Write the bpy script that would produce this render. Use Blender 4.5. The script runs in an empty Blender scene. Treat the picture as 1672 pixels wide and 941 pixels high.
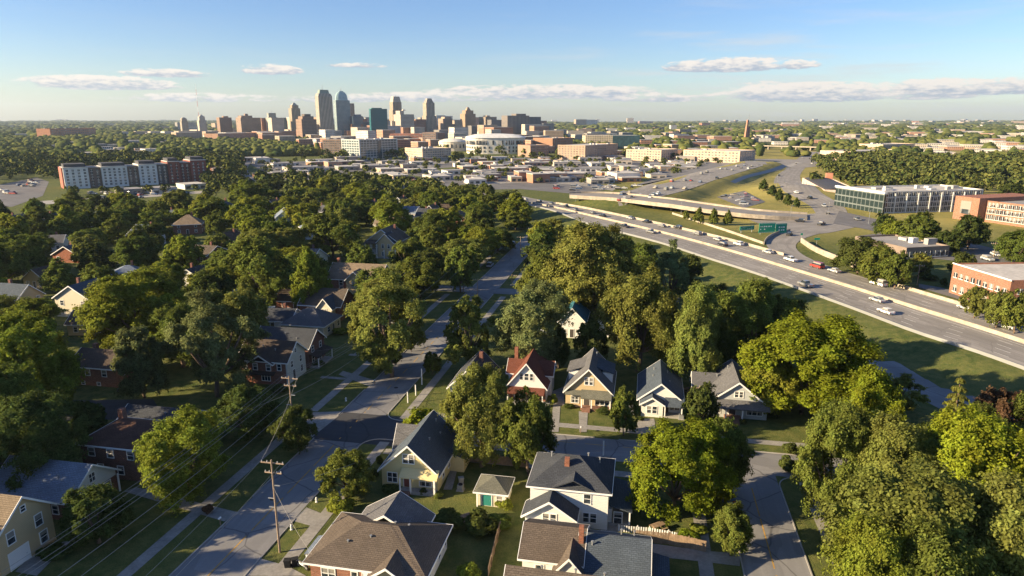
import bpy, math, random
import numpy as np
from mathutils import Vector, Matrix

# ------------------------------------------------------------------ camera, sky, sun, exposure
C = bpy.context.scene.collection
SC = bpy.context.scene
F_PX, CX, CY, CAM_H = 1100.0, 836.0, 470.5, 52.0
PITCH = math.atan((470.5 - 195.5) / F_PX)
camd = bpy.data.cameras.new('camera')
camd.sensor_width = 36.0
camd.lens = 36.0 * F_PX / 1672.0
camd.clip_start = 1.0
camd.clip_end = 40000.0
cam = bpy.data.objects.new('camera', camd)
C.objects.link(cam)
cam.location = (0, 0, CAM_H)
cam.rotation_euler = (math.pi / 2 - PITCH, 0, 0)
SC.camera = cam

SUN_EL = math.radians(19.0)
SUN_DIR = Vector((0.971 * math.cos(SUN_EL), 0.239 * math.cos(SUN_EL), -math.sin(SUN_EL)))  # travel direction of the light
SUN_STRENGTH, SKY_STRENGTH, EXPOSURE = 5.0, 0.075, 1.52
sund = bpy.data.lights.new('sun', 'SUN')
sund.energy = SUN_STRENGTH
sund.angle = math.radians(0.5)
sund.color = (1.0, 0.79, 0.49)
sun = bpy.data.objects.new('sun', sund)
C.objects.link(sun)
sun.rotation_euler = SUN_DIR.to_track_quat('-Z', 'Y').to_euler()
sun.location = (-200, -30, 120)

SC.view_settings.view_transform = 'Standard'
SC.view_settings.look = 'None'
SC.view_settings.exposure = EXPOSURE
SC.view_settings.gamma = 1.0
SC.view_settings.use_curve_mapping = False
SC.cycles.max_bounces = 5
SC.cycles.diffuse_bounces = 3
SC.cycles.glossy_bounces = 2
SC.cycles.transmission_bounces = 2
SC.cycles.volume_bounces = 0
SC.cycles.caustics_reflective = False
SC.cycles.caustics_refractive = False
SC.cycles.use_denoising = True


def ray(px, py):
    a = (px - CX) / F_PX
    b = -(py - CY) / F_PX
    return Vector((a, math.cos(PITCH) + b * math.sin(PITCH), -math.sin(PITCH) + b * math.cos(PITCH)))


class NT:
    """Small node-tree builder."""
    def __init__(self, tree):
        self.t = tree
        self.n = tree.nodes
        self.n.clear()

    def node(self, kind, **kw):
        nd = self.n.new(kind)
        ins = kw.pop('ins', {})
        for k, v in kw.items():
            setattr(nd, k, v)
        for k, v in ins.items():
            self.put(nd, k, v)
        return nd

    def put(self, nd, k, v):
        s = nd.inputs[k]
        if isinstance(v, bpy.types.NodeSocket):
            self.t.links.new(v, s)
        elif isinstance(v, bpy.types.Node):
            self.t.links.new(v.outputs[0], s)
        else:
            if s.type == 'RGBA' and len(v) == 3:
                v = (*v, 1.0)
            s.default_value = v

    def math(self, op, a, b=0.0, c=0.0, clamp=False):
        nd = self.n.new('ShaderNodeMath')
        nd.operation = op
        nd.use_clamp = clamp
        for i, v in enumerate((a, b, c)):
            if isinstance(v, bpy.types.NodeSocket):
                self.t.links.new(v, nd.inputs[i])
            else:
                nd.inputs[i].default_value = v
        return nd.outputs[0]

    def mix(self, fac, a, b, blend='MIX'):
        nd = self.n.new('ShaderNodeMix')
        nd.data_type = 'RGBA'
        nd.blend_type = blend
        for i, v in ((0, fac), (6, a), (7, b)):
            if isinstance(v, bpy.types.NodeSocket):
                self.t.links.new(v, nd.inputs[i])
            else:
                if i and len(v) == 3:
                    v = (*v, 1.0)
                nd.inputs[i].default_value = v
        return nd.outputs[2]

    def ramp(self, fac, stops):
        nd = self.n.new('ShaderNodeValToRGB')
        self.t.links.new(fac, nd.inputs[0])
        el = nd.color_ramp.elements
        while len(el) < len(stops):
            el.new(0.5)
        for e, (p, c) in zip(el, stops):
            e.position = p
            e.color = (c, c, c, 1) if isinstance(c, (int, float)) else (*c, 1)
        return nd.outputs[0]

    def noise(self, vec, scale, detail=4.0, rough=0.55, dims='3D'):
        nd = self.n.new('ShaderNodeTexNoise')
        nd.noise_dimensions = dims
        if vec is not None:
            self.t.links.new(vec, nd.inputs['Vector'])
        nd.inputs['Scale'].default_value = scale
        nd.inputs['Detail'].default_value = detail
        nd.inputs['Roughness'].default_value = rough
        return nd.outputs['Fac']


world = bpy.data.worlds.new('World')
SC.world = world
world.use_nodes = True


def build_sky():
    t = NT(world.node_tree)
    out = t.node('ShaderNodeOutputWorld')
    sky = t.node('ShaderNodeTexSky', sky_type='NISHITA', sun_disc=False)
    sky.sun_elevation = SUN_EL
    sx, sy = -SUN_DIR.x, -SUN_DIR.y                 # towards the sun
    sky.sun_rotation = math.atan2(sx, sy)
    sky.altitude = 50.0
    sky.air_density = 1.0
    sky.dust_density = 0.6
    sky.ozone_density = 2.2
    tc = t.node('ShaderNodeTexCoord')
    sep = t.node('ShaderNodeSeparateXYZ', ins={0: tc.outputs['Generated']})
    x, y, z = sep.outputs
    az = t.math('ARCTAN2', x, y)
    el = t.math('ARCSINE', z)
    # the clouds of this evening: centre (azimuth, elevation), half sizes, weight
    spec = [(165, 133, 98, 11, 1), (270, 118, 58, 7, .8), (440, 112, 46, 9, .85), (585, 106, 46, 4.5, .6),
            (1190, 104, 96, 12, 1.2), (1290, 103, 42, 9, .7), (1110, 104, 22, 5, .5),
            (880, 148, 190, 13, .85), (700, 157, 150, 9, .6), (1000, 146, 70, 8, .7), (1330, 148, 135, 16, 1.1),
            (1245, 145, 50, 15, .6), (1520, 140, 80, 14, .8), (1620, 138, 90, 13, .8), (1080, 158, 110, 8, .5),
            (330, 158, 120, 8, .45), (1480, 155, 90, 7, .5), (560, 160, 90, 7, .4)]
    num = den = None
    for px, py, rx, ry, wgt in spec:
        d = ray(px, py)
        a0, e0 = math.atan2(d.x, d.y), math.atan2(d.z, math.hypot(d.x, d.y))
        ra, re = rx / F_PX * 1.12, ry / F_PX * 1.3
        u = t.math('DIVIDE', t.math('SUBTRACT', az, a0), ra)
        v = t.math('DIVIDE', t.math('SUBTRACT', el, e0 - re * 0.35), re)
        v2 = t.math('MULTIPLY', v, t.math('ADD', t.math('MULTIPLY', t.math('LESS_THAN', v, 0.0), 1.1), 1.0))
        m = t.math('SUBTRACT', 1.0, t.math('ADD', t.math('MULTIPLY', u, u), t.math('MULTIPLY', v2, v2)))
        m = t.math('MULTIPLY', t.math('MAXIMUM', m, 0.0), wgt)
        mv = t.math('MULTIPLY', m, v)
        den = m if den is None else t.math('MAXIMUM', den, m)
        num = mv if num is None else t.math('ADD', num, mv)
    cvec = t.node('ShaderNodeCombineXYZ', ins={0: t.math('MULTIPLY', az, 14.0), 1: t.math('MULTIPLY', el, 44.0), 2: 0.0})
    n1 = t.noise(cvec.outputs[0], 4.2, 10.0, 0.64)
    n2 = t.noise(cvec.outputs[0], 1.1, 4.0, 0.5)
    nn = t.math('ADD', t.math('MULTIPLY', n1, 0.75), t.math('MULTIPLY', n2, 0.5))
    dens = t.math('ADD', t.math('MULTIPLY', den, 0.85), t.math('MULTIPLY', t.math('SUBTRACT', nn, 0.60), 3.2))
    dens = t.math('MULTIPLY', dens, t.math('MINIMUM', t.math('MULTIPLY', den, 5.0), 1.0))
    cov = t.node('ShaderNodeMapRange', interpolation_type='SMOOTHSTEP', ins={0: dens, 1: 0.0, 2: 0.5, 3: 0.0, 4: 0.9})
    # thin high veil on the right-hand sky
    cv2 = t.node('ShaderNodeCombineXYZ', ins={0: t.math('MULTIPLY', az, 4.5), 1: t.math('MULTIPLY', el, 42.0), 2: 3.7})
    n3 = t.noise(cv2.outputs[0], 1.3, 7.0, 0.55)
    veil = t.node('ShaderNodeMapRange', interpolation_type='SMOOTHSTEP', ins={0: n3, 1: 0.48, 2: 0.76, 3: 0.0, 4: 0.75})
    side = t.node('ShaderNodeMapRange', interpolation_type='SMOOTHSTEP', ins={0: az, 1: -0.1, 2: 0.3, 3: 0.1, 4: 1.0})
    band = t.node('ShaderNodeMapRange', interpolation_type='SMOOTHSTEP', ins={0: el, 1: 0.16, 2: 0.06, 3: 0.25, 4: 1.0})
    veilf = t.math('MULTIPLY', t.math('MULTIPLY', veil.outputs[0], side.outputs[0]), band.outputs[0])
    shade = t.math('DIVIDE', num, t.math('MAXIMUM', den, 0.02))
    shade = t.math('ADD', shade, t.math('MULTIPLY', t.math('SUBTRACT', n1, 0.5), 4.0))
    sh = t.node('ShaderNodeMapRange', interpolation_type='SMOOTHSTEP', ins={0: shade, 1: -0.55, 2: 0.75, 3: 0.0, 4: 1.0})
    ccol = t.mix(sh.outputs[0], (0.42, 0.47, 0.56), (0.95, 0.86, 0.77))
    up = t.node('ShaderNodeMapRange', interpolation_type='SMOOTHSTEP', ins={0: el, 1: 0.0, 2: 0.15, 3: 0.0, 4: 1.0})
    skyg = t.mix(1.0, sky.outputs[0], t.mix(up.outputs[0], (0.76, 0.80, 0.89), (0.55, 0.66, 0.87)), 'MULTIPLY')
    b_sky = t.node('ShaderNodeBackground', ins={'Color': skyg, 'Strength': SKY_STRENGTH})
    b_cl = t.node('ShaderNodeBackground', ins={'Color': ccol, 'Strength': 0.39})
    b_ve = t.node('ShaderNodeBackground', ins={'Color': (0.80, 0.80, 0.80), 'Strength': 0.34})
    m1 = t.node('ShaderNodeMixShader', ins={0: veilf, 1: b_sky.outputs[0], 2: b_ve.outputs[0]})
    m2 = t.node('ShaderNodeMixShader', ins={0: cov.outputs[0], 1: m1.outputs[0], 2: b_cl.outputs[0]})
    t.t.links.new(m2.outputs[0], out.inputs['Surface'])


build_sky()

# ------------------------------------------------------------------ terrain and pixel -> ground
def sstep(x, a, b):
    u = np.clip((x - a) / (b - a), 0, 1)
    return u * u * (3 - 2 * u)


def flat(px, py, z=0.0):
    d = ray(px, py)
    k = (z - CAM_H) / d.z
    return Vector((d.x * k, d.y * k, z))


FW_NEAR = [(870, 337), (905, 345), (958, 367), (1026, 384), (1084, 399), (1145, 420), (1226, 445), (1285, 466), (1381, 501), (1452, 528), (1498, 546),
           (1577, 570), (1670, 603), (1790, 648)]
_fw = np.array([flat(px, py, 2.5)[:2] for px, py in FW_NEAR])[::-1]      # y ascending
HIGH = np.array([flat(px, py, 6.0)[:2] for px, py in [(1010, 322), (1060, 314), (1125, 296), (1190, 277), (1240, 264)]])


def seg_dist(x, y, pts):
    best = np.full(np.shape(x), 1e9)
    for (ax, ay), (bx, by) in zip(pts[:-1], pts[1:]):
        dx, dy = bx - ax, by - ay
        k = np.clip(((x - ax) * dx + (y - ay) * dy) / (dx * dx + dy * dy), 0, 1)
        best = np.minimum(best, np.hypot(x - ax - k * dx, y - ay - k * dy))
    return best


def hgt(x, y):
    x = np.asarray(x, float)
    y = np.asarray(y, float)
    xe = np.interp(y, _fw[:, 1], _fw[:, 0])
    base = 2.5 * sstep(x - xe, -17, -3) * (1 - sstep(y, 380, 470)) * (1 - sstep(x, 230, 330))
    corr = 6.0 * (1 - sstep(seg_dist(x, y, HIGH), 17, 34))
    mound = 8.0 * np.exp(-(((x - 199) / 34) ** 2 + ((y - 480) / 46) ** 2))
    far = 6.0 * np.sin(x / 410.0 + 1.3) * np.sin(y / 530.0) * sstep(y, 1500, 3000) + 10 * np.sin(x / 1900. + y / 2500.) * sstep(y, 3500, 6000)
    return np.maximum(base, corr) + mound + far


def at(px, py, dz=0.0):
    z = 0.0
    for _ in range(12):
        p = flat(px, py, z)
        z = 0.5 * z + 0.5 * float(hgt(p.x, p.y))
    p = flat(px, py, z)
    p.z = z + dz
    return p


def depth_of(p):
    return p[1] * math.cos(PITCH) - (p[2] - CAM_H) * math.sin(PITCH)


def proj(p):
    x, y, z = p[0], p[1], p[2] - CAM_H
    dep = y * math.cos(PITCH) - z * math.sin(PITCH)
    up = y * math.sin(PITCH) + z * math.cos(PITCH)
    return CX + F_PX * x / dep, CY - F_PX * up / dep


def z_at(p, py):
    """height at ground point p that shows at picture row py"""
    d = ray(CX, py)
    return CAM_H + d.z / d.y * p[1]


# ------------------------------------------------------------------ mesh builder
class MB:
    def __init__(self):
        self.v, self.f, self.mi, self.uv = [], [], [], None

    def face(self, pts, m=0):
        n = len(self.v)
        self.v.extend([tuple(p) for p in pts])
        self.f.append(tuple(range(n, n + len(pts))))
        self.mi.append(m)

    def box(self, x0, x1, y0, y1, z0, z1, m=0, bottom=True):
        n = len(self.v)
        self.v += [(x0, y0, z0), (x1, y0, z0), (x1, y1, z0), (x0, y1, z0), (x0, y0, z1), (x1, y0, z1), (x1, y1, z1), (x0, y1, z1)]
        fs = [(0, 1, 5, 4), (1, 2, 6, 5), (2, 3, 7, 6), (3, 0, 4, 7), (4, 5, 6, 7)]
        if bottom:
            fs.append((3, 2, 1, 0))
        for f in fs:
            self.f.append(tuple(n + i for i in f))
            self.mi.append(m)

    def prism(self, poly, z0, z1, m=0, top=None):
        """poly counter-clockwise in xy; top optional scaled ring"""
        n = len(self.v)
        k = len(poly)
        self.v += [(x, y, z0) for x, y in poly] + [(x, y, z1) for x, y in (top or poly)]
        for i in range(k):
            j = (i + 1) % k
            self.f.append((n + i, n + j, n + k + j, n + k + i))
            self.mi.append(m)
        self.f.append(tuple(n + k + i for i in range(k)))
        self.mi.append(m)
        self.f.append(tuple(n + i for i in reversed(range(k))))
        self.mi.append(m)

    def slab(self, quad, th, m=0):
        """thin solid under an upward quad (counter-clockwise from above)"""
        n = len(self.v)
        k = len(quad)
        self.v += [tuple(p) for p in quad] + [(p[0], p[1], p[2] - th) for p in quad]
        self.f.append(tuple(n + i for i in range(k)))
        self.f.append(tuple(n + k + i for i in reversed(range(k))))
        self.mi += [m, m]
        for i in range(k):
            j = (i + 1) % k
            self.f.append((n + i, n + k + i, n + k + j, n + j))
            self.mi.append(m)

    def tube(self, pts, radii, sides=6, m=0):
        pts = [Vector(p) for p in pts]
        if not isinstance(radii, (list, tuple)):
            radii = [radii] * len(pts)
        rings = []
        for i, p in enumerate(pts):
            d = (pts[min(i + 1, len(pts) - 1)] - pts[max(i - 1, 0)]).normalized()
            a = d.cross(Vector((0, 0, 1)))
            if a.length < 1e-3:
                a = Vector((1, 0, 0))
            a.normalize()
            b = d.cross(a).normalized()
            n = len(self.v)
            for k in range(sides):
                w = 2 * math.pi * k / sides
                self.v.append(tuple(p + (a * math.cos(w) + b * math.sin(w)) * radii[i]))
            rings.append(n)
        for r0, r1 in zip(rings[:-1], rings[1:]):
            for k in range(sides):
                j = (k + 1) % sides
                self.f.append((r0 + k, r0 + j, r1 + j, r1 + k))
                self.mi.append(m)
        self.f.append(tuple(rings[0] + k for k in reversed(range(sides))))
        self.f.append(tuple(rings[-1] + k for k in range(sides)))
        self.mi += [m, m]

    def mesh(self, name, mats, smooth=False, uv=False):
        me = bpy.data.meshes.new(name)
        me.from_pydata(self.v, [], self.f)
        for mt in (mats if isinstance(mats, (list, tuple)) else [mats]):
            me.materials.append(mt)
        me.polygons.foreach_set('material_index', self.mi)
        if smooth:
            me.polygons.foreach_set('use_smooth', [True] * len(self.f))
        if uv:
            lay = me.uv_layers.new(name='metres')
            co = np.empty(len(me.loops) * 2)
            vv = self.v
            i = 0
            for p in me.polygons:
                nx, ny, nz = p.normal
                hl = math.hypot(nx, ny)
                tx, ty = (-ny / hl, nx / hl) if hl > 1e-4 else (1.0, 0.0)
                for vi in p.vertices:
                    x, y, z = vv[vi]
                    co[i] = x * tx + y * ty
                    co[i + 1] = (z / hl if hl > 0.2 else x * -ty + y * tx) if abs(nz) < 0.98 else y
                    i += 2
            lay.data.foreach_set('uv', co)
        me.update()
        return me

    def build(self, name, mats, parent=None, loc=(0, 0, 0), rz=0.0, smooth=False, uv=False):
        return link(name, self.mesh(name, mats, smooth, uv), parent, loc, rz)


def link(name, me, parent=None, loc=(0, 0, 0), rz=0.0):
    o = bpy.data.objects.new(name, me)
    C.objects.link(o)
    o.parent = parent
    o.location = loc
    if rz:
        o.rotation_euler = (0, 0, rz)
    return o


LAND = []          # (px, py, phrase): places a label can refer to
LATER = []         # things whose label is composed once everything stands


def tag(o, label, cat, group=None):
    o['label'] = label
    o['category'] = cat
    if group:
        o['group'] = group
    return o


def root(name, loc, rz=0.0, label=None, cat=None, group=None, lm=None):
    o = bpy.data.objects.new(name, None)
    o.empty_display_size = 0.5
    C.objects.link(o)
    o.location = loc
    o.rotation_euler = (0, 0, rz)
    if cat:
        o['category'] = cat
    if label:
        o['label'] = label
    if group:
        o['group'] = group
    if lm:
        q = proj(loc)
        LAND.append((q[0], q[1], lm))
    return o


def struct(o):
    o['kind'] = 'structure'
    return o


def stuff(o, label=None, cat=None):
    o['kind'] = 'stuff'
    if label:
        tag(o, label, cat)
    return o
# ------------------------------------------------------------------ materials
def mat(name, base, rough=0.85, spec=0.25, fn=None, bump=0.0, coords='Object', metal=0.0):
    """Principled material; fn(t, vec, base) may return a colour socket (and a height socket)."""
    m = bpy.data.materials.new(name)
    m.use_nodes = True
    t = NT(m.node_tree)
    out = t.node('ShaderNodeOutputMaterial')
    bs = t.node('ShaderNodeBsdfPrincipled', ins={'Base Color': base, 'Roughness': rough, 'Specular IOR Level': spec, 'Metallic': metal})
    t.t.links.new(bs.outputs[0], out.inputs[0])
    if fn:
        tc = t.node('ShaderNodeTexCoord')
        vec = tc.outputs[coords]
        r = fn(t, vec, base)
        col, hgt_s = r if isinstance(r, tuple) else (r, None)
        t.put(bs, 'Base Color', col)
        if hgt_s is not None and bump:
            b = t.node('ShaderNodeBump', ins={'Strength': 1.0, 'Distance': bump, 'Height': hgt_s})
            t.put(bs, 'Normal', b.outputs[0])
    return m


def sc(c, k):
    return tuple(min(1.0, v * k) for v in c)


def f_speckle(scale, lo, hi, scale2=None):
    def fn(t, vec, base):
        n = t.noise(vec, scale, 5.0, 0.6)
        col = t.mix(t.ramp(n, [(0.3, 0.0), (0.7, 1.0)]), sc(base, lo), sc(base, hi))
        if scale2:
            n2 = t.noise(vec, scale2, 3.0)
            col = t.mix(t.ramp(n2, [(0.35, 0.0), (0.65, 1.0)]), t.mix(1.0, col, (0.8, 0.8, 0.8), 'MULTIPLY'), col)
        return col, n
    return fn


def f_shingle(t, vec, base):
    br = t.node('ShaderNodeTexBrick', ins={'Vector': vec, 'Scale': 1.0, 'Mortar Size': 0.03, 'Mortar Smooth': 0.3, 'Brick Width': 0.5, 'Row Height': 0.24,
                                           'Color1': sc(base, 1.15), 'Color2': sc(base, 0.78), 'Mortar': sc(base, 0.45)})
    br.offset = 0.5
    n = t.noise(vec, 0.55, 4.0)
    n2 = t.noise(vec, 6.0, 3.0, 0.7)
    tc = t.node('ShaderNodeTexCoord')
    n3 = t.noise(tc.outputs['Object'], 0.35, 3.0)
    col = t.mix(t.ramp(n, [(0.3, 0.0), (0.75, 1.0)]), t.mix(1.0, br.outputs[0], (0.72, 0.72, 0.75), 'MULTIPLY'), br.outputs[0])
    col = t.mix(t.ramp(n2, [(0.35, 0.0), (0.7, 0.5)]), col, sc(base, 1.5))
    col = t.mix(t.ramp(n3, [(0.42, 0.35), (0.6, 0.0)]), col, sc(base, 0.6))
    return col, t.math('ADD', br.outputs['Fac'], n2)


def f_brick(t, vec, base):
    br = t.node('ShaderNodeTexBrick', ins={'Vector': vec, 'Scale': 1.0, 'Mortar Size': 0.012, 'Brick Width': 0.4, 'Row Height': 0.15,
                                           'Color1': sc(base, 1.15), 'Color2': sc(base, 0.7), 'Mortar': (0.32, 0.27, 0.22)})
    n = t.noise(vec, 0.7, 4.0)
    return t.mix(t.ramp(n, [(0.3, 0.25), (0.7, 0.0)]), br.outputs[0], sc(base, 0.6)), br.outputs['Fac']


def f_siding(t, vec, base):
    sep = t.node('ShaderNodeSeparateXYZ', ins={0: vec})
    fr = t.math('FRACT', t.math('DIVIDE', sep.outputs[1], 0.22))
    n = t.noise(vec, 1.2, 4.0)
    col = t.mix(t.ramp(fr, [(0.0, 0.0), (0.16, 1.0)]), sc(base, 0.62), base)
    return t.mix(t.ramp(n, [(0.35, 0.3), (0.7, 0.0)]), col, sc(base, 0.8)), fr


MATS = {}


def roofm(name, c):
    MATS[name] = mat(name, c, 0.9, 0.2, f_shingle, 0.03, 'UV')


def sidm(name, c):
    MATS[name] = mat(name, c, 0.7, 0.3, f_siding, 0.02, 'UV')


for n_, c_ in dict(roof_grey=(0.135, 0.135, 0.142), roof_blue=(0.08, 0.10, 0.125), roof_dark=(0.06, 0.066, 0.078), roof_brown=(0.125, 0.1, 0.08),
                   roof_tan=(0.24, 0.185, 0.13), roof_red=(0.17, 0.062, 0.04), roof_teal=(0.035, 0.13, 0.17), roof_light=(0.2, 0.24, 0.30), roof_umber=(0.09, 0.068, 0.055),
                   roof_redbrown=(0.11, 0.06, 0.045), roof_olive=(0.15, 0.15, 0.12)).items():
    roofm(n_, c_)
for n_, c_ in dict(side_tan=(0.56, 0.43, 0.25), side_yellow=(0.66, 0.55, 0.28), side_white=(0.74, 0.73, 0.69), side_grey=(0.46, 0.48, 0.48), side_pale=(0.62, 0.62, 0.56),
                   side_blue=(0.42, 0.5, 0.58), side_cream=(0.66, 0.6, 0.46)).items():
    sidm(n_, c_)
MATS['brick_red'] = mat('brick_red', (0.27, 0.105, 0.062), 0.9, 0.2, f_brick, 0.015, 'UV')
MATS['brick_dark'] = mat('brick_dark', (0.19, 0.082, 0.06), 0.9, 0.2, f_brick, 0.015, 'UV')
MATS['brick_orange'] = mat('brick_orange', (0.30, 0.13, 0.08), 0.9, 0.2, f_brick, 0.015, 'UV')
MATS['trim'] = mat('white_trim', (0.78, 0.77, 0.74), 0.55, 0.4)
MATS['trim_dark'] = mat('dark_trim', (0.06, 0.055, 0.05), 0.6, 0.3)


def f_blinds(t, vec, base):
    oi = t.node('ShaderNodeObjectInfo')
    sep = t.node('ShaderNodeSeparateXYZ', ins={0: vec})
    r = oi.outputs['Random']
    edge = t.math('ADD', 0.25, t.math('MULTIPLY', r, 1.1))
    down = t.math('MULTIPLY', t.math('GREATER_THAN', sep.outputs[2], edge), 0.85)
    r2 = t.math('FRACT', t.math('MULTIPLY', r, 7.31))
    side = t.math('MULTIPLY', t.math('GREATER_THAN', t.math('ABSOLUTE', t.math('SUBTRACT', sep.outputs[0], 0.5)), 0.33), t.math('GREATER_THAN', r2, 0.5))
    n = t.noise(vec, 2.0, 3.0)
    dark = t.mix(t.ramp(n, [(0.35, 0.0), (0.65, 1.0)]), sc(base, 0.5), sc(base, 2.2))
    return t.mix(t.math('MAXIMUM', down, t.math('MULTIPLY', side, 0.6)), dark, (0.30, 0.28, 0.25))


MATS['glass'] = mat('window_glass', (0.025, 0.032, 0.04), 0.08, 0.6, f_blinds, 0.0, 'Generated')
MATS['glass_blue'] = mat('curtain_glass', (0.03, 0.07, 0.085), 0.12, 0.7, f_speckle(0.25, 0.6, 1.5))
MATS['door_red'] = mat('red_door_paint', (0.22, 0.07, 0.05), 0.5, 0.4)
MATS['door_white'] = mat('white_door_paint', (0.7, 0.7, 0.69), 0.5, 0.4)
MATS['door_dark'] = mat('dark_door_paint', (0.07, 0.06, 0.055), 0.5, 0.4)
MATS['door_teal'] = mat('teal_door_paint', (0.03, 0.2, 0.17), 0.5, 0.4)
MATS['metal'] = mat('grey_metal', (0.3, 0.31, 0.32), 0.5, 0.4, metal=0.4)
MATS['wood'] = mat('weathered_wood', (0.25, 0.175, 0.115), 0.85, 0.2, f_speckle(2.0, 0.7, 1.25))
MATS['pole_wood'] = mat('utility_pole_wood', (0.3, 0.225, 0.165), 0.85, 0.2, f_speckle(2.0, 0.75, 1.2))
MATS['wire'] = mat('wire', (0.30, 0.28, 0.25), 0.6, 0.4)
MATS['ceramic'] = mat('insulator', (0.45, 0.45, 0.44), 0.3, 0.5)
MATS['concrete'] = mat('concrete', (0.36, 0.34, 0.31), 0.9, 0.2, f_speckle(0.5, 0.82, 1.12, 3.0))
MATS['walk'] = mat('sidewalk_concrete', (0.30, 0.285, 0.26), 0.9, 0.2, f_speckle(0.35, 0.75, 1.15, 2.5))
MATS['kerb'] = mat('kerb_concrete', (0.34, 0.325, 0.3), 0.9, 0.2, f_speckle(0.8, 0.8, 1.1))
MATS['barrier'] = mat('barrier_concrete', (0.43, 0.37, 0.295), 0.85, 0.2, f_speckle(0.3, 0.7, 1.12, 0.9))
MATS['step'] = mat('brick_step', (0.22, 0.12, 0.085), 0.9, 0.2, f_speckle(3, 0.8, 1.2))
MATS['soil'] = mat('mulch', (0.06, 0.042, 0.03), 0.95, 0.1, f_speckle(4, 0.7, 1.3))
MATS['tyre'] = mat('tyre_rubber', (0.02, 0.02, 0.02), 0.8, 0.2)
MATS['rim'] = mat('wheel_rim', (0.45, 0.45, 0.46), 0.35, 0.5, metal=0.7)
MATS['lamp'] = mat('headlight_glass', (0.7, 0.7, 0.66), 0.15, 0.6)
MATS['tail'] = mat('taillight_glass', (0.35, 0.02, 0.02), 0.2, 0.6)
MATS['sign_green'] = mat('sign_green', (0.005, 0.27, 0.17), 0.55, 0.4, f_speckle(0.5, 0.8, 1.15))
MATS['sign_white'] = mat('sign_white', (0.75, 0.78, 0.76), 0.5, 0.4)
MATS['bark'] = mat('bark', (0.15, 0.11, 0.08), 0.95, 0.1, f_speckle(3.0, 0.65, 1.25))
MATS['paint_yellow'] = mat('yellow_road_paint', (0.50, 0.29, 0.06), 0.8, 0.2, f_speckle(1.2, 0.6, 1.1))
MATS['paint_white'] = mat('white_road_paint', (0.6, 0.59, 0.56), 0.8, 0.2, f_speckle(1.2, 0.7, 1.1))
MATS['roof_flat'] = mat('flat_roof_pale', (0.52, 0.49, 0.45), 0.9, 0.2, f_speckle(0.12, 0.82, 1.1, 0.8))
MATS['roof_flat_grey'] = mat('flat_roof_grey', (0.3, 0.29, 0.285), 0.9, 0.2, f_speckle(0.12, 0.8, 1.12, 0.8))


def color_mat(name, rough, spec, lo=0.85, hi=1.12, scale=0.2, metal=0.0, coat=0.0):
    """colour comes from the object's own colour"""
    m = bpy.data.materials.new(name)
    m.use_nodes = True
    t = NT(m.node_tree)
    out = t.node('ShaderNodeOutputMaterial')
    oi = t.node('ShaderNodeObjectInfo')
    tc = t.node('ShaderNodeTexCoord')
    n = t.noise(tc.outputs['Object'], scale, 4.0)
    k = t.node('ShaderNodeMapRange', ins={0: n, 1: 0.3, 2: 0.7, 3: lo, 4: hi})
    col = t.node('ShaderNodeVectorMath', operation='SCALE')
    t.put(col, 0, oi.outputs['Color'])
    t.put(col, 'Scale', k.outputs[0])
    bs = t.node('ShaderNodeBsdfPrincipled', ins={'Base Color': col.outputs[0], 'Roughness': rough, 'Specular IOR Level': spec, 'Metallic': metal, 'Coat Weight': coat})
    t.t.links.new(bs.outputs[0], out.inputs[0])
    MATS[name] = m
    return m


color_mat('wall_paint', 0.85, 0.2)
color_mat('car_paint', 0.35, 0.5, 0.97, 1.03, 1.0, 0.0, 0.4)


def facade_mat(name, su, sv, wu, wv, glass, grough=0.15):
    """wall colour of the object with a regular grid of windows, for towers more than a kilometre away"""
    m = bpy.data.materials.new(name)
    m.use_nodes = True
    t = NT(m.node_tree)
    out = t.node('ShaderNodeOutputMaterial')
    oi = t.node('ShaderNodeObjectInfo')
    uv = t.node('ShaderNodeTexCoord')
    sep = t.node('ShaderNodeSeparateXYZ', ins={0: uv.outputs['UV']})
    geo = t.node('ShaderNodeNewGeometry')
    nz = t.node('ShaderNodeSeparateXYZ', ins={0: geo.outputs['True Normal']})
    fu = t.math('FRACT', t.math('DIVIDE', sep.outputs[0], su))
    fv = t.math('FRACT', t.math('DIVIDE', sep.outputs[1], sv))
    w = t.math('MULTIPLY', t.math('LESS_THAN', fu, wu), t.math('LESS_THAN', fv, wv))
    w = t.math('MULTIPLY', w, t.math('LESS_THAN', nz.outputs[2], 0.6))
    n = t.noise(uv.outputs['UV'], 0.05, 4.0)
    k = t.node('ShaderNodeMapRange', ins={0: n, 1: 0.3, 2: 0.7, 3: 0.82, 4: 1.12})
    col = t.node('ShaderNodeVectorMath', operation='SCALE')
    t.put(col, 0, oi.outputs['Color'])
    t.put(col, 'Scale', k.outputs[0])
    base = t.mix(w, col.outputs[0], glass)
    rg = t.node('ShaderNodeMapRange', ins={0: w, 3: 0.85, 4: grough})
    bs = t.node('ShaderNodeBsdfPrincipled', ins={'Base Color': base, 'Roughness': rg.outputs[0], 'Specular IOR Level': 0.4})
    t.t.links.new(bs.outputs[0], out.inputs[0])
    MATS[name] = m


facade_mat('facade_grid', 3.2, 3.6, 0.5, 0.5, (0.05, 0.055, 0.06))
facade_mat('facade_stripe', 4.2, 3.6, 0.45, 0.93, (0.06, 0.068, 0.075))
facade_mat('facade_glass', 3.0, 3.8, 0.9, 0.86, (0.02, 0.105, 0.125), 0.1)
facade_mat('facade_blue', 3.6, 3.8, 0.62, 0.9, (0.06, 0.11, 0.14), 0.12)
facade_mat('facade_dark', 3.4, 3.8, 0.88, 0.8, (0.018, 0.03, 0.03), 0.3)
facade_mat('facade_band', 30.0, 3.6, 0.98, 0.45, (0.05, 0.055, 0.06))


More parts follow.
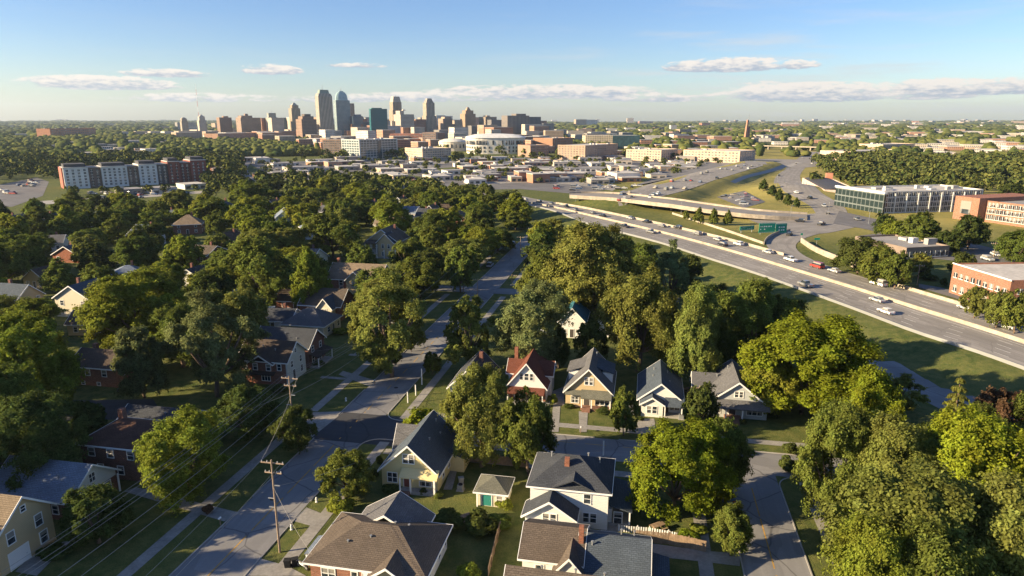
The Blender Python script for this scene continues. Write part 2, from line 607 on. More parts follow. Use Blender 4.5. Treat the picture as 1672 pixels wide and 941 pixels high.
def ground_mat():
    m = bpy.data.materials.new('ground_grass')
    m.use_nodes = True
    t = NT(m.node_tree)
    out = t.node('ShaderNodeOutputMaterial')
    tc = t.node('ShaderNodeTexCoord')
    v = tc.outputs['Object']
    n1 = t.noise(v, 0.045, 5.0, 0.6)
    n2 = t.noise(v, 0.5, 5.0, 0.65)
    n3 = t.noise(v, 5.0, 4.0, 0.7)
    c = t.mix(t.ramp(n1, [(0.35, 0.0), (0.65, 1.0)]), (0.058, 0.088, 0.022), (0.105, 0.122, 0.036))
    c = t.mix(t.ramp(n2, [(0.38, 0.0), (0.62, 0.9)]), c, (0.155, 0.155, 0.05))
    c = t.mix(t.ramp(n3, [(0.3, 0.6), (0.55, 0.0)]), c, (0.032, 0.046, 0.014))
    # drier meadow towards the freeway and beyond
    sep = t.node('ShaderNodeSeparateXYZ', ins={0: v})
    dry = t.node('ShaderNodeMapRange', interpolation_type='SMOOTHSTEP', ins={0: sep.outputs[0], 1: 60.0, 2: 120.0, 3: 0.0, 4: 0.75})
    dry2 = t.node('ShaderNodeMapRange', interpolation_type='SMOOTHSTEP', ins={0: sep.outputs[1], 1: 250.0, 2: 340.0, 3: 0.0, 4: 1.0})
    dn = t.ramp(n1, [(0.4, 0.6), (0.6, 1.0)])
    fd = t.math('MULTIPLY', t.math('MULTIPLY', dry.outputs[0], dry2.outputs[0]), dn)
    c = t.mix(fd, c, (0.36, 0.30, 0.095))
    # wooded country towards the horizon
    wood = t.node('ShaderNodeMapRange', interpolation_type='SMOOTHSTEP', ins={0: sep.outputs[1], 1: 1100.0, 2: 1700.0, 3: 0.0, 4: 1.0})
    nf = t.noise(v, 0.02, 6.0, 0.7)
    wc = t.mix(t.ramp(nf, [(0.35, 0.0), (0.65, 1.0)]), (0.02, 0.034, 0.012), (0.05, 0.065, 0.022))
    c = t.mix(wood.outputs[0], c, wc)
    bs = t.node('ShaderNodeBsdfPrincipled', ins={'Base Color': c, 'Roughness': 0.95, 'Specular IOR Level': 0.1})
    b = t.node('ShaderNodeBump', ins={'Strength': 0.7, 'Distance': 0.25, 'Height': t.math('ADD', n3, n2)})
    t.put(bs, 'Normal', b.outputs[0])
    t.t.links.new(bs.outputs[0], out.inputs[0])
    return m


def road_mat(name, base, crack=0.5, lanes=0.0):
    m = bpy.data.materials.new(name)
    m.use_nodes = True
    t = NT(m.node_tree)
    out = t.node('ShaderNodeOutputMaterial')
    tc = t.node('ShaderNodeTexCoord')
    v, uv = tc.outputs['Object'], tc.outputs['UV']
    n1 = t.noise(v, 0.09, 5.0, 0.6)
    n2 = t.noise(v, 3.0, 4.0, 0.7)
    c = t.mix(t.ramp(n1, [(0.35, 0.0), (0.65, 1.0)]), sc(base, 0.8), sc(base, 1.15))
    c = t.mix(t.ramp(n2, [(0.35, 0.35), (0.65, 0.0)]), c, sc(base, 0.7))
    # tyre-polished tracks along the way
    mp = t.node('ShaderNodeMapping', ins={'Vector': uv, 'Scale': (0.02, 1.1, 1.0)})
    n4 = t.noise(mp.outputs[0], 1.0, 3.0)
    c = t.mix(t.ramp(n4, [(0.42, 0.4), (0.6, 0.0)]), c, sc(base, 0.72))
    if lanes:
        sv = t.node('ShaderNodeSeparateXYZ', ins={0: uv})
        wv_ = t.math('COSINE', t.math('MULTIPLY', sv.outputs[1], 2 * math.pi / lanes))
        c = t.mix(t.node('ShaderNodeMapRange', ins={0: wv_, 1: -1.0, 2: 1.0, 3: 0.38, 4: 0.0}).outputs[0], c, sc(base, 0.6))
    # patches of newer and older surfacing
    mpp = t.node('ShaderNodeMapping', ins={'Vector': uv, 'Scale': (0.09, 0.28, 1.0)})
    vp = t.node('ShaderNodeTexVoronoi', feature='F1', distance='CHEBYCHEV', ins={'Vector': mpp.outputs[0], 'Scale': 1.0})
    sp = t.node('ShaderNodeSeparateColor', ins={0: vp.outputs['Color']})
    c = t.mix(t.ramp(sp.outputs[0], [(0.72, 0.0), (0.76, 0.32)]), c, sc(base, 0.62))
    c = t.mix(t.ramp(sp.outputs[1], [(0.80, 0.0), (0.84, 0.25)]), c, sc(base, 1.3))
    # sealed cracks and patches
    wv = t.node('ShaderNodeVectorMath', operation='ADD')
    nn = t.node('ShaderNodeTexNoise', ins={'Vector': v, 'Scale': 0.25})
    t.put(wv, 0, v)
    t.put(wv, 1, nn.outputs['Color'])
    vo = t.node('ShaderNodeTexVoronoi', feature='DISTANCE_TO_EDGE', ins={'Vector': wv.outputs[0], 'Scale': 0.11})
    ck = t.ramp(vo.outputs['Distance'], [(0.004, crack), (0.014, 0.0)])
    c = t.mix(ck, c, sc(base, 0.35))
    bs = t.node('ShaderNodeBsdfPrincipled', ins={'Base Color': c, 'Roughness': 0.88, 'Specular IOR Level': 0.25})
    t.t.links.new(bs.outputs[0], out.inputs[0])
    MATS[name] = m


road_mat('asphalt_street', (0.215, 0.212, 0.214), 0.7)
road_mat('asphalt_dark', (0.06, 0.062, 0.068), 0.4)
road_mat('asphalt_freeway', (0.27, 0.252, 0.232), 0.3, 3.6)
road_mat('asphalt_lot', (0.16, 0.155, 0.155), 0.4)
MATS['ground'] = ground_mat()


def leaf_mat():
    m = bpy.data.materials.new('foliage')
    m.use_nodes = True
    t = NT(m.node_tree)
    out = t.node('ShaderNodeOutputMaterial')
    oi = t.node('ShaderNodeObjectInfo')
    geo = t.node('ShaderNodeNewGeometry')
    tc = t.node('ShaderNodeTexCoord')
    r = geo.outputs['Random Per Island']
    n = t.noise(tc.outputs['Object'], 0.55, 3.0)
    k = t.math('MULTIPLY', t.node('ShaderNodeMapRange', ins={0: r, 3: 0.65, 4: 1.4}).outputs[0], t.node('ShaderNodeMapRange', ins={0: n, 1: 0.3, 2: 0.7, 3: 0.72, 4: 1.28}).outputs[0])
    col = t.node('ShaderNodeVectorMath', operation='SCALE')
    t.put(col, 0, oi.outputs['Color'])
    t.put(col, 'Scale', k)
    hs = t.node('ShaderNodeHueSaturation', ins={'Hue': t.node('ShaderNodeMapRange', ins={0: n, 1: 0.3, 2: 0.7, 3: 0.485, 4: 0.512}).outputs[0], 'Saturation': 1.0, 'Value': 1.0, 'Color': col.outputs[0]})
    df = t.node('ShaderNodeBsdfDiffuse', ins={'Color': hs.outputs[0]})
    tr = t.node('ShaderNodeBsdfTranslucent', ins={'Color': hs.outputs[0]})
    mx = t.node('ShaderNodeMixShader', ins={0: 0.44, 1: df.outputs[0], 2: tr.outputs[0]})
    t.t.links.new(mx.outputs[0], out.inputs[0])
    MATS['leaf'] = m


leaf_mat()


def wood_mass_mat():
    m = bpy.data.materials.new('wood_mass')
    m.use_nodes = True
    t = NT(m.node_tree)
    out = t.node('ShaderNodeOutputMaterial')
    geo = t.node('ShaderNodeNewGeometry')
    r = geo.outputs['Random Per Island']
    c = t.mix(r, (0.036, 0.056, 0.017), (0.125, 0.13, 0.036))
    df = t.node('ShaderNodeBsdfDiffuse', ins={'Color': c})
    t.t.links.new(df.outputs[0], out.inputs[0])
    MATS['wood_mass'] = m


wood_mass_mat()
# ------------------------------------------------------------------ ground, streets, freeway
def growing(a, b, step, far, k=1.28):
    """coordinates: fine between a and b, growing beyond to +-far"""
    fine = list(np.arange(a, b + 0.1, step))
    up, s = [], step
    x = b
    while x < far:
        s *= k
        x += s
        up.append(x)
    dn, s, x = [], step, a
    while x > -far:
        s *= k
        x -= s
        dn.append(x)
    return np.array(dn[::-1] + fine + up)


def build_ground():
    xs = growing(-150, 330, 5.0, 9600, 1.16)
    ys = np.concatenate([[-240, -120, -40, 0, 30], np.arange(45, 640, 5.0), growing(640, 700, 8, 13000, 1.1)[lambda a: a > 640] if False else np.cumsum(np.concatenate([[640], 6 * 1.045 ** np.arange(0, 104)]))])
    ys = ys[ys < 12500]
    X, Y = np.meshgrid(xs, ys)
    Z = hgt(X, Y)
    nx, ny = len(xs), len(ys)
    co = np.stack([X, Y, Z], -1).reshape(-1, 3)
    i = np.arange(nx * ny).reshape(ny, nx)
    q = np.stack([i[:-1, :-1], i[:-1, 1:], i[1:, 1:], i[1:, :-1]], -1).reshape(-1, 4)
    o = np_mesh('ground', co, q, MATS['ground'], smooth=True)
    return struct(o)


def np_mesh(name, co, faces, m, smooth=False):
    me = bpy.data.meshes.new(name)
    k = faces.shape[1]
    me.vertices.add(len(co))
    me.vertices.foreach_set('co', np.ascontiguousarray(co, dtype=np.float32).ravel())
    me.loops.add(faces.size)
    me.loops.foreach_set('vertex_index', np.ascontiguousarray(faces, dtype=np.int32).ravel())
    me.polygons.add(len(faces))
    me.polygons.foreach_set('loop_start', np.arange(0, faces.size, k, dtype=np.int32))
    if smooth:
        me.polygons.foreach_set('use_smooth', np.ones(len(faces), dtype=bool))
    me.materials.append(m)
    me.update(calc_edges=True)
    return link(name, me)


build_ground()

EX = Vector((0.9815, -0.1915))
EY = Vector((0.1915, 0.9815))
O2 = Vector((-28.0, 108.4))
GRID = math.atan2(EX.y, EX.x)            # heading of the street grid


def S(s, t):
    p = O2 + EY * s + EX * t
    return (p.x, p.y)


def resample(pts, n):
    p = np.array([(q[0], q[1]) for q in pts], float)
    d = np.concatenate([[0], np.cumsum(np.hypot(*np.diff(p, axis=0).T))])
    u = np.linspace(0, d[-1], n)
    return np.stack([np.interp(u, d, p[:, 0]), np.interp(u, d, p[:, 1])], -1), d[-1]


def smooth_line(pts, it=2):
    p = [np.array(q[:2], float) for q in pts]
    for _ in range(it):
        r = [p[0]]
        for a, b in zip(p[:-1], p[1:]):
            r += [a * .75 + b * .25, a * .25 + b * .75]
        r.append(p[-1])
        p = r
    return p


def strip_mesh(name, L, R, m, off=0.03, step=4.0, cross=4, zf=None, smooth=True):
    """a sheet between two edge lines, laid on the terrain (or at zf(u) height)"""
    if smooth and len(L) > 2:
        L = smooth_line(L)
    if smooth and len(R) > 2:
        R = smooth_line(R)
    n = max(2, int(max(resample(L, 2)[1], resample(R, 2)[1]) / step) + 1)
    l, ln = resample(L, n)
    r, _ = resample(R, n)
    w = np.linspace(0, 1, cross + 1)
    XY = l[:, None, :] * (1 - w)[None, :, None] + r[:, None, :] * w[None, :, None]
    if zf is None:
        Z = hgt(XY[..., 0], XY[..., 1]) + off
    else:
        Z = np.repeat(np.array([zf(k / (n - 1)) for k in range(n)])[:, None], cross + 1, 1)
    co = np.concatenate([XY, Z[..., None]], -1).reshape(-1, 3)
    i = np.arange(n * (cross + 1)).reshape(n, cross + 1)
    q = np.stack([i[:-1, :-1], i[:-1, 1:], i[1:, 1:], i[1:, :-1]], -1).reshape(-1, 4)
    a, b, c = co[q[0, 0]], co[q[0, 1]], co[q[0, 2]]
    if np.cross(b - a, c - b)[2] < 0:
        q = q[:, ::-1]
    o = np_mesh(name, co, q, m)
    uvl = o.data.uv_layers.new(name='metres')
    us = np.linspace(0, ln, n)
    width = np.hypot(*(l - r).T)
    UV = np.stack([np.repeat(us[:, None], cross + 1, 1), width[:, None] * w[None, :]], -1).reshape(-1, 2)
    uvl.data.foreach_set('uv', UV[q.ravel()].astype(np.float32).ravel())
    return o


def px_line(pts, dz=0.0):
    return [at(*p)[:2] for p in pts]


def px_strip(name, L, R, m, off=0.05, step=6.0, cross=4):
    return struct(strip_mesh(name, px_line(L), px_line(R), MATS[m], off, step, cross))


def st_strip(name, a, b, w, m, off=0.03, kerb=False):
    """straight strip in the street grid from (s,t) a to b with width w"""
    ax, bx = Vector(S(*a)), Vector(S(*b))
    d = (bx - ax).normalized()
    nrm = Vector((-d.y, d.x)) * (w / 2)
    return struct(strip_mesh(name, [ax + nrm, bx + nrm], [ax - nrm, bx - nrm], MATS[m], off, 4.0, 4, smooth=False))


def patch(name, poly, m, off=0.03, kind=True):
    """flat polygon given by picture points on the ground"""
    pts = [at(*p, dz=off) for p in poly]
    mb = MB()
    area = sum(pts[i].x * pts[(i + 1) % len(pts)].y - pts[(i + 1) % len(pts)].x * pts[i].y for i in range(len(pts)))
    mb.face(pts if area > 0 else pts[::-1])
    o = mb.build(name, MATS[m], uv=True)
    return struct(o)


def kerb_line(name, pts, w=0.16, h=0.12, m='kerb'):
    mb = MB()
    p = [Vector(q[:2]) for q in pts]
    L, R = [], []
    for i, q in enumerate(p):
        d = (p[min(i + 1, len(p) - 1)] - p[max(i - 1, 0)]).normalized()
        nrm = Vector((-d.y, d.x)) * (w / 2)
        L.append(q + nrm)
        R.append(q - nrm)
    for i in range(len(p) - 1):
        z = [float(hgt(k.x, k.y)) for k in (L[i], L[i + 1], R[i + 1], R[i])]
        quad = [(k.x, k.y, zz + h) for k, zz in zip((R[i], R[i + 1], L[i + 1], L[i]), (z[3], z[2], z[1], z[0]))]
        mb.slab(quad, h + 0.3)
    return mb.build(name, MATS[m])


def arc(s0, t0, r, a0, a1, n=7):
    return [S(s0 + r * math.sin(a0 + (a1 - a0) * k / (n - 1)), t0 + r * math.cos(a0 + (a1 - a0) * k / (n - 1))) for k in range(n)]


# ---- residential streets
HW = 4.25
st_strip('street', (-75, 0), (-5.8, 0), 2 * HW, 'asphalt_street', 0.02)
st_strip('street', (5.2, 0), (228, 0), 2 * HW, 'asphalt_street', 0.02)
st_strip('street', (-0.3, -HW - 1.0), (-0.3, 11.0), 11.0, 'asphalt_dark', 0.024)
st_strip('street', (0, 11.0), (0, 120.0), 7.3, 'asphalt_street', 0.02)
st_strip('street', (-80, 65.8), (-3.6, 65.8), 7.6, 'asphalt_street', 0.02)
st_strip('street', (98.6, -60), (98.6, -4.2), 7.0, 'asphalt_street', 0.02)
st_strip('street', (98.6, 4.2), (98.6, 60), 7.0, 'asphalt_street', 0.02)
px_strip('street', [(60, 655), (250, 652)], [(60, 688), (270, 684)], 'asphalt_dark', 0.02)
px_strip('street', [(1380, 560), (1425, 575), (1500, 607), (1580, 642), (1700, 700)], [(1330, 565), (1395, 598), (1470, 634), (1550, 676), (1680, 745)], 'asphalt_street', 0.03)

kerb = 'kerb'
for tside, gaps in ((-HW - 0.08, [(-28, -24), (-5.5, 3.5), (16, 19.5), (30, 33), (94, 103)]), (HW + 0.08, [(-28, -23.5), (-7, 7), (94, 103)])):
    s0 = -75
    for g0, g1 in gaps + [(225, 226)]:
        kerb_line(kerb, [S(s0, tside), S(g0, tside)])['kind'] = 'structure'
        s0 = g1
for s_, rng in ((3.73, [(7.3, 20), (24, 42), (46, 100)]), (-3.73, [(7.3, 62 - 3), (73, 100)])):
    for a_, b_ in rng:
        kerb_line(kerb, [S(s_, a_), S(s_, b_)])['kind'] = 'structure'
for t_ in (61.9, 69.7):
    kerb_line(kerb, [S(-80, t_), S(-6.7, t_)])['kind'] = 'structure'
for c_ in ((6.73, 7.3, 3.0, -math.pi / 2, -math.pi), (-6.73, 7.3, 3.0, math.pi / 2, math.pi), (-6.73, 58.9, 3.0, math.pi / 2, 0), (-6.73, 72.7, 3.0, math.pi / 2, math.pi)):
    kerb_line(kerb, arc(*c_))['kind'] = 'structure'

# sidewalks
for a_, b_ in (((-75, -9.6), (-5.5, -9.6)), ((4.5, -9.6), (92, -9.6)), ((106, -9.6), (190, -9.6)),
               ((-75, 7.9), (-4.6, 7.9)), ((4.6, 7.9), (92, 7.9)), ((106, 7.9), (190, 7.9)),
               ((7.4, 9), (7.4, 100)), ((-7.6, 9), (-7.6, 57)), ((-75, 57.6), (-5.0, 57.6)), ((-75, 73.5), (-5.0, 73.5))):
    st_strip('sidewalk', a_, b_, 1.7, 'walk', 0.035)

# drives, aprons and garden paths
DRIVES = [
    [(553, 612), (560, 606), (614, 622), (604, 632)], [(575, 580), (582, 575), (651, 584), (644, 592)], [(470, 690), (500, 674), (563, 672), (500, 722), (478, 712)],
    [(203, 803), (222, 796), (392, 838), (366, 852)], [(25, 934), (58, 900), (120, 880), (60, 941)],
    [(478, 851), (500, 829), (533, 842), (510, 860)], [(398, 941), (424, 912), (470, 925), (500, 941)],
    [(1036, 706), (1043, 684), (1068, 684), (1072, 706)], [(945, 672), (960, 672), (958, 706), (946, 706)], [(903, 664), (915, 664), (912, 706), (898, 706)],
    [(1192, 690), (1202, 690), (1212, 728), (1200, 728)], [(648, 806), (660, 806), (655, 826), (646, 826)],
    [(1034, 884), (1152, 900), (1208, 905), (1208, 925), (1150, 918), (1030, 905)], [(975, 858), (1010, 856), (1020, 868), (985, 872)],
    [(735, 768), (746, 770), (738, 800), (724, 800)], [(655, 720), (668, 712), (690, 716), (680, 726)],
    [(900, 640), (920, 632), (922, 662), (904, 664)], [(530, 460), (580, 450), (590, 470), (540, 482)],
]
for d_ in DRIVES:
    patch('driveway', d_, 'walk', 0.045)
for s_ in (20.5, 34.5, 47, 60):
    st_strip('path', (s_, -10.5), (s_, -16), 1.1, 'walk', 0.04)

# painted lines on the streets
def dash_line(name, a, b, on, gap, w, m, off):
    mb = MB()
    ax, bx = Vector(S(*a)), Vector(S(*b))
    d = (bx - ax)
    ln = d.length
    d /= ln
    nrm = Vector((-d.y, d.x)) * (w / 2)
    u = 0.0
    while u < ln:
        v = min(ln, u + on * random.uniform(0.6, 1.25))
        p, q = ax + d * u, ax + d * v
        mb.face([(*(p - nrm), off), (*(q - nrm), off), (*(q + nrm), off), (*(p + nrm), off)])
        u = v + gap * random.uniform(0.6, 1.4)
    return struct(mb.build(name, MATS[m]))


random.seed(3)
dash_line('road_marking', (-75, 0.05), (-7, 0.05), 7.0, 1.2, 0.16, 'paint_yellow', 0.026)
dash_line('road_marking', (-5, 0.0), (9, 0.0), 0.6, 3.0, 0.16, 'paint_yellow', 0.03)
dash_line('road_marking', (7, 0.0), (60, 0.0), 2.4, 1.8, 0.16, 'paint_yellow', 0.026)
dash_line('road_marking', (1.2, 36), (1.2, 62), 3.0, 2.0, 0.14, 'paint_yellow', 0.026)
dash_line('road_marking', (-70, 65.6), (-8, 65.6), 9.0, 1.0, 0.16, 'paint_yellow', 0.026)

# ---- freeway
FW_MED = [(830, 322), (900, 338), (968, 354), (1079, 380), (1168, 404), (1240, 425), (1391, 471), (1470, 497), (1564, 526), (1670, 560), (1790, 600)]
FW_FAR = [(840, 317), (908, 331), (1018, 354), (1105, 373), (1195, 394), (1280, 418), (1355, 438), (1431, 458), (1524, 486), (1600, 508), (1670, 530), (1790, 570)]
nearl, medl, farl = ([flat(px, py, 2.5)[:2] for px, py in L_] for L_ in ([(800, 326)] + FW_NEAR, FW_MED, FW_FAR))
struct(strip_mesh('freeway', px_line([(760, 322), (800, 328)] + FW_NEAR), px_line([(760, 312), (800, 316)] + FW_FAR), MATS['asphalt_freeway'], 0.06, 5.0, 10))


def lane_lines():
    mb = MB()
    n = 260
    A, B = resample(smooth_line(px_line(FW_NEAR)), n)[0], resample(smooth_line(px_line(FW_FAR[1:])), n)[0]
    for fr, solid in ((0.035, 1), (0.13, 0), (0.225, 0), (0.32, 0), (0.415, 0), (0.475, 1), (0.525, 1), (0.61, 0), (0.70, 0), (0.79, 0), (0.88, 0), (0.965, 1)):
        c = A * (1 - fr) + B * fr
        d = np.concatenate([[0], np.cumsum(np.hypot(*np.diff(c, axis=0).T))])
        u = 0.0
        while u < d[-1] - 5:
            v = u + (6.0 if solid else 3.6)
            p = Vector((np.interp(u, d, c[:, 0]), np.interp(u, d, c[:, 1])))
            q = Vector((np.interp(v, d, c[:, 0]), np.interp(v, d, c[:, 1])))
            e = (q - p).normalized()
            nn = Vector((-e.y, e.x)) * 0.09
            zp, zq = float(hgt(p.x, p.y)) + 0.075, float(hgt(q.x, q.y)) + 0.075
            mb.face([(*(p - nn), zp), (*(q - nn), zq), (*(q + nn), zq), (*(p + nn), zp)])
            u = v + (0.0 if solid else 8.5)
    struct(mb.build('lane_markings', MATS['paint_white']))


lane_lines()

# arterial, ramps and side roads around the interchange
px_strip('road', [(1318, 248), (1298, 262), (1280, 277), (1261, 293), (1270, 309), (1300, 322), (1324, 336), (1334, 352)],
         [(1345, 248), (1330, 262), (1312, 276), (1303, 292), (1330, 309), (1366, 328), (1386, 345), (1380, 358)], 'asphalt_freeway', 0.07)
px_strip('road', [(1205, 346), (1260, 352), (1330, 350), (1375, 342)], [(1205, 352), (1255, 372), (1330, 386), (1395, 372)], 'asphalt_freeway', 0.09)
px_strip('ramp', [(1300, 374), (1262, 384), (1247, 397), (1262, 414), (1300, 428), (1350, 443)], [(1345, 380), (1310, 390), (1296, 402), (1308, 416), (1340, 431), (1392, 449)], 'asphalt_freeway', 0.11)
px_strip('road', [(1370, 345), (1440, 360), (1500, 379), (1590, 398), (1690, 424)], [(1360, 366), (1425, 376), (1480, 396), (1570, 420), (1690, 452)], 'asphalt_lot', 0.12)
px_strip('road', [(1000, 322), (1040, 309), (1120, 289), (1195, 270), (1238, 260)], [(1012, 334), (1074, 324), (1130, 309), (1200, 284), (1246, 271)], 'asphalt_freeway', 0.12)
px_strip('road', [(1165, 262), (1240, 259), (1330, 262), (1420, 256)], [(1165, 269), (1240, 271), (1330, 273), (1420, 262)], 'asphalt_freeway', 0.14)
px_strip('road', [(1192, 297), (1212, 287), (1262, 276), (1300, 265)], [(1200, 300), (1222, 289), (1274, 278), (1310, 266)], 'concrete', 0.165)
px_strip('road', [(1500, 470), (1560, 488), (1620, 505), (1690, 528)], [(1500, 464), (1540, 470), (1640, 500), (1690, 516)], 'asphalt_lot', 0.10)
px_strip('road', [(395, 262), (384, 280), (402, 301), (445, 326)], [(412, 262), (400, 280), (428, 298), (470, 320)], 'asphalt_street', 0.06)
px_strip('road', [(60, 329), (190, 321), (330, 312)], [(60, 335), (190, 326), (330, 316)], 'concrete', 0.06)
px_strip('road', [(560, 300), (640, 280), (720, 262), (790, 254)], [(575, 302), (660, 283), (740, 264), (810, 256)], 'walk', 0.09)
px_strip('road', [(690, 318), (760, 300), (850, 292), (950, 297), (1010, 306)], [(690, 322), (770, 305), (850, 297), (945, 302), (1000, 312)], 'walk', 0.105)
patch('parking_lot', [(-20, 306), (60, 290), (80, 297), (70, 320), (20, 338), (-20, 338)], 'asphalt_lot', 0.05)
patch('parking_lot', [(405, 266), (560, 262), (900, 259), (1150, 262), (1190, 272), (1030, 305), (940, 317), (850, 309), (740, 311), (640, 316), (560, 300), (450, 292)], 'asphalt_lot', 0.05)
patch('parking_lot', [(1405, 385), (1470, 378), (1640, 420), (1680, 440), (1500, 420)], 'asphalt_lot', 0.07)
patch('parking_lot', [(1170, 322), (1215, 312), (1250, 330), (1215, 340)], 'asphalt_lot', 0.09)
for v_ in ([(560, 285), (640, 279), (700, 292), (620, 300)], [(950, 300), (1060, 288), (1080, 296), (1000, 312)], [(700, 276), (790, 270), (830, 282), (760, 288)],
           [(860, 284), (930, 280), (950, 288), (880, 292)], [(430, 285), (480, 282), (500, 290), (450, 292)], [(1050, 268), (1130, 264), (1150, 270), (1080, 276)]):
    patch('verge', v_, 'ground', 0.072)


def wall_line(name, pts, h, w, m, z0=None, label=None, cat='barrier', lm=None, smooth=True):
    mb = MB()
    P = smooth_line(pts) if smooth else [np.array(p[:2], float) for p in pts]
    c, ln = resample(P, max(2, int(resample(P, 2)[1] / 6)))
    for i in range(len(c) - 1):
        p, q = Vector(c[i]), Vector(c[i + 1])
        e = (q - p).normalized()
        n = Vector((-e.y, e.x))
        zp, zq = float(hgt(p.x, p.y)), float(hgt(q.x, q.y))
        mb.slab([(*(p - n * w * .5), zp + h), (*(q - n * w * .5), zq + h), (*(q + n * w * .5), zq + h), (*(p + n * w * .5), zp + h)], h + 0.25)
    o = mb.build(name, MATS[m])
    tag(o, label, cat)
    if lm:
        for k in (0, len(c) // 2, -1):
            LAND.append((*proj((*c[k], float(hgt(*c[k])))), lm))
    return o


wall_line('median_barrier', medl, 0.95, 0.55, 'barrier', label='long tan concrete median barrier between the two freeway carriageways', lm='freeway median barrier')
wall_line('retaining_wall', farl[1:6], 1.1, 0.4, 'barrier', label='pale concrete retaining wall along the far freeway edge below the grassy bank')
wall_line('retaining_wall', px_line([(1308, 396), (1330, 412), (1376, 430), (1432, 454)]), 2.0, 0.5, 'barrier', label='curving pale retaining wall beside the loop ramp under the round trees', lm='curved ramp wall')
wall_line('roadside_barrier', farl[7:], 1.0, 0.45, 'barrier', label='tan concrete barrier on the far freeway edge in front of the brick warehouse', lm='roadside barrier')
wall_line('guard_rail', nearl[1:], 0.75, 0.14, 'metal', label='low grey guard rail along the near freeway edge above the shaded bank', cat='guard rail')
wall_line('retaining_wall', px_line([(1098, 350), (1130, 360), (1180, 376), (1215, 388), (1246, 399)]), 1.0, 0.4, 'barrier', label='thin pale wall slanting across the grass bank left of the green signs')
wall_line('retaining_wall', px_line([(1247, 400), (1251, 391), (1268, 382), (1290, 378)]), 1.2, 0.3, 'barrier', label='tight curved wall round the inside of the loop ramp by the green signs')


def overpass():
    r = root('overpass', at(1057, 345), 0, 'long pale concrete overpass curving above the freeway on tall piers', 'overpass', lm='concrete overpass')
    back = [(930, 316), (960, 315), (1010, 316), (1090, 325), (1160, 335), (1240, 345), (1318, 350)]
    front = [(930, 321), (960, 323), (1010, 326), (1090, 336), (1160, 346), (1240, 355), (1318, 358)]
    n = 60
    zs = lambda k: 6.6 - 3.4 * max(0.0, (k - 0.5) / 0.5)
    u = np.linspace(0, 1, len(back))
    L = resample(smooth_line([flat(*p, zs(k))[:2] for p, k in zip(back, u)]), n)[0]
    R = resample(smooth_line([flat(*p, zs(k))[:2] for p, k in zip(front, u)]), n)[0]
    inv = Vector(r.location)
    deck, par, par2, rd = MB(), MB(), MB(), MB()
    for i in range(n - 1):
        z0, z1 = zs(i / (n - 1)), zs((i + 1) / (n - 1))
        A, B, D, E = (*R[i], z0), (*R[i + 1], z1), (*L[i + 1], z1), (*L[i], z0)
        q = [tuple(Vector(p) - inv) for p in (A, B, D, E)]
        deck.slab(q, 1.1)
        up = lambda p, k: (p[0], p[1], p[2] + k)
        mix = lambda p, o, k: tuple(Vector(p) * (1 - k) + Vector(o) * k)
        rd.face([up(mix(q[0], q[3], .06), .02), up(mix(q[1], q[2], .06), .02), up(mix(q[2], q[1], .06), .02), up(mix(q[3], q[0], .06), .02)])
        par.slab([up(q[0], .95), up(q[1], .95), up(mix(q[1], q[2], .04), .95), up(mix(q[0], q[3], .04), .95)], .93)
        par2.slab([up(mix(q[3], q[0], .04), .95), up(mix(q[2], q[1], .04), .95), up(q[2], .95), up(q[3], .95)], .93)
    deck.build('deck', MATS['barrier'], r)
    par.build('parapet', MATS['barrier'], r)
    par2.build('parapet', MATS['barrier'], r)
    rd.build('roadway', MATS['asphalt_freeway'], r)
    for k in (8, 12, 18, 24, 29):
        c = (L[k] + R[k]) / 2
        gz = float(hgt(*c))
        d = Vector(R[k] - L[k]).normalized()
        for sgn in (-1, 1):
            p = Vector(c) + d * sgn * 2.6
            m = MB()
            m.tube([(p.x - inv.x, p.y - inv.y, gz - inv.z - .3), (p.x - inv.x, p.y - inv.y, zs(k / 59) - inv.z - .9)], 0.75, 8)
            m.build('pier', MATS['barrier'], r)


overpass()


def far_bridge(a, b, h, label, lm):
    p, q = at(*a), at(*b)
    r = root('road_bridge', p, math.atan2(q.y - p.y, q.x - p.x), label, 'bridge', lm=lm)
    ln = (q - p).length
    m = MB()
    m.box(0, ln, -4, 4, h - 1.6, h)
    m.build('deck', MATS['barrier'], r)
    for k in range(1, 6):
        m = MB()
        m.box(ln * k / 6 - .8, ln * k / 6 + .8, -3, 3, -3, h - 1.6)
        m.build('pier', MATS['barrier'], r)


far_bridge((1212, 243), (1348, 247), 7.0, 'long thin tan road bridge far off below the red brick tower', 'far tan bridge')
# ------------------------------------------------------------------ trees
def leaves_mesh(name, pos, nrm, size, rng, aspect=0.62):
    n = len(pos)
    nrm = nrm / np.linalg.norm(nrm, axis=1, keepdims=True)
    a = np.cross(nrm, rng.normal(size=(n, 3)))
    a /= np.linalg.norm(a, axis=1, keepdims=True) + 1e-9
    b = np.cross(nrm, a)
    s = (size * rng.uniform(0.65, 1.35, n))[:, None]
    fold = nrm * s * rng.uniform(0.0, 0.35, n)[:, None]
    v = np.stack([pos - a * s, pos - b * s * aspect + fold, pos + a * s, pos + b * s * aspect + fold], 1).reshape(-1, 3)
    f = np.arange(n * 4).reshape(n, 4)
    me = bpy.data.meshes.new(name)
    me.vertices.add(len(v))
    me.vertices.foreach_set('co', v.astype(np.float32).ravel())
    me.loops.add(f.size)
    me.loops.foreach_set('vertex_index', f.astype(np.int32).ravel())
    me.polygons.add(n)
    me.polygons.foreach_set('loop_start', np.arange(0, f.size, 4, dtype=np.int32))
    me.materials.append(MATS['leaf'])
    me.update(calc_edges=True)
    return me


def unit(v):
    return v / (np.linalg.norm(v, axis=-1, keepdims=True) + 1e-9)


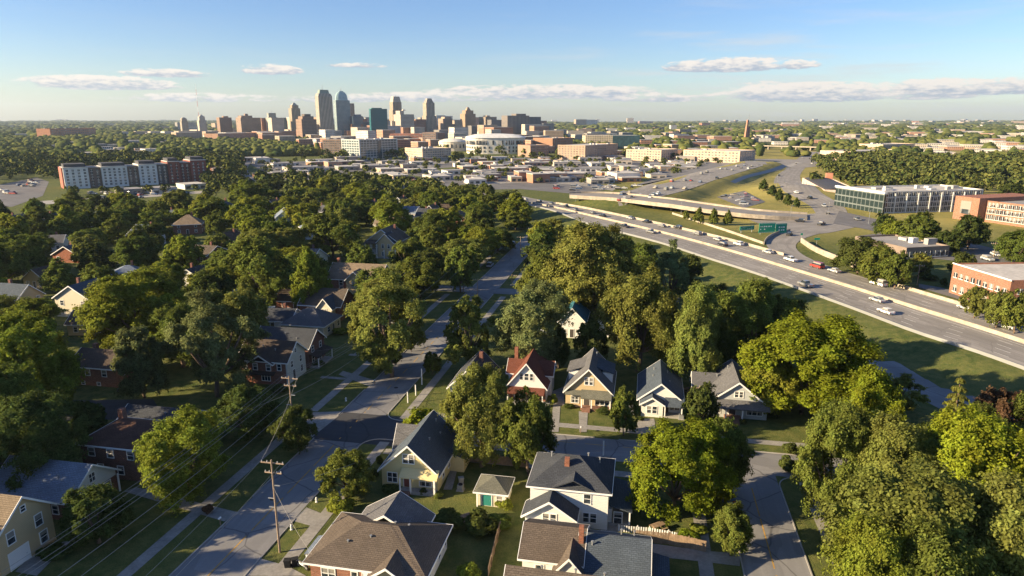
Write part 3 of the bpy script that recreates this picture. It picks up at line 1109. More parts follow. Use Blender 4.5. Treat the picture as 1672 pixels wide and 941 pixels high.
def tree_template(kind, seed, n_leaf, leaf):
    """crown and trunk meshes of a tree 10 m wide and 12 m high"""
    rng = np.random.default_rng(seed)
    W, Hh, tr = 10.0, 12.0, 1.0
    tm = MB()
    if kind in ('broad', 'upright', 'sparse'):
        nl = {'broad': 60, 'upright': 56, 'sparse': 46}[kind]
        d = unit(rng.normal(size=(nl, 3)))
        d[:, 2] = np.where(d[:, 2] < -0.8, -d[:, 2], d[:, 2])
        rad = rng.uniform(0.0, 1, nl) ** .6 * .55 + .37 if kind != 'sparse' else rng.uniform(0.55, 0.9, nl)
        lop = 1 + 0.16 * np.sin(np.arctan2(d[:, 1], d[:, 0]) * rng.integers(2, 4) + rng.uniform(0, 6))
        cz = tr + (Hh - tr) * (0.45 if kind != 'upright' else 0.42)
        half = np.array([W / 2, W / 2, (Hh - tr) * 0.5])
        lc = d * rad[:, None] * half * lop[:, None]
        if kind == 'upright':
            k = np.clip((lc[:, 2] + half[2]) / (2 * half[2]), 0, 1)
            lc[:, :2] *= (1.15 - 0.75 * k)[:, None]
        lc[:, 2] += cz
        lr = rng.uniform(0.085, 0.185, nl) * W * (1.2 - 0.4 * rad)
        if kind == 'sparse':
            lr *= 0.8
        w = lr ** 2 / (lr ** 2).sum()
        idx = rng.choice(nl, n_leaf, p=w)
        out = unit(lc - np.array([0, 0, cz - 1.0]))
        dd = unit(rng.normal(size=(n_leaf, 3)) + out[idx] * 0.55 + np.array([0, 0, 0.25]))
        # lumpy lobes: a second level of small bunches
        ns = 12
        sub = unit(rng.normal(size=(nl * ns, 3)) + np.repeat(out, ns, 0) * 0.8 + np.array([0, 0, 0.35]))
        slen = rng.uniform(0.75, 1.5, nl * ns)
        pick = idx * ns + rng.integers(0, ns, n_leaf)
        tt = rng.uniform(0.25, 1.0, n_leaf) ** 0.8
        shoot = lc[idx] + sub[pick] * (lr[idx] * tt * slen[pick])[:, None] + rng.normal(size=(n_leaf, 3)) * (lr[idx] * (0.26 - 0.14 * tt))[:, None]
        shoot[:, 2] -= lr[idx] * 0.16 * tt ** 2 * slen[pick]
        on_shoot = (rng.random(n_leaf) < 0.72)[:, None]
        pos = np.where(on_shoot, shoot, lc[idx] + dd * lr[idx][:, None] * rng.uniform(0.5, 0.95, n_leaf)[:, None])
        nrm = unit(dd * .6 + sub[pick] * .7 + out[idx] * 0.45 + rng.normal(size=(n_leaf, 3)) * 0.42 + np.array([0, 0, 0.25]))
        cm = leaves_mesh('crown', pos, nrm, leaf, rng)
        fork = (rng.normal() * .2, rng.normal() * .2, tr + 1.2)
        tm.tube([(0, 0, -0.3), (0.03, 0, 0.6), (fork[0] * .6, fork[1] * .6, tr), fork], [0.42, 0.3, 0.26, 0.22], 7)
        order = rng.permutation(nl)[: (12 if kind != 'sparse' else 18)]
        for k in order:
            p = lc[k]
            mid = (fork[0] * .5 + p[0] * .45, fork[1] * .5 + p[1] * .45, fork[2] * .55 + p[2] * .4)
            tm.tube([fork, mid, tuple(p)], [0.16, 0.1, 0.03] if kind != 'sparse' else [0.2, 0.14, 0.05], 5)
    elif kind == 'conifer':
        t = rng.random(n_leaf) ** 0.75
        lev = np.floor(t * 11) / 11
        z = 0.8 + (Hh - 0.8) * (0.7 * lev + 0.3 * t)
        rmax = W / 2 * (1 - z / (Hh * 1.03)) ** 0.85
        ang = rng.uniform(0, 2 * math.pi, n_leaf)
        br = 0.78 + 0.3 * np.sin(ang * 7 + lev * 40) + rng.normal(size=n_leaf) * .06
        r = rmax * br * rng.uniform(0.55, 1, n_leaf) ** 0.6
        pos = np.stack([r * np.cos(ang), r * np.sin(ang), z - r * 0.22], -1)
        nrm = unit(np.stack([np.cos(ang), np.sin(ang), np.full(n_leaf, 0.9)], -1) + rng.normal(size=(n_leaf, 3)) * .5)
        cm = leaves_mesh('crown', pos, nrm, leaf, rng, 0.45)
        tm.tube([(0, 0, -.3), (0, 0, 6), (0, 0, 11.5)], [0.32, 0.2, 0.03], 7)
    else:   # bush
        nl = 16
        d = unit(rng.normal(size=(nl, 3)))
        d[:, 2] = np.abs(d[:, 2])
        lc = d * rng.uniform(0.2, 0.75, nl)[:, None] * np.array([W / 2, W / 2, Hh * .55]) + np.array([0, 0, Hh * .28])
        lr = rng.uniform(0.16, 0.28, nl) * W
        idx = rng.choice(nl, n_leaf, p=lr ** 2 / (lr ** 2).sum())
        dd = unit(rng.normal(size=(n_leaf, 3)) + d[idx] * .5)
        pos = lc[idx] + dd * lr[idx][:, None] * rng.uniform(0.7, 1.1, n_leaf)[:, None]
        pos[:, 2] = np.maximum(pos[:, 2], 0.1)
        cm = leaves_mesh('crown', pos, unit(dd + rng.normal(size=(n_leaf, 3)) * .5 + np.array([0, 0, .3])), leaf, rng)
        tm.tube([(0, 0, -.3), (0, 0, 4)], [0.3, 0.12], 6)
    return cm, tm.mesh('trunk', MATS['bark'], True)


TREES = {}
for lod, nlf, lsz in (('top', 75000, 0.125), ('hi', 30000, 0.2), ('mid', 9000, 0.34), ('low', 4800, 0.46)):
    for kind, seeds in (('broad', (11, 12, 13, 14, 15)), ('upright', (21, 22, 23)), ('sparse', (31, 32)), ('conifer', (41, 42)), ('bush', (51, 52))):
        if kind == 'bush' and lod in ('low', 'top') or kind == 'conifer' and lod == 'top':
            continue
        for s_ in seeds:
            k_ = {'sparse': 0.62, 'conifer': 0.7, 'bush': 0.3}.get(kind, 1.0)
            z_ = {'bush': 1.9, 'conifer': 0.9}.get(kind, 1.0)
            TREES.setdefault((kind, lod), []).append(tree_template(kind, s_, int(nlf * k_), lsz * z_))

HUE = {'D': ((0.084, 0.108, 0.029), 'dark green'), 'G': ((0.130, 0.160, 0.034), 'mid green'), 'O': ((0.178, 0.196, 0.047), 'olive green'),
       'Y': ((0.188, 0.232, 0.022), 'yellow green'), 'L': ((0.200, 0.226, 0.033), 'light green'), 'S': ((0.157, 0.184, 0.071), 'grey green'),
       'R': ((0.112, 0.066, 0.039), 'reddish brown')}
SHAPE = {'broad': 'broad', 'upright': 'upright', 'sparse': 'open-branched', 'conifer': 'conical', 'bush': 'bushy'}
NT_COUNT = [0]
_trng = random.Random(77)


def plant(p, w, h, hue, kind='broad', label=None, group=None, px_w=None, name=None, cat='tree', where=None):
    """one tree at ground point p: an Empty at its foot with crown and trunk"""
    if px_w is None:
        px_w = w * F_PX / max(20.0, depth_of(p))
    lod = 'top' if px_w > 105 else 'hi' if px_w > 62 else 'mid' if px_w > 26 else 'low'
    if kind == 'bush' and lod == 'low':
        lod = 'mid'
    if kind in ('bush', 'conifer') and lod == 'top':
        lod = 'hi'
    cm, tm = _trng.choice(TREES[(kind, lod)])
    r = root(name or ('conifer_tree' if kind == 'conifer' else 'tree'), (p[0], p[1], p[2]), _trng.uniform(0, 6.283), label, cat, group)
    c = link('crown', cm, r)
    k = link('trunk', tm, r)
    sx, sz = w / 10.0, h / 12.0
    for o in (c, k):
        o.scale = (sx, sx * _trng.uniform(0.92, 1.08), sz)
    b, hn = HUE[hue]
    j = _trng.uniform(0.85, 1.15)
    c.color = (b[0] * j * _trng.uniform(.92, 1.08), b[1] * j, b[2] * j, 1)
    NT_COUNT[0] += 1
    if not label:
        sz_word = '' if px_w > 60 else 'small ' if px_w < 22 else ''
        LATER.append((r, f'{sz_word}{hn} {SHAPE[kind]} tree', 'tree'))
    return r


def px_tree(cx, ytop, ybase, wpx, hue, kind='broad', label=None, lm=None, group=None):
    p = at(cx, ybase)
    w = wpx * depth_of(p) / F_PX
    h = max(2.0, z_at(p, ytop) - p.z)
    # the crown overhangs towards the camera: take the top of the crown a little nearer
    r = plant(p, w, h, hue, kind, label, group, wpx)
    if lm:
        LAND.append((cx, (ytop + ybase) / 2, lm))
    TAKEN.append((p.x, p.y, w * .4))
    return r


TAKEN = []


def shrub(cx, cy, wpx, hpx, hue, label=None):
    p = at(cx, cy)
    k = depth_of(p) / F_PX
    r = plant(p, wpx * k, hpx * k * 1.05, hue, 'bush', label, None, max(30, wpx), 'shrub', 'shrub')
    if not label:
        LATER.pop()
        LATER.append((r, f'low {HUE[hue][1]} shrub', 'shrub'))
    return r


# ------------------------------------------------------------------ windows, doors and house bodies
_wcache = {}


def window_meshes(w, h, style):
    key = (round(w, 2), round(h, 2), style)
    if key not in _wcache:
        fr, pn = MB(), MB()
        t = 0.1 if style != 'far' else 0.12
        fr.box(-w / 2 - t, w / 2 + t, -0.07, 0.02, h, h + t)
        fr.box(-w / 2 - t, w / 2 + t, -0.10, 0.02, -t, 0)
        fr.box(-w / 2 - t, -w / 2, -0.07, 0.02, 0, h)
        fr.box(w / 2, w / 2 + t, -0.07, 0.02, 0, h)
        if style in ('sash', 'double'):
            fr.box(-w / 2, w / 2, -0.05, 0.0, h * .5 - .035, h * .5 + .035)
        if style == 'double':
            fr.box(-.05, .05, -0.055, 0.0, 0, h)
        if style == 'triple':
            for k in (-1, 1):
                fr.box(w / 6 * k - .05, w / 6 * k + .05, -0.055, 0.0, 0, h)
        pn.box(-w / 2, w / 2, -0.022, 0.01, 0, h)
        _wcache[key] = (fr.mesh('window', MATS['trim']), pn.mesh('pane', MATS['glass']))
    return _wcache[key]


class House:
    """walls, roof and trim in local axes: x along the front, y into the plot, z up; the front is y = -d/2"""
    def __init__(self, name, label, corner, rz, w, d, lm=None, cat='house', group=None, z=None):
        self.w, self.d = w, d
        c, s = math.cos(rz), math.sin(rz)
        ox = corner[0] + c * w / 2 - s * d / 2
        oy = corner[1] + s * w / 2 + c * d / 2
        oz = float(hgt(ox, oy)) if z is None else z
        self.r = root(name, (ox, oy, oz), rz, label, cat, group, lm)
        self.rz = rz
        TAKEN.append((ox, oy, max(w, d) * 0.62))
        self.walls, self.roofs = {}, {}
        self.trim = MB()

    def W(self, m):
        return self.walls.setdefault(m, MB())

    def R(self, m):
        return self.roofs.setdefault(m, MB())

    def body(self, m, x0, x1, y0, y1, h, gable=None, rise=0, z0=-0.3):
        mb = self.W(m)
        mb.box(x0, x1, y0, y1, z0, h)
        if gable == 'y':      # ridge along y, gable ends at y0 and y1
            xm = (x0 + x1) / 2
            n = len(mb.v)
            mb.v += [(x0, y0, h), (x1, y0, h), (xm, y0, h + rise), (x0, y1, h), (x1, y1, h), (xm, y1, h + rise)]
            mb.f += [(n, n + 1, n + 2), (n + 4, n + 3, n + 5)]
            mb.mi += [0, 0]
        elif gable == 'x':
            ym = (y0 + y1) / 2
            n = len(mb.v)
            mb.v += [(x0, y0, h), (x0, y1, h), (x0, ym, h + rise), (x1, y0, h), (x1, y1, h), (x1, ym, h + rise)]
            mb.f += [(n + 1, n, n + 2), (n + 3, n + 4, n + 5)]
            mb.mi += [0, 0]

    def gable_roof(self, m, x0, x1, y0, y1, h, rise, axis, oh=0.45, th=0.16, rake=True):
        mb = self.R(m)
        if axis == 'y':
            xm = (x0 + x1) / 2
            k = rise / (x1 - xm)
            ya, yb = y0 - oh, y1 + oh
            ze = h - k * oh
            zt = h + rise + th
            mb.slab([(x0 - oh, ya, ze + th), (xm, ya, zt), (xm, yb, zt), (x0 - oh, yb, ze + th)], th)
            mb.slab([(xm, ya, zt), (x1 + oh, ya, ze + th), (x1 + oh, yb, ze + th), (xm, yb, zt)], th)
            if rake:
                for yy in (ya - .06, yb):
                    for sg in (-1, 1):
                        xe = xm + sg * (x1 - xm + oh)
                        q = [(xm, yy, zt + .02), (xe, yy, ze + th + .02), (xe, yy + .06, ze + th + .02), (xm, yy + .06, zt + .02)]
                        self.trim.slab(q if sg > 0 else [q[1], q[0], q[3], q[2]], 0.3)
                for sg in (-1, 1):
                    xe = xm + sg * (x1 - xm + oh)
                    self.trim.box(min(xe, xe + sg * .06), max(xe, xe + sg * .06), ya, yb, ze - .08, ze + th - .02)
        else:
            ym = (y0 + y1) / 2
            k = rise / (y1 - ym)
            xa, xb = x0 - oh, x1 + oh
            ze = h - k * oh
            zt = h + rise + th
            mb.slab([(xa, y0 - oh, ze + th), (xb, y0 - oh, ze + th), (xb, ym, zt), (xa, ym, zt)], th)
            mb.slab([(xa, ym, zt), (xb, ym, zt), (xb, y1 + oh, ze + th), (xa, y1 + oh, ze + th)], th)
            if rake:
                for xx in (xa - .06, xb):
                    for sg in (-1, 1):
                        ye = ym + sg * (y1 - ym + oh)
                        q = [(xx, ye, ze + th + .02), (xx + .06, ye, ze + th + .02), (xx + .06, ym, zt + .02), (xx, ym, zt + .02)]
                        self.trim.slab(q if sg < 0 else [q[3], q[2], q[1], q[0]], 0.3)
                for sg in (-1, 1):
                    ye = ym + sg * (y1 - ym + oh)
                    self.trim.box(xa, xb, min(ye, ye + sg * .06), max(ye, ye + sg * .06), ze - .08, ze + th - .02)

    def hip_roof(self, m, x0, x1, y0, y1, h, rise, oh=0.5, ridge=None, trim=True):
        mb = self.R(m)
        X0, X1, Y0, Y1 = x0 - oh, x1 + oh, y0 - oh, y1 + oh
        lx, ly = X1 - X0, Y1 - Y0
        if ridge is None:
            ridge = 'x' if lx >= ly else 'y'
        hs = min(lx, ly) / 2 * 0.98
        xm, ym = (X0 + X1) / 2, (Y0 + Y1) / 2
        if ridge == 'x':
            a, b = (min(X0 + hs, xm - .05), ym), (max(X1 - hs, xm + .05), ym)
        else:
            a, b = (xm, min(Y0 + hs, ym - .05)), (xm, max(Y1 - hs, ym + .05))
        z = h + .1
        zt = z + rise
        n = len(mb.v)
        mb.v += [(X0, Y0, z), (X1, Y0, z), (X1, Y1, z), (X0, Y1, z), (*a, zt), (*b, zt)]
        if ridge == 'x':
            fs = [(0, 1, 5, 4), (1, 2, 5), (2, 3, 4, 5), (3, 0, 4)]
        else:
            fs = [(0, 1, 4), (1, 2, 5, 4), (2, 3, 5), (3, 0, 4, 5)]
        for f in fs + [(3, 2, 1, 0)]:
            mb.f.append(tuple(n + i for i in f))
            mb.mi.append(0)
        if trim:
            for q in ((X0 - .05, X1 + .05, Y0 - .06, Y0 - .002), (X0 - .05, X1 + .05, Y1 + .002, Y1 + .06), (X0 - .06, X0 - .002, Y0, Y1), (X1 + .002, X1 + .06, Y0, Y1)):
                self.trim.box(*q, z - .2, z + .015)

    def shed_roof(self, m, x0, x1, y0, y1, zlow, zhigh, low='front', th=0.14):
        """sloping sheet whose low edge is at the front (y0), or at left or right"""
        z = {'front': (zlow, zlow, zhigh, zhigh), 'left': (zlow, zhigh, zhigh, zlow), 'right': (zhigh, zlow, zlow, zhigh), 'back': (zhigh, zhigh, zlow, zlow)}[low]
        self.R(m).slab([(x0, y0, z[0]), (x1, y0, z[1]), (x1, y1, z[2]), (x0, y1, z[3])], th)

    def win(self, face, u, z, w=0.9, h=1.4, style='sash', off=None, single=False):
        fr, pn = window_meshes(w, h, style)
        if face == 'F':
            loc, rz = (u, (-self.d / 2 if off is None else off), z), 0
        elif face == 'B':
            loc, rz = (u, (self.d / 2 if off is None else off), z), math.pi
        elif face == 'R':
            loc, rz = ((self.w / 2 if off is None else off), u, z), math.pi / 2
        else:
            loc, rz = ((-self.w / 2 if off is None else off), u, z), -math.pi / 2
        o = link('window', fr, self.r, loc, rz)
        link('pane', pn, o)
        return o

    def door(self, face, u, z, w=0.95, h=2.05, m='door_dark', off=None, garage=False):
        d, f = MB(), MB()
        t = 0.1
        d.box(-w / 2, w / 2, -0.04, 0.03, 0, h)
        f.box(-w / 2 - t, w / 2 + t, -0.08, 0.03, h, h + t)
        f.box(-w / 2 - t, -w / 2, -0.08, 0.03, 0, h)
        f.box(w / 2, w / 2 + t, -0.08, 0.03, 0, h)
        if garage:
            for k in range(1, 4):
                d.box(-w / 2 + .05, w / 2 - .05, -0.05, -0.041, h * k / 4 - .02, h * k / 4 + .01)
        if face == 'F':
            loc, rz = (u, (-self.d / 2 if off is None else off), z), 0
        elif face == 'R':
            loc, rz = ((self.w / 2 if off is None else off), u, z), math.pi / 2
        else:
            loc, rz = ((-self.w / 2 if off is None else off), u, z), -math.pi / 2
        o = d.build('garage_door' if garage else 'door', MATS[m], self.r, loc, rz)
        f.build('frame', MATS['trim'], o)
        k = MB()
        k.tube([(w * .36, -.04, h * .45), (w * .36, -.11, h * .45)], .04, 6)
        k.build('handle', MATS['metal'], o)

    def post(self, x, y, z0, z1, r=0.09):
        m = MB()
        m.box(x - r, x + r, y - r, y + r, z0, z1)
        m.build('porch_post', MATS['trim'], self.r)

    def steps(self, x0, x1, y0, n=3, m='step', run=0.32):
        s = MB()
        for k in range(n):
            s.box(x0, x1, y0 - run * (k + 1), y0 - run * k - .002, -.2, 0.17 * (n - k))
        s.build('steps', MATS[m], self.r)

    def deck(self, x0, x1, y0, y1, z, m='concrete'):
        s = MB()
        s.box(x0, x1, y0, y1, -.2, z)
        s.build('porch_floor', MATS[m], self.r)

    def chimney(self, x, y, z0, z1, m='brick_dark', s=0.42):
        c = MB()
        c.box(x - s, x + s, y - s, y + s, z0, z1)
        o = c.build('chimney', MATS[m], self.main_roof or self.r, uv=True)
        k = MB()
        k.box(x - s - .08, x + s + .08, y - s - .08, y + s + .08, z1 + .002, z1 + .13)
        k.build('cap', MATS['concrete'], o) if not self.main_roof else None

    def vents(self, pts):
        for x, y, z in pts:
            v = MB()
            v.tube([(x, y, z - .4), (x, y, z + .35)], .09, 6)
            v.tube([(x, y, z + .352), (x, y, z + .45)], .16, 6)
            v.build('roof_vent', MATS['metal'], self.main_roof or self.r)

    def done(self, trim='trim'):
        for m, mb in self.walls.items():
            mb.build('wall', MATS[m], self.r, uv=True)
        self.main_roof = None
        for m, mb in self.roofs.items():
            o = mb.build('roof', MATS[m], self.r, uv=True)
            self.main_roof = self.main_roof or o
        if self.trim.v:
            self.trim.build('trim', MATS[trim], self.r)
        return self


# ------------------------------------------------------------------ vehicles
def car_meshes():
    """body, glass, wheel and lamp meshes of a saloon, a van and a pickup; x forward, origin on the road"""
    out = {}
    for kind, L, W, prof, cab in (
            ('car', 4.6, 1.8, [(-2.3, .35), (-2.3, .85), (-2.15, .95), (2.0, .82), (2.28, .65), (2.3, .35)], [(-1.75, .93), (-1.25, 1.45), (.35, 1.47), (1.05, .90)]),
            ('suv', 4.8, 1.9, [(-2.4, .4), (-2.4, 1.0), (-2.3, 1.08), (2.1, 1.0), (2.38, .85), (2.4, .4)], [(-2.25, 1.06), (-2.0, 1.74), (.45, 1.76), (1.15, 1.02)]),
            ('van', 5.3, 2.0, [(-2.6, .4), (-2.6, 1.15), (-2.55, 1.2), (2.0, 1.15), (2.6, .9), (2.62, .4)], [(-2.52, 1.18), (-2.45, 2.1), (1.0, 2.12), (1.9, 1.12)]),
            ('pickup', 5.6, 1.95, [(-2.8, .45), (-2.8, 1.05), (-2.75, 1.08), (2.4, 1.05), (2.75, .9), (2.8, .45)], [(-.9, 1.06), (-.75, 1.78), (.8, 1.8), (1.4, 1.05)])):
        b, g = MB(), MB()
        hw = W / 2
        n = len(prof)
        for y, tuck in ((-hw, 0), (hw, 0)):
            b.v += [(x, y * (0.96 if z < .5 or z > .8 else 1.0), z) for x, z in prof]
        b.f.append(tuple(range(n)))
        b.f.append(tuple(reversed(range(n, 2 * n))))
        b.mi += [0, 0]
        for i in range(n):
            j = (i + 1) % n
            b.f.append((i, n + i, n + j, j))
            b.mi.append(0)
        # cabin: glass below, painted roof above
        (x0, z0), (x1, z1), (x2, z2), (x3, z3) = cab
        gw0, gw1 = hw * .94, hw * .76
        g.v += [(x0, -gw0, z0 - .03), (x3, -gw0, z3 - .03), (x3, gw0, z3 - .03), (x0, gw0, z0 - .03), (x1, -gw1, z1), (x2, -gw1, z2), (x2, gw1, z2), (x1, gw1, z1)]
        g.f += [(0, 1, 5, 4), (1, 2, 6, 5), (2, 3, 7, 6), (3, 0, 4, 7)]
        g.mi += [0] * 4
        b.slab([(x1, -gw1, z1 + .06), (x2, -gw1, z2 + .06), (x2, gw1, z2 + .06), (x1, gw1, z1 + .06)], .08)
        for sx in (-1, 1):
            b.slab([(x0 * .45 + x3 * .55 - .05, sx * gw0 * .985 - .02, z0 + .02), (x0 * .45 + x3 * .55 + .05, sx * gw0 * .985 - .02, z0 + .02),
                    (x0 * .45 + x3 * .55 + .05, sx * gw0 * .985 + .02, z0 + .02), (x0 * .45 + x3 * .55 - .05, sx * gw0 * .985 + .02, z0 + .02)], .05)
        wl = MB()
        wl.tube([(0, -.11, 0), (0, .11, 0)], .34, 12)
        rm = MB()
        rm.tube([(0, -.125, 0), (0, .125, 0)], .2, 10)
        hl, tl = MB(), MB()
        hl.box(-.05, .06, -.18, .18, -.08, .08)
        out[kind] = dict(body=b.mesh('body', MATS['car_paint']), glass=g.mesh('window', MATS['glass']), wheel=wl.mesh('wheel', MATS['tyre']), rim=rm.mesh('rim', MATS['rim']),
                         head=hl.mesh('headlight', MATS['lamp']), tail=hl.mesh('taillight', MATS['tail']), L=L, W=W)
        one = MB()
        for src, mi in ((b, 0), (g, 1)):
            k = len(one.v)
            one.v += src.v
            one.f += [tuple(i + k for i in f) for f in src.f]
            one.mi += [mi] * len(src.f)
        for x in (-L * .3, L * .3):
            for y in (-hw + .08, hw - .08):
                k = len(one.v)
                w2 = MB()
                w2.tube([(x, y - .11, .34), (x, y + .11, .34)], .34, 8)
                one.v += w2.v
                one.f += [tuple(i + k for i in f) for f in w2.f]
                one.mi += [2] * len(w2.f)
        out[kind]['one'] = one.mesh('car', [MATS['car_paint'], MATS['glass'], MATS['tyre']])
    return out


CARS = car_meshes()
PAINT = {'white': (.72, .72, .7), 'silver': (.42, .43, .44), 'grey': (.2, .205, .21), 'black': (.02, .021, .024), 'red': (.34, .045, .035), 'blue': (.04, .09, .2), 'tan': (.4, .34, .26)}


def car(p, heading, colour, kind='car', detail=True, label=None, group=None, lm=None, where=''):
    K = CARS[kind]
    word = {'car': 'car', 'suv': 'tall car', 'van': 'van', 'pickup': 'pickup'}[kind]
    cat = {'suv': 'car'}.get(kind, word)
    nm = {'suv': 'car'}.get(kind, kind)
    col = (*PAINT[colour], 1)
    if detail:
        r = root(nm, p, heading, label, cat, group, lm)
        b = link('body', K['body'], r)
        b.color = col
        link('window', K['glass'], r)
        for x in (-K['L'] * .3, K['L'] * .3):
            for y in (-K['W'] / 2 + .09, K['W'] / 2 - .09):
                w = link('wheel', K['wheel'], r, (x, y, .34))
                link('rim', K['rim'], w)
        for y in (-K['W'] * .33, K['W'] * .33):
            link('headlight', K['head'], r, (K['L'] / 2 - .03, y, .62 if kind == 'car' else .78))
            link('taillight', K['tail'], r, (-K['L'] / 2, y, .72 if kind == 'car' else .88))
    else:
        r = link(nm, K['one'], None, p, heading)
        r.color = col
        tag(r, label or '', cat, group)
        if not label:
            del r['label']
    if not label:
        LATER.append((r, f'{colour} {word}{where}', cat))
    return r
# ------------------------------------------------------------------ houses near the camera
FACE_US = GRID            # fronts that look back at the camera, on the cross street
FACE_ST = GRID + math.pi / 2     # fronts that look at the main street from its left side


def gable_cottage(H, wall, roof, h, rise, gable_wall=None):
    w, d = H.w, H.d
    H.body(wall, -w / 2, w / 2, -d / 2, d / 2, h, 'y', rise)
    H.gable_roof(roof, -w / 2, w / 2, -d / 2, d / 2, h, rise, 'y')


# tan two-storey house at the lower left edge
H = House('house', 'tan sided two storey house with brown roof and white garage door at lower left', (-59.6, 68.2), FACE_ST, 7.6, 10, 'tan house with the white garage')
gable_cottage(H, 'side_tan', 'roof_tan', 5.2, 3.1)
H.win('F', -1.9, 3.3, .95, 1.5); H.win('F', 1.9, 3.3, .95, 1.5); H.win('F', 2.2, .8, 1.0, 1.5); H.win('F', 0.2, 6.3, .6, .7)
H.door('F', -1.3, 0, 2.6, 2.2, 'door_white', garage=True)
H.win('L', -2, 3.3, .9, 1.4); H.win('L', 2, 3.3, .9, 1.4); H.win('L', -2, .8, .9, 1.4)
H.done(); H.vents([(-2.2, 1.5, 6.8)])

# long bungalow, slate-blue roof
H = House('house', 'long bungalow with wide pale slate roof and white front gable beside the dark round tree', (-58.7, 79.6), FACE_ST, 8.4, 12.5, 'pale slate roofed bungalow')
gable_cottage(H, 'brick_dark', 'roof_light', 3.1, 3.0)
H.W('side_white').box(-4.0, 4.0, -6.29, -6.24, 2.4, 3.1)
H.W('side_white').face([(-4.1, -6.26, 3.1), (4.1, -6.26, 3.1), (0, -6.26, 6.0)])
H.win('F', 0, 3.6, 1.0, 1.2, 'double'); H.win('F', 2.3, .9, 1.2, 1.3); H.door('F', -.6, .1); H.win('L', -4, .9, .9, 1.2); H.win('L', -1, .9, .9, 1.2); H.win('L', 2.5, .9, .9, 1.2)
H.post(3.7, -6.9, 0, 2.8); H.done(); H.vents([(-2, -3.0, 4.9), (-2.6, 1.2, 4.4), (-1.0, 3.2, 5.6)])

# dark red brick house
H = House('house', 'dark red brick two storey house with low brown hipped roof', (-54.0, 89.6), FACE_ST, 8.5, 10.5, 'dark red brick house')
H.body('brick_dark', -4.25, 4.25, -5.25, 5.25, 5.3); H.hip_roof('roof_redbrown', -4.25, 4.25, -5.25, 5.25, 5.3, 2.3)
for u in (-3.2, .2, 3.4): H.win('L', u, 3.5, 1.0, 1.25)
for u in (-1.2, 2.2): H.win('L', u, .9, .95, 1.3)
for u in (-2.4, 0, 2.4): H.win('F', u, 3.5, .9, 1.3)
H.door('F', 0, .3); H.done(); H.chimney(1.5, 2.5, 6.6, 8.6)

# low dark roof at the corner
H = House('house', 'low brick house with plain dark roof behind the round tree at the corner', (-52.5, 99.0), FACE_ST, 8.5, 13, 'low dark roofed corner house')
H.body('brick_dark', -4.25, 4.25, -6.5, 6.5, 2.9, 'y', 2.4); H.gable_roof('roof_dark', -4.25, 4.25, -6.5, 6.5, 2.9, 2.4, 'y')
for u in (-3, 0, 3.4): H.win('L', u, .9, 1.0, 1.2)
H.win('F', -1.5, .9, 1.2, 1.3); H.door('F', 1.4, .2); H.done(); H.vents([(-1.2, -1, 4.6)])

# small lit brick house among the left trees
H = House('house', 'small sunlit orange brick house between large trees at the left', (-78.8, 125.8), FACE_ST, 8, 10.5, 'small sunlit brick house')
H.body('brick_orange', -4, 4, -5.25, 5.25, 4.1, 'y', 2.2); H.gable_roof('roof_umber', -4, 4, -5.25, 5.25, 4.1, 2.2, 'y')
for u in (-2.6, 1.2): H.win('L', u, 2.2, 1.0, 1.3)
H.win('L', -1.0, .2, .7, .6); H.win('L', 2.6, .2, .7, .6); H.win('F', -1.5, 2.0, 1.0, 1.3); H.door('F', 1.2, .9); H.done(); H.chimney(.8, 3, 5.4, 7.2)

# brick and pale sided pair on the main street
H = House('house', 'two storey brick house with pale sided gable facing the left side of the main street', (-45.2, 127.3), FACE_ST, 7.6, 10.5, 'brick house with the pale gable')
gable_cottage(H, 'side_pale', 'roof_umber', 5.0, 2.9)
H.W('brick_red').box(-3.83, -3.78, -5.0, 5.2, -.3, 4.9)
H.gable_roof('roof_umber', -4.4, -1.0, -2.3, 2.6, 4.6, 1.5, 'x'); H.W('brick_red').box(-4.3, -3.81, -2.2, 2.4, -.3, 4.55)
for u in (-1.5, 1.4): H.win('L', u, 3.0, .9, 1.3, off=-4.3)
H.win('L', 4.0, 3.0, .9, 1.3, off=-3.84); H.win('L', -3.6, 3.0, .8, 1.3, off=-3.84)
H.win('L', -.8, .8, 1.8, 1.3, 'triple', off=-4.3); H.shed_roof('roof_umber', -5.3, -4.25, -3.0, 3.0, 2.4, 2.8, 'left')
H.win('F', -1.8, 3.1, .85, 1.3); H.win('F', 1.8, 3.1, .85, 1.3); H.win('F', 0, 5.7, .6, .8); H.win('F', 2.0, .9, .9, 1.4); H.door('F', -1.2, .3)
H.done(); H.vents([(-1.5, 1, 6.9), (-2, -2, 6.5)])
H = House('house', 'dark roofed brick house with white framed gable just behind the pale gabled one', (-43.6, 136.6), FACE_ST, 7.4, 12.5, 'dark roofed brick house on the main street')
gable_cottage(H, 'brick_dark', 'roof_dark', 4.8, 2.8)
for u in (-1.8, 1.8): H.win('F', u, 3.1, .9, 1.3)
for u in (-3.5, 0, 3): H.win('L', u, 3.0, .9, 1.3)
H.win('F', -1.8, .8, .9, 1.4); H.door('F', 1.4, .3)
H.shed_roof('roof_umber', -3.5, 3.5, -8.4, -6.2, 2.5, 3.1); H.post(-3.2, -8.2, 0, 2.5); H.post(3.2, -8.2, 0, 2.5); H.deck(-3.5, 3.5, -8.3, -6.26, .3)
H.done(); H.vents([(-1.5, 0, 6.6), (-2.3, -3, 5.9)])
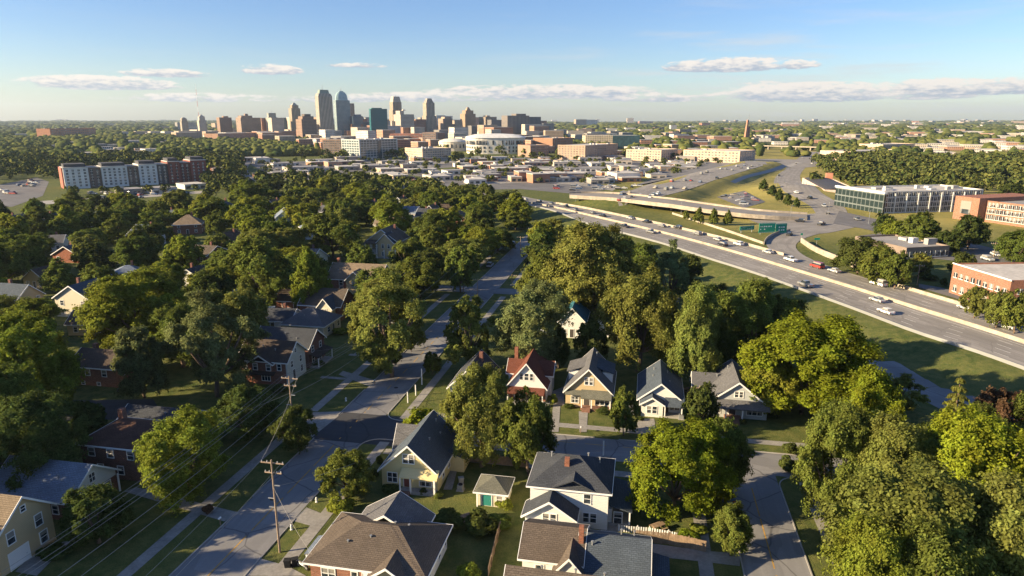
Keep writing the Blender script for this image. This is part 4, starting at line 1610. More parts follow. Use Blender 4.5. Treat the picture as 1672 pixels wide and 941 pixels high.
# hipped bungalow
H = House('house', 'hipped bungalow with grey blue roof and pinkish walls behind the dark roofed brick house', (-46, 157.0), FACE_ST, 9.5, 11, 'grey blue hipped bungalow')
H.body('side_cream', -4.75, 4.75, -5.5, 5.5, 3.0); H.hip_roof('roof_grey', -4.75, 4.75, -5.5, 5.5, 3.0, 3.2)
for u in (-3.6, -1, 2.4): H.win('L', u, .9, 1.1, 1.3)
H.win('F', -2, .9, 1.2, 1.3); H.win('F', 3.4, .9, 1.2, 1.3); H.door('F', 0.6, .2); H.done(); H.vents([(-2.5, .5, 4.6)])
# brick house with pale gable and dark valley roof
H = House('house', 'brick house with pale gable and white porch left of the big willowy tree', (-45.5, 171.5), FACE_ST, 9.5, 11.5, 'brick house left of the big willowy tree')
H.body('brick_red', -4.75, 4.75, -5.75, 5.75, 4.2, 'y', 3.4); H.gable_roof('roof_brown', -4.75, 4.75, -5.75, 5.75, 4.2, 3.4, 'y')
H.body('side_cream', -7.0, -4.5, -4.4, -.4, 4.2, 'x', 2.4); H.gable_roof('roof_blue', -7.0, -.8, -4.4, -.4, 4.2, 2.4, 'x')
H.win('L', -2.4, 2.4, 1.3, 1.4, 'double', off=-7.0); H.win('L', -2.4, .5, 1.3, 1.4, 'double', off=-7.0); H.win('L', 2.0, 2.2, .9, 1.4)
H.shed_roof('roof_light', -8.6, -4.8, -.2, 4.8, 1.9, 2.9, 'left'); H.deck(-8.4, -4.8, 0, 4.8, .4); H.post(-8.3, .2, .4, 1.9); H.post(-8.3, 4.6, .4, 1.9)
H.win('F', -2, 2.4, 1.0, 1.4); H.win('F', 2, 2.4, 1.0, 1.4); H.door('F', 0, .3); H.done(); H.chimney(1.0, 3.5, 6, 8.6)
# wide brown roof
H = House('house', 'wide house with long brown roof, chimney and dark gabled dormer beyond the big willowy tree', (-40.5, 200.5), FACE_ST, 10, 17, 'long brown roofed house')
H.body('brick_red', -5, 5, -8.5, 8.5, 4.3, 'y', 3.8); H.gable_roof('roof_tan', -5, 5, -8.5, 8.5, 4.3, 3.8, 'y')
H.body('side_tan', -6.2, -4.8, -3.5, 2.0, 4.3, 'x', 2.6); H.gable_roof('roof_tan', -6.2, -.6, -3.5, 2.0, 4.3, 2.6, 'x')
H.win('L', -.8, 2.2, 1.5, 1.4, 'double', off=-6.2); H.win('L', 4.2, 2.2, 1.2, 1.6); H.win('L', -6, 2.2, 1.2, 1.6); H.win('L', 4.2, .2, 1.2, 1.4)
H.win('F', -2, 2.3, 1.0, 1.4); H.win('F', 2, 2.3, 1.0, 1.4); H.door('F', 0, .3); H.done(); H.chimney(0.6, 7.2, 6.8, 9.6, 'brick_red'); H.vents([(-2.5, 6, 6.2)])
# ornate house with upper gallery
H = House('house', 'ornate pink timber house with brown roof and two tier white gallery among the trees', (-56.5, 259.0), FACE_US, 12.5, 12, 'ornate house with the gallery')
H.body('side_tan', -6.2, 6.2, -6, 6, 6.4, 'y', 4.4); H.gable_roof('roof_brown', -6.2, 6.2, -6, 6, 6.4, 4.4, 'y', 0.7)
H.gable_roof('roof_dark', -1.2, 5.4, -8.2, -2, 6.3, 3.2, 'y', 0.5); H.body('side_tan', -1.0, 5.2, -8.0, -6, 6.3, 'y', 3.0)
H.deck(-6.2, 6.4, -8.6, -6, .5); H.deck(-6.2, -1.1, -8.6, -6, 3.4); H.shed_roof('roof_brown', -6.6, -1.1, -9.0, -5.8, 5.8, 6.8)
for x in (-6, -3.6, -1.3, 1.6, 4.2, 6.2): H.post(x, -8.5, 0, 5.8 if x < -1 else 3.4, .14)
for u in (-4.6, -2.4): H.win('F', u, 3.7, .9, 1.6); H.win('F', u, .9, .9, 1.6)
for u in (1, 3.4): H.win('F', u, 4.0, .9, 1.5, off=-8.0); H.win('F', u, .9, .9, 1.5, off=-8.0)
H.door('F', -.4, .5, off=-6); H.done(); H.chimney(2, 3, 8, 11.6)

# ---- the row on the far side of the cross street
H = House('house', 'white gabled house with steep rust red roof, leftmost of the cross street row', (-0.8, 119.6), FACE_US, 7.2, 11, 'rust red roofed house')
gable_cottage(H, 'side_white', 'roof_red', 3.3, 4.4)
H.W('brick_red').box(-3.64, 3.64, -5.53, -5.49, -.3, 2.5)
for sg in (-1, 1):
    H.body('side_white', min(sg * 1.2, sg * 4.2), max(sg * 1.2, sg * 4.2), -1.6, 2.6, 4.4, 'x', 1.8); H.gable_roof('roof_red', min(sg * .4, sg * 4.2), max(sg * .4, sg * 4.2), -1.6, 2.6, 4.4, 1.8, 'x')
H.win('F', 0, 4.4, .75, 1.3); H.win('F', -.95, 4.4, .55, 1.3); H.win('F', .95, 4.4, .55, 1.3); H.win('R', .5, 3.0, .9, 1.2, off=4.2)
H.win('F', -1.8, .9, 1.0, 1.4); H.win('F', 1.6, .9, 1.2, 1.4); H.door('F', .1, .4)
H.shed_roof('roof_red', -3.6, 3.6, -7.4, -5.4, 2.35, 3.0); H.deck(-3.5, 3.5, -7.3, -5.56, .4); H.post(-3.3, -7.2, .4, 2.35); H.post(3.3, -7.2, .4, 2.35); H.post(0.9, -7.2, .4, 2.35)
H.win('R', -3.4, .9, .9, 1.2); H.win('R', 3.6, .9, .9, 1.2); H.done(); H.chimney(-3.4, 2.5, 4, 8.0, 'brick_red', .35)

H = House('house', 'tan gabled house with steep grey roof, red doorstep and paved front walk', (10.0, 117.0), FACE_US, 8.4, 11.5, 'tan gabled house')
gable_cottage(H, 'side_tan', 'roof_grey', 3.3, 4.3)
for sg, rf in ((-1, 'roof_grey'), (1, 'roof_blue')):
    a, b = sorted((sg * 1.6, sg * 4.15))
    H.W('side_white').box(a, b, -1.4, 3.6, 3.0, 5.5)
    H.shed_roof(rf, min(sg * .3, sg * 4.5), max(sg * .3, sg * 4.5), -1.7, 3.9, 5.45, 6.9, 'left' if sg < 0 else 'right')
H.win('F', -.36, 4.55, .62, 1.35); H.win('F', .48, 4.55, .62, 1.35)
H.win('F', -2.45, .85, 1.35, 1.3, 'double'); H.win('F', 2.6, .75, 2.5, 1.4, 'triple'); H.door('F', -.25, .5, 1.1, 2.0, 'door_dark')
H.shed_roof('roof_olive', -1.3, 4.3, -7.3, -5.7, 2.45, 3.6); H.shed_roof('roof_olive', -4.3, -1.32, -6.6, -5.7, 2.75, 3.4)
H.deck(-1.3, 4.2, -7.1, -5.78, .5, 'step'); H.steps(-1.0, .5, -7.1, 3); H.post(-1.1, -7.05, .5, 2.45); H.post(.7, -7.05, .5, 2.45); H.post(4.1, -7.05, .5, 2.45)
H.win('R', -4, .9, .9, 1.3); H.win('R', 0, .9, .9, 1.3); H.win('L', .8, 3.7, .9, 1.2, off=-4.15); H.win('L', -3.6, .9, .9, 1.3); H.done(); H.vents([(.8, 3.4, 7.4)])

H = House('house', 'low white cottage with dark blue roof and gabled porch, between tan and grey houses', (23.3, 114.6), FACE_US, 7.6, 12, 'dark blue roofed cottage')
gable_cottage(H, 'side_white', 'roof_blue', 2.7, 3.0)
H.body('side_white', -3.4, .4, -8.0, -6, 2.5, 'y', 1.2); H.gable_roof('roof_blue', -3.4, .4, -8.0, -3, 2.5, 1.2, 'y', .35)
H.shed_roof('roof_blue', .75, 4.1, -8.2, -5.9, 2.3, 3.2)
H.win('F', -2.0, .75, .75, 1.3, off=-8.0); H.win('F', -1.05, .75, .75, 1.3, off=-8.0); H.win('F', 2.5, .8, 1.7, 1.3, 'double'); H.door('F', 1.0, .3, off=-6); H.deck(.45, 3.9, -8.0, -6.06, .3); H.post(3.7, -7.9, .3, 2.3); H.post(.75, -7.9, .3, 2.3)
H.win('R', -2.5, .8, .8, 1.2); H.win('R', 2, .8, .8, 1.2); H.win('L', 0, .8, .8, 1.2); H.done(); H.vents([(-1.4, 0, 4.6), (1.3, 2, 4.8), (1.6, -2, 4.4), (-1.2, 3, 5)])

H = House('house', 'grey sided house with wide grey roof and white porch post, rightmost of the row', (35.3, 112.7), FACE_US, 10.2, 11.5, 'grey house with the wide roof')
gable_cottage(H, 'side_grey', 'roof_grey', 2.8, 4.0)
H.body('side_grey', -7.2, -5.0, -.5, 4.5, 2.8, 'x', 2.5); H.gable_roof('roof_grey', -7.2, -1.5, -.5, 4.5, 2.8, 2.5, 'x')
H.win('F', -.3, 4.0, .6, 1.1); H.win('F', .5, 4.0, .6, 1.1)
H.shed_roof('roof_grey', -5.3, 5.3, -7.6, -5.7, 2.45, 3.5); H.deck(-2.2, .6, -7.5, -5.8, .6, 'step'); H.steps(-1.8, .2, -7.5, 4); H.door('F', -.8, .6, 1.1, 2.0, 'door_dark')
H.post(-2.1, -7.4, .3, 2.45); H.post(.7, -7.4, .3, 2.45, .12); H.win('F', 3.0, .8, 2.6, 1.35, 'triple'); H.win('F', -3.7, .8, 1.6, 1.35, 'double')
H.win('R', -2.5, .8, .9, 1.2); H.win('R', 1.5, .8, .9, 1.2); H.win('L', 2, .8, 1.0, 1.2, off=-7.2); H.done(); H.vents([(-1.0, 3, 6.3), (-3, 1.5, 5.0)])

# ---- this side of the cross street
H = House('house', 'yellow gabled cottage with blue grey roof and tree shaded lawn in front', (-18.9, 88.4), FACE_US, 8.4, 11.5, 'yellow gabled cottage')
gable_cottage(H, 'side_yellow', 'roof_blue', 3.1, 3.9)
H.body('side_yellow', -4.35, -1.5, .6, 4.6, 3.4, 'x', 2.6); H.gable_roof('roof_grey', -4.35, -.8, .6, 4.6, 3.4, 2.6, 'x')
H.body('side_yellow', 4.18, 6.4, .5, 5.6, 2.5); H.shed_roof('roof_blue', 3.9, 6.8, .2, 5.9, 2.4, 3.5, 'right')
H.win('F', -.5, 4.2, .75, 1.35); H.win('F', .4, 4.2, .75, 1.35); H.win('F', -2.6, 1.0, 1.4, 1.45, 'double'); H.win('F', 2.4, .85, 1.75, 1.4, 'double', off=-5.76); H.door('F', -.35, .45, 1.0, 2.0, 'door_red')
H.shed_roof('side_yellow', -1.1, 4.5, -7.1, -5.7, 2.6, 3.5); H.post(-1.0, -7.0, .2, 2.6, .1); H.post(.55, -7.0, .2, 2.6, .1); H.post(4.1, -7.0, .2, 2.6, .13); H.deck(-1.1, 4.2, -7.0, -5.8, .4); H.steps(-.9, .5, -7.0, 3, 'step', .5)
H.win('R', -3, 1.0, .9, 1.3); H.win('R', 0, 1.0, .9, 1.3); H.win('R', 3, .9, .9, 1.2, off=6.4); H.done(); H.vents([(1.6, -1, 5.6), (2.2, 2.5, 4.9), (1.0, 4.2, 6.2)])

H = House('garden_shed', 'small garden shed with grey hipped roof and teal door on the lawn', (-5.0, 83.6), FACE_US, 4.3, 4.2, 'small garden shed', 'shed')
H.body('side_cream', -2.1, 2.1, -2.1, 2.1, 2.1); H.hip_roof('roof_olive', -2.1, 2.1, -2.1, 2.1, 2.1, 1.3, .35)
H.door('F', -.6, .1, 1.3, 1.8, 'door_teal'); H.win('F', 1.2, .7, .8, 1.0); H.post(-1.9, -2.4, 0, 2.05); H.post(1.9, -2.4, 0, 2.05); H.done()

H = House('house', 'white two storey house with dark hipped roof and low roofed side porch', (2.4, 79.6), FACE_US, 10.2, 8.6, 'white two storey house')
H.body('side_white', -5.1, 5.1, -4.3, 4.3, 5.4); H.hip_roof('roof_dark', -5.1, 5.1, -4.3, 4.3, 5.4, 2.6, .45)
H.gable_roof('roof_dark', -2.4, 3.6, -4.5, 0, 5.35, 1.4, 'y', .2, rake=False)
H.body('side_white', -5.3, 1.0, -7.0, -4.2, 2.9, 'y', 2.1); H.gable_roof('roof_dark', -5.3, 1.0, -7.0, -4.3, 2.9, 2.1, 'y', .45)
H.win('F', -2.6, 1.9, .75, 1.3, off=-7.0); H.win('F', -1.65, 1.9, .75, 1.3, off=-7.0)
H.win('F', 2.4, 3.6, .85, 1.3); H.win('F', 2.3, .9, .75, 1.3); H.win('F', 3.25, .9, .75, 1.3); H.win('R', -2, 3.5, .9, 1.3); H.win('R', 1.5, 3.5, .9, 1.3)
H.shed_roof('roof_blue', 5.0, 8.2, -3.6, 3.9, 2.5, 3.3, 'right'); H.deck(5.1, 8.0, -3.4, 3.6, .5); H.post(7.9, -3.3, .5, 2.5); H.post(7.9, 0, .5, 2.5); H.post(7.9, 3.4, .5, 2.5); H.win('F', 6.4, .5, 1.0, 1.6, off=-3.2); H.W('side_white').box(5.1, 5.6, -3.2, 3.4, .5, 2.5)
H.body('side_white', -3.0, 1.4, 4.28, 6.4, 2.6); H.shed_roof('roof_blue', -3.3, 1.7, 4.2, 6.8, 2.5, 3.4, 'back')
H.steps(1.3, 3.0, -4.3, 2, 'concrete'); H.done(); H.chimney(-.6, -1.4, 6.5, 8.3, 'brick_red', .32); H.vents([(-3, 1.2, 7.2), (2, 1.6, 7.3), (-2, -2.4, 6.2), (3.6, 1.2, 7.0)])

H = House('house', 'white sided house with brown left roof and blue grey right wing near bottom edge', (1.0, 66.4), FACE_US, 14, 8.2, 'house with brown and blue grey roofs')
H.body('side_white', -7, -.4, -3.2, 4.1, 3.1, 'x', 1.9); H.gable_roof('roof_brown', -7, -.4, -3.2, 4.1, 3.6, 1.9, 'x')
H.body('side_white', -.38, 7, -4.1, 4.2, 2.9, 'x', 2.4); H.gable_roof('roof_blue', -.38, 7.0, -4.1, 4.2, 2.9, 2.4, 'x')
H.gable_roof('roof_brown', -3.2, .2, -4.4, 1, 2.9, 2.0, 'y', .3); H.body('side_white', -3.2, .2, -4.4, -3.3, 2.8, 'y', 1.9)
H.win('F', -5, 1.6, .9, 1.1, off=-3.2); H.win('F', 3, 1.2, 1.2, 1.3, off=-4.1); H.win('R', 1.5, 1.2, 1.0, 1.2); H.win('L', 1, 1.4, 1.0, 1.2)
H.shed_roof('roof_blue', 6.9, 9.6, -3.5, 1.5, 2.4, 3.0, 'right'); H.post(9.4, -3.3, 0, 2.4); H.post(9.4, 1.3, 0, 2.4)
H.done(); H.chimney(-.5, -1.0, 4.6, 6.9, 'brick_red', .28); H.vents([(4, 2.2, 4.5), (5.5, 2.6, 4.2), (.8, -1.2, 4.8)])

H = House('house', 'dark brown shingled house at the bottom edge below the blue grey wing', (-0.9, 57.6), FACE_US, 13.5, 7.2, 'bottom edge brown roof')
H.body('side_white', -6.75, 6.75, -3.6, 3.6, 4.0, 'x', 2.8); H.gable_roof('roof_brown', -6.75, 6.75, -3.6, 3.6, 4.0, 2.8, 'x')
H.win('F', -3, 1, 1, 1.3); H.door('F', 0, .2); H.win('R', 0, 1, 1, 1.3); H.done(); H.vents([(0, 1.2, 6.1), (-3.5, .8, 6.3), (3, 1.6, 5.8)])

H = House('house', 'large brick bungalow with wide brown hipped roof and white right wall at the bottom edge', (-23.2, 67.4), FACE_US, 13.6, 9.2, 'large brown hipped bungalow')
H.body('brick_orange', -6.8, 6.7, -4.6, 4.6, 2.9); H.W('side_white').box(6.7, 6.76, -4.5, 4.6, -.2, 2.85)
H.hip_roof('roof_brown', -6.8, 6.8, -4.6, 4.6, 2.9, 2.6, .6); H.gable_roof('roof_brown', 1.0, 5.0, -5.6, -1, 2.8, 1.4, 'y', .5)
H.body('side_tan', 1.4, 4.6, -5.4, -4.78, 2.75, 'y', 1.2)
H.body('side_cream', -4.4, 4.0, 4.3, 6.9, 2.9, 'y', 2.5); H.gable_roof('roof_grey', -4.4, 4.0, 2.2, 6.9, 2.9, 2.5, 'y')
H.win('F', -4.6, .9, 1.6, 1.3, 'double'); H.win('F', -1.4, .9, .7, 1.3); H.door('F', .1, .2, 1.0, 2.0, 'door_white'); H.win('F', 3, .9, 1.6, 1.3, 'double', off=-5.4)
H.win('R', -2.6, .9, .9, 1.4, off=6.77); H.win('R', 1.4, .9, .9, 1.4, off=6.77); H.win('R', 3.8, .9, .7, 1.0, off=6.77)
H.shed_roof('roof_light', -8.6, -6.9, -2.6, 1.0, 2.2, 2.6, 'left'); H.post(-8.4, -2.4, 0, 2.2); H.post(-8.4, .8, 0, 2.2)
H.done(); H.vents([(-.5, -1.6, 4.6), (1.4, 1.4, 4.7), (3.2, 1.2, 4.7), (-3.0, -2.4, 4.2)])

# ---- others half hidden by trees
def simple(label, corner, rz, w, d, wall, roof, h, rise, kind='y', lm=None, wins=True, chim=True):
    H = House('house', label, corner, rz, w, d, lm)
    if kind == 'hip':
        H.body(wall, -w / 2, w / 2, -d / 2, d / 2, h); H.hip_roof(roof, -w / 2, w / 2, -d / 2, d / 2, h, rise)
    else:
        H.body(wall, -w / 2, w / 2, -d / 2, d / 2, h, kind, rise); H.gable_roof(roof, -w / 2, w / 2, -d / 2, d / 2, h, rise, kind)
    if wins:
        for face, span in (('F', w), ('L', d), ('R', d)):
            for k in (-.3, .3):
                H.win(face, span * k, .9, 1.0, 1.3)
                if h > 4.4:
                    H.win(face, span * k, 3.3, 1.0, 1.3)
        H.door('F', 0, .2)
    H.done()
    if chim:
        H.chimney(w * .12, d * .2, h + rise * .5, h + rise + 1.0, 'brick_dark', .35)
    return H


simple('small house with dark slate roof half hidden behind the olive corner tree', (-11.8, 119.0), FACE_US, 7, 11, 'side_grey', 'roof_dark', 3.2, 3.4, lm='slate roof behind the olive corner tree')
simple('narrow house with teal roof and white front deep between the big trees', (11.6, 158.0), FACE_US, 6.2, 10, 'side_white', 'roof_teal', 4.4, 3.2, lm='narrow teal roofed house')
simple('white walled house mostly hidden by trees right of the teal roof', (21.0, 158.5), FACE_US, 7.5, 10, 'side_white', 'roof_umber', 5.2, 3.0, lm='white house right of the teal roof')
simple('dark roofed house with pale blue gable among trees beside the frontage road', (60.5, 113.6), FACE_US, 8.5, 12, 'side_blue', 'roof_umber', 3.0, 3.6, lm='pale blue gable by the frontage road')
simple('sunlit tan hipped roof house surrounded by trees, upper left', (at(284, 384).x, at(284, 384).y), 0.3, 12, 11, 'brick_red', 'roof_tan', 4.5, 4.0, 'hip', lm='tan hipped roof among the left trees')
simple('pale blue house with light roof in a gap of the trees', (at(452, 372).x, at(452, 372).y), 0.35, 9, 11, 'side_blue', 'roof_light', 5.0, 3.5, lm='pale blue house in the tree gap')
simple('brown roofed house behind the ornate gallery house', (at(612, 384).x, at(612, 384).y), FACE_US, 12, 10, 'side_cream', 'roof_tan', 5.0, 3.6, 'x', lm='brown roof behind the gallery house')
simple('steep brown gabled house by the trees near the freeway curve', (at(688, 366).x, at(688, 366).y), FACE_US, 9, 10, 'brick_red', 'roof_brown', 5.0, 4.5, lm='steep brown gable near the freeway curve')
simple('white house beside the steep brown gable in the trees', (at(655, 364).x, at(655, 364).y), FACE_US, 8, 10, 'side_white', 'roof_light', 5.0, 3.0, 'x', lm='white house beside the steep brown gable')
simple('grey blue roofed house among the trees left of the gallery house', (at(498, 392).x, at(498, 392).y), 0.5, 11, 10, 'side_blue', 'roof_light', 4.5, 3.2, 'hip', lm='grey blue roof left of the gallery house')
simple('low mauve roofed house beside the tall narrow tree, upper left of the hipped bungalow', (at(452, 506).x, at(452, 506).y), FACE_US + .1, 11, 8, 'brick_red', 'roof_umber', 2.8, 2.2, 'x', lm='low mauve roof by the narrow tree')
simple('low white house with dark roof left of the grey blue hipped bungalow', (at(418, 540).x, at(418, 540).y), FACE_US + .1, 9, 8, 'side_white', 'roof_dark', 2.8, 2.0, 'x', lm='low white house left of the bungalow')
simple('low dark roofed house right of the long brown roof', (at(652, 478).x, at(652, 478).y), FACE_ST, 9, 12, 'brick_dark', 'roof_redbrown', 3.0, 2.4, lm='dark roof right of the long brown roof')
simple('small house with sunlit tan gable far behind the tree belt', (at(500, 346).x, at(500, 346).y), 0.3, 9, 9, 'side_cream', 'roof_tan', 4.6, 3.4, lm='sunlit tan gable behind the tree belt')
simple('small tan house at the left behind the sunlit brick house', (at(112, 548).x, at(112, 548).y), FACE_US + .2, 10, 8, 'side_tan', 'roof_brown', 3.0, 2.4, 'x', lm='small tan house at the left')
simple('small white house under the trees far left of the belt', (at(62, 412).x, at(62, 412).y), 0.3, 9, 9, 'side_white', 'roof_grey', 3.4, 2.6, 'x', lm='small white house under the left trees')
simple('grey roofed house in the dark trees left of the tan hipped roof', (at(180, 470).x, at(180, 470).y), 0.4, 10, 9, 'side_grey', 'roof_light', 3.4, 2.6, 'hip', lm='grey roof in the dark left trees')

_hr = random.Random(44)
_walls = ['side_white', 'side_cream', 'brick_red', 'side_tan', 'side_grey', 'brick_dark', 'side_pale']
_roofs = ['roof_grey', 'roof_brown', 'roof_dark', 'roof_tan', 'roof_umber', 'roof_light', 'roof_blue']
for px_, py_ in ((40, 470), (150, 520), (330, 470), (385, 520), (300, 440), (130, 430), (210, 405), (350, 405), (400, 420), (395, 370), (250, 366), (170, 372), (90, 378), (30, 384), (345, 352), (430, 352), (545, 362), (590, 350), (640, 345),
                 (715, 372), (735, 355), (470, 440), (30, 520), (760, 372)):
    p_ = at(px_, py_)
    wm, rm_ = _hr.choice(_walls), _hr.choice(_roofs)
    wn_ = {'side_white': 'white', 'side_cream': 'cream', 'brick_red': 'red brick', 'side_tan': 'tan', 'side_grey': 'grey', 'brick_dark': 'dark brick', 'side_pale': 'pale'}[wm]
    rn_ = {'roof_grey': 'grey', 'roof_brown': 'brown', 'roof_dark': 'dark', 'roof_tan': 'tan', 'roof_umber': 'umber', 'roof_light': 'light blue', 'roof_blue': 'slate blue'}[rm_]
    H_ = simple('', (p_.x, p_.y), _hr.choice([FACE_US, FACE_ST]) + _hr.uniform(-.05, .05), _hr.uniform(8, 10), _hr.uniform(9, 13), wm, rm_, _hr.choice([3.0, 4.8, 5.4]), _hr.uniform(2.4, 3.8), _hr.choice(['y', 'y', 'x', 'hip']))
    LATER.append((H_.r, f'{wn_} house with {rn_} roof', 'house'))
# ------------------------------------------------------------------ downtown towers and the blocks in front of them
class Tower:
    def __init__(self, label, x0, x1, ytop, ybase, color, mat_='facade_grid', split=0.2, phi=0.38, lm=None, name='tower', cat='tower', group='towers of the distant skyline'):
        p = at((x0 + x1) / 2, ybase)
        k = depth_of(p) / F_PX
        Wm = (x1 - x0) * k
        self.k, self.p = k, p
        self.w = Wm * (1 - split) / math.cos(phi)
        self.d = max(6.0, Wm * split / math.sin(abs(phi))) if split > 0 else 18
        self.h = z_at(p, ytop) - p.z
        self.rz = -math.atan2(p.x, p.y) + phi
        self.r = root(name, p, self.rz, label, cat, group, lm)
        self.col = (*color, 1)
        self.mat = mat_

    def y(self, py):
        return z_at(self.p, py) - self.p.z

    def part(self, name, mb, m=None, col=None, uv=True):
        o = mb.build(name, MATS[m or self.mat], self.r, uv=uv)
        o.color = (*(col or self.col[:3]), 1)
        return o

    def block(self, name='body', fx=1.0, fy=1.0, z0=-2.0, z1=None, ox=0.0, m=None, col=None):
        mb = MB()
        w, d = self.w * fx / 2, self.d * fy / 2
        mb.box(-w + ox * self.w, w + ox * self.w, -d, d, z0, self.h if z1 is None else z1)
        return self.part(name, mb, m, col)

    def taper(self, name, f0, f1, z0, z1, m=None, col=None):
        mb = MB()
        a = [(x * self.w * f0 / 2, y * self.d * f0 / 2) for x, y in ((-1, -1), (1, -1), (1, 1), (-1, 1))]
        b = [(x * self.w * f1 / 2, y * self.d * f1 / 2) for x, y in ((-1, -1), (1, -1), (1, 1), (-1, 1))]
        mb.prism(a, z0, z1, 0, b)
        return self.part(name, mb, m, col)

    def spire(self, z0, z1, r=0.5, ox=0):
        mb = MB()
        mb.tube([(ox, 0, z0), (ox, 0, z1)], [r, r * .35], 5)
        return self.part('spire', mb, 'metal', uv=False)

    def plant_room(self, fx=.4, fy=.5, hgt_=4.0, ox=0.1):
        return self.block('plant_room', fx, fy, self.h + .01, self.h + hgt_, ox, 'wall_paint')


tan_, brn, gry, pal = (.40, .315, .22), (.27, .175, .125), (.27, .26, .25), (.5, .45, .38)
B = 223
T = Tower('small domed tan tower left of the mast tower, far left of skyline', 297, 309, 192, B, (.36, .31, .25), lm='small domed tower'); T.block(z1=T.h * .8); T.block('crown', .8, .8, T.h * .8, T.h * .93); T.taper('roof', .8, .3, T.h * .93, T.h, 'wall_paint')
T = Tower('pale slim tower with pointed top beneath the tall red and white mast', 325, 339, 188, B, pal, lm='pale slim mast tower'); T.block(z1=T.h * .75); T.block('crown', .75, .75, T.h * .75, T.h * .93); T.taper('roof', .6, .05, T.h * .93, T.h * 1.03, 'wall_paint')
T = Tower('plain brown slab tower between the mast and the wide stepped block', 357, 380, 192, B - 1, brn, lm='plain brown slab tower'); T.block(); T.plant_room(.4, .5, 4)
T = Tower('wide brown stepped tower with small rooftop turret, left skyline', 389, 427, 190, B, (.30, .21, .16), lm='wide brown stepped tower'); T.block(fx=1, z1=T.h * .93); T.block('upper_block', .55, .7, T.h * .93, T.h * 1.03, -.15); T.block('turret', .15, .25, T.h * 1.03, T.h * 1.12, -.1)
T = Tower('small grey green stepped tower with a pointed finial', 437, 455, 184, B, (.3, .32, .3), lm='small grey green stepped tower'); T.block(z1=T.h * .8); T.block('crown', .78, .78, T.h * .8, T.h * .98); T.spire(T.h * .98, T.h * 1.12, .8)
T = Tower('low dark glass block just right of the grey green stepped tower', 456, 472, 194, B, (.16, .18, .2), 'facade_blue'); T.block(); T.plant_room(.5, .5, 3)
T = Tower('tall slim tan tower with stepped pyramid top, left of the tallest tower', 475, 493, 177, B + 1, tan_, 'facade_stripe', .25, lm='slim tan pyramid tower'); T.block(); T.block('upper_block', .74, .74, T.h, T.h * 1.1); T.taper('roof', .62, .08, T.h * 1.1, T.h * 1.2, 'wall_paint', (.3, .3, .27))
T = Tower('stout brown stepped tower with dark roof in front of the tallest tower', 486, 518, 193, 229, brn, split=.28, lm='stout brown stepped tower'); T.block(z1=T.h * .95); T.block('upper_block', .75, .75, T.h * .95, T.h * 1.08); T.block('crown', .42, .5, T.h * 1.08, T.h * 1.18, .03, 'wall_paint', (.12, .1, .09))
T = Tower('tallest skyline tower, grey stone with sloping dark top and thin spire', 519, 546, 158, B + 3, (.42, .375, .3), 'facade_stripe', .2, lm='tallest tower'); T.block(); T.taper('shoulder', 1.0, .84, T.h, T.y(153), 'facade_stripe'); T.taper('roof', .7, .6, T.y(153), T.y(147), 'wall_paint', (.2, .25, .22)); T.spire(T.y(147), T.y(137), .7, -2)
T = Tower('blue glass tower with domed crown, second tallest of the skyline', 548, 574, 164, B + 2, (.36, .42, .42), 'facade_blue', .16, lm='domed blue glass tower'); T.block()
mbd = MB(); seg = 14; rx, ry = T.w * .46, T.d * .46
for i_, (f0, f1, a0, a1) in enumerate(((1.0, .97, 164, 160), (.97, .86, 160, 155), (.86, .6, 155, 151), (.42, .36, 151, 149))):
    ring = lambda f: [(rx * f * math.cos(2 * math.pi * q / seg), ry * f * math.sin(2 * math.pi * q / seg)) for q in range(seg)]
    mbd.prism(ring(f0), T.y(a0), T.y(a1), 0, ring(f1))
T.part('dome', mbd, 'wall_paint', (.3, .42, .45)); T.spire(T.y(149), T.y(143), .8)
T = Tower('brown tower peeking out directly behind the domed blue glass tower', 568, 581, 169, B - 2, (.32, .23, .17), split=.1); T.block()
T = Tower('dark blue grey curved block below the domed glass tower', 574, 594, 190, B + 2, (.15, .18, .22), 'facade_blue', .2, lm='dark blue block'); T.block(); T.plant_room(.6, .6, 5)
T = Tower('pale grey old tower with stacked setbacks left of the teal glass slab', 594, 606, 192, B, (.42, .41, .38), split=.25); T.block(z1=T.h * .8); T.block('upper_block', .6, .6, T.h * .8, T.h)
T = Tower('teal green glass slab tower standing in front of the skyline centre', 605, 634, 178, 230, (.02, .12, .14), 'facade_glass', .09, .3, lm='teal glass slab tower'); T.block(); T.block('plant_room', .6, .7, T.h, T.h * 1.03, -.1, 'wall_paint', (.05, .16, .16))
T = Tower('tall tan stone tower with chamfered crown right of the teal slab', 637, 659, 167, B + 1, tan_, 'facade_stripe', .28, lm='tall tan chamfered tower'); T.block(z1=T.h * .78); T.block('shaft', .86, .86, T.h * .78, T.h); T.taper('crown', .8, .6, T.h, T.y(158), 'wall_paint', (.42, .36, .29)); T.spire(T.y(158), T.y(155), 1)
T = Tower('pale stepped office block with pointed gable right of the teal slab', 644, 677, 187, 226, (.45, .40, .33), split=.35, lm='pale stepped office block'); T.block(); T.block('upper_block', .3, .6, T.h, T.h * 1.15, -.28); T.taper('roof', .25, .05, T.h * 1.15, T.h * 1.22, 'wall_paint')
T = Tower('slender art deco tan tower with rounded shoulders, stands apart at skyline right', 690, 713, 180, B + 2, (.45, .37, .28), 'facade_stripe', .3, lm='slender art deco tower'); T.block(z1=T.h * .8); T.block('shaft', .82, .82, T.h * .8, T.y(168)); T.taper('crown', .7, .4, T.y(168), T.y(161), 'facade_stripe')
T = Tower('low brown block with paired arches right of the art deco tower', 716, 739, 194, B, (.34, .26, .2), split=.35); T.block(); T.block('plant_room', .7, .7, T.h, T.h * 1.1, .1, 'wall_paint')
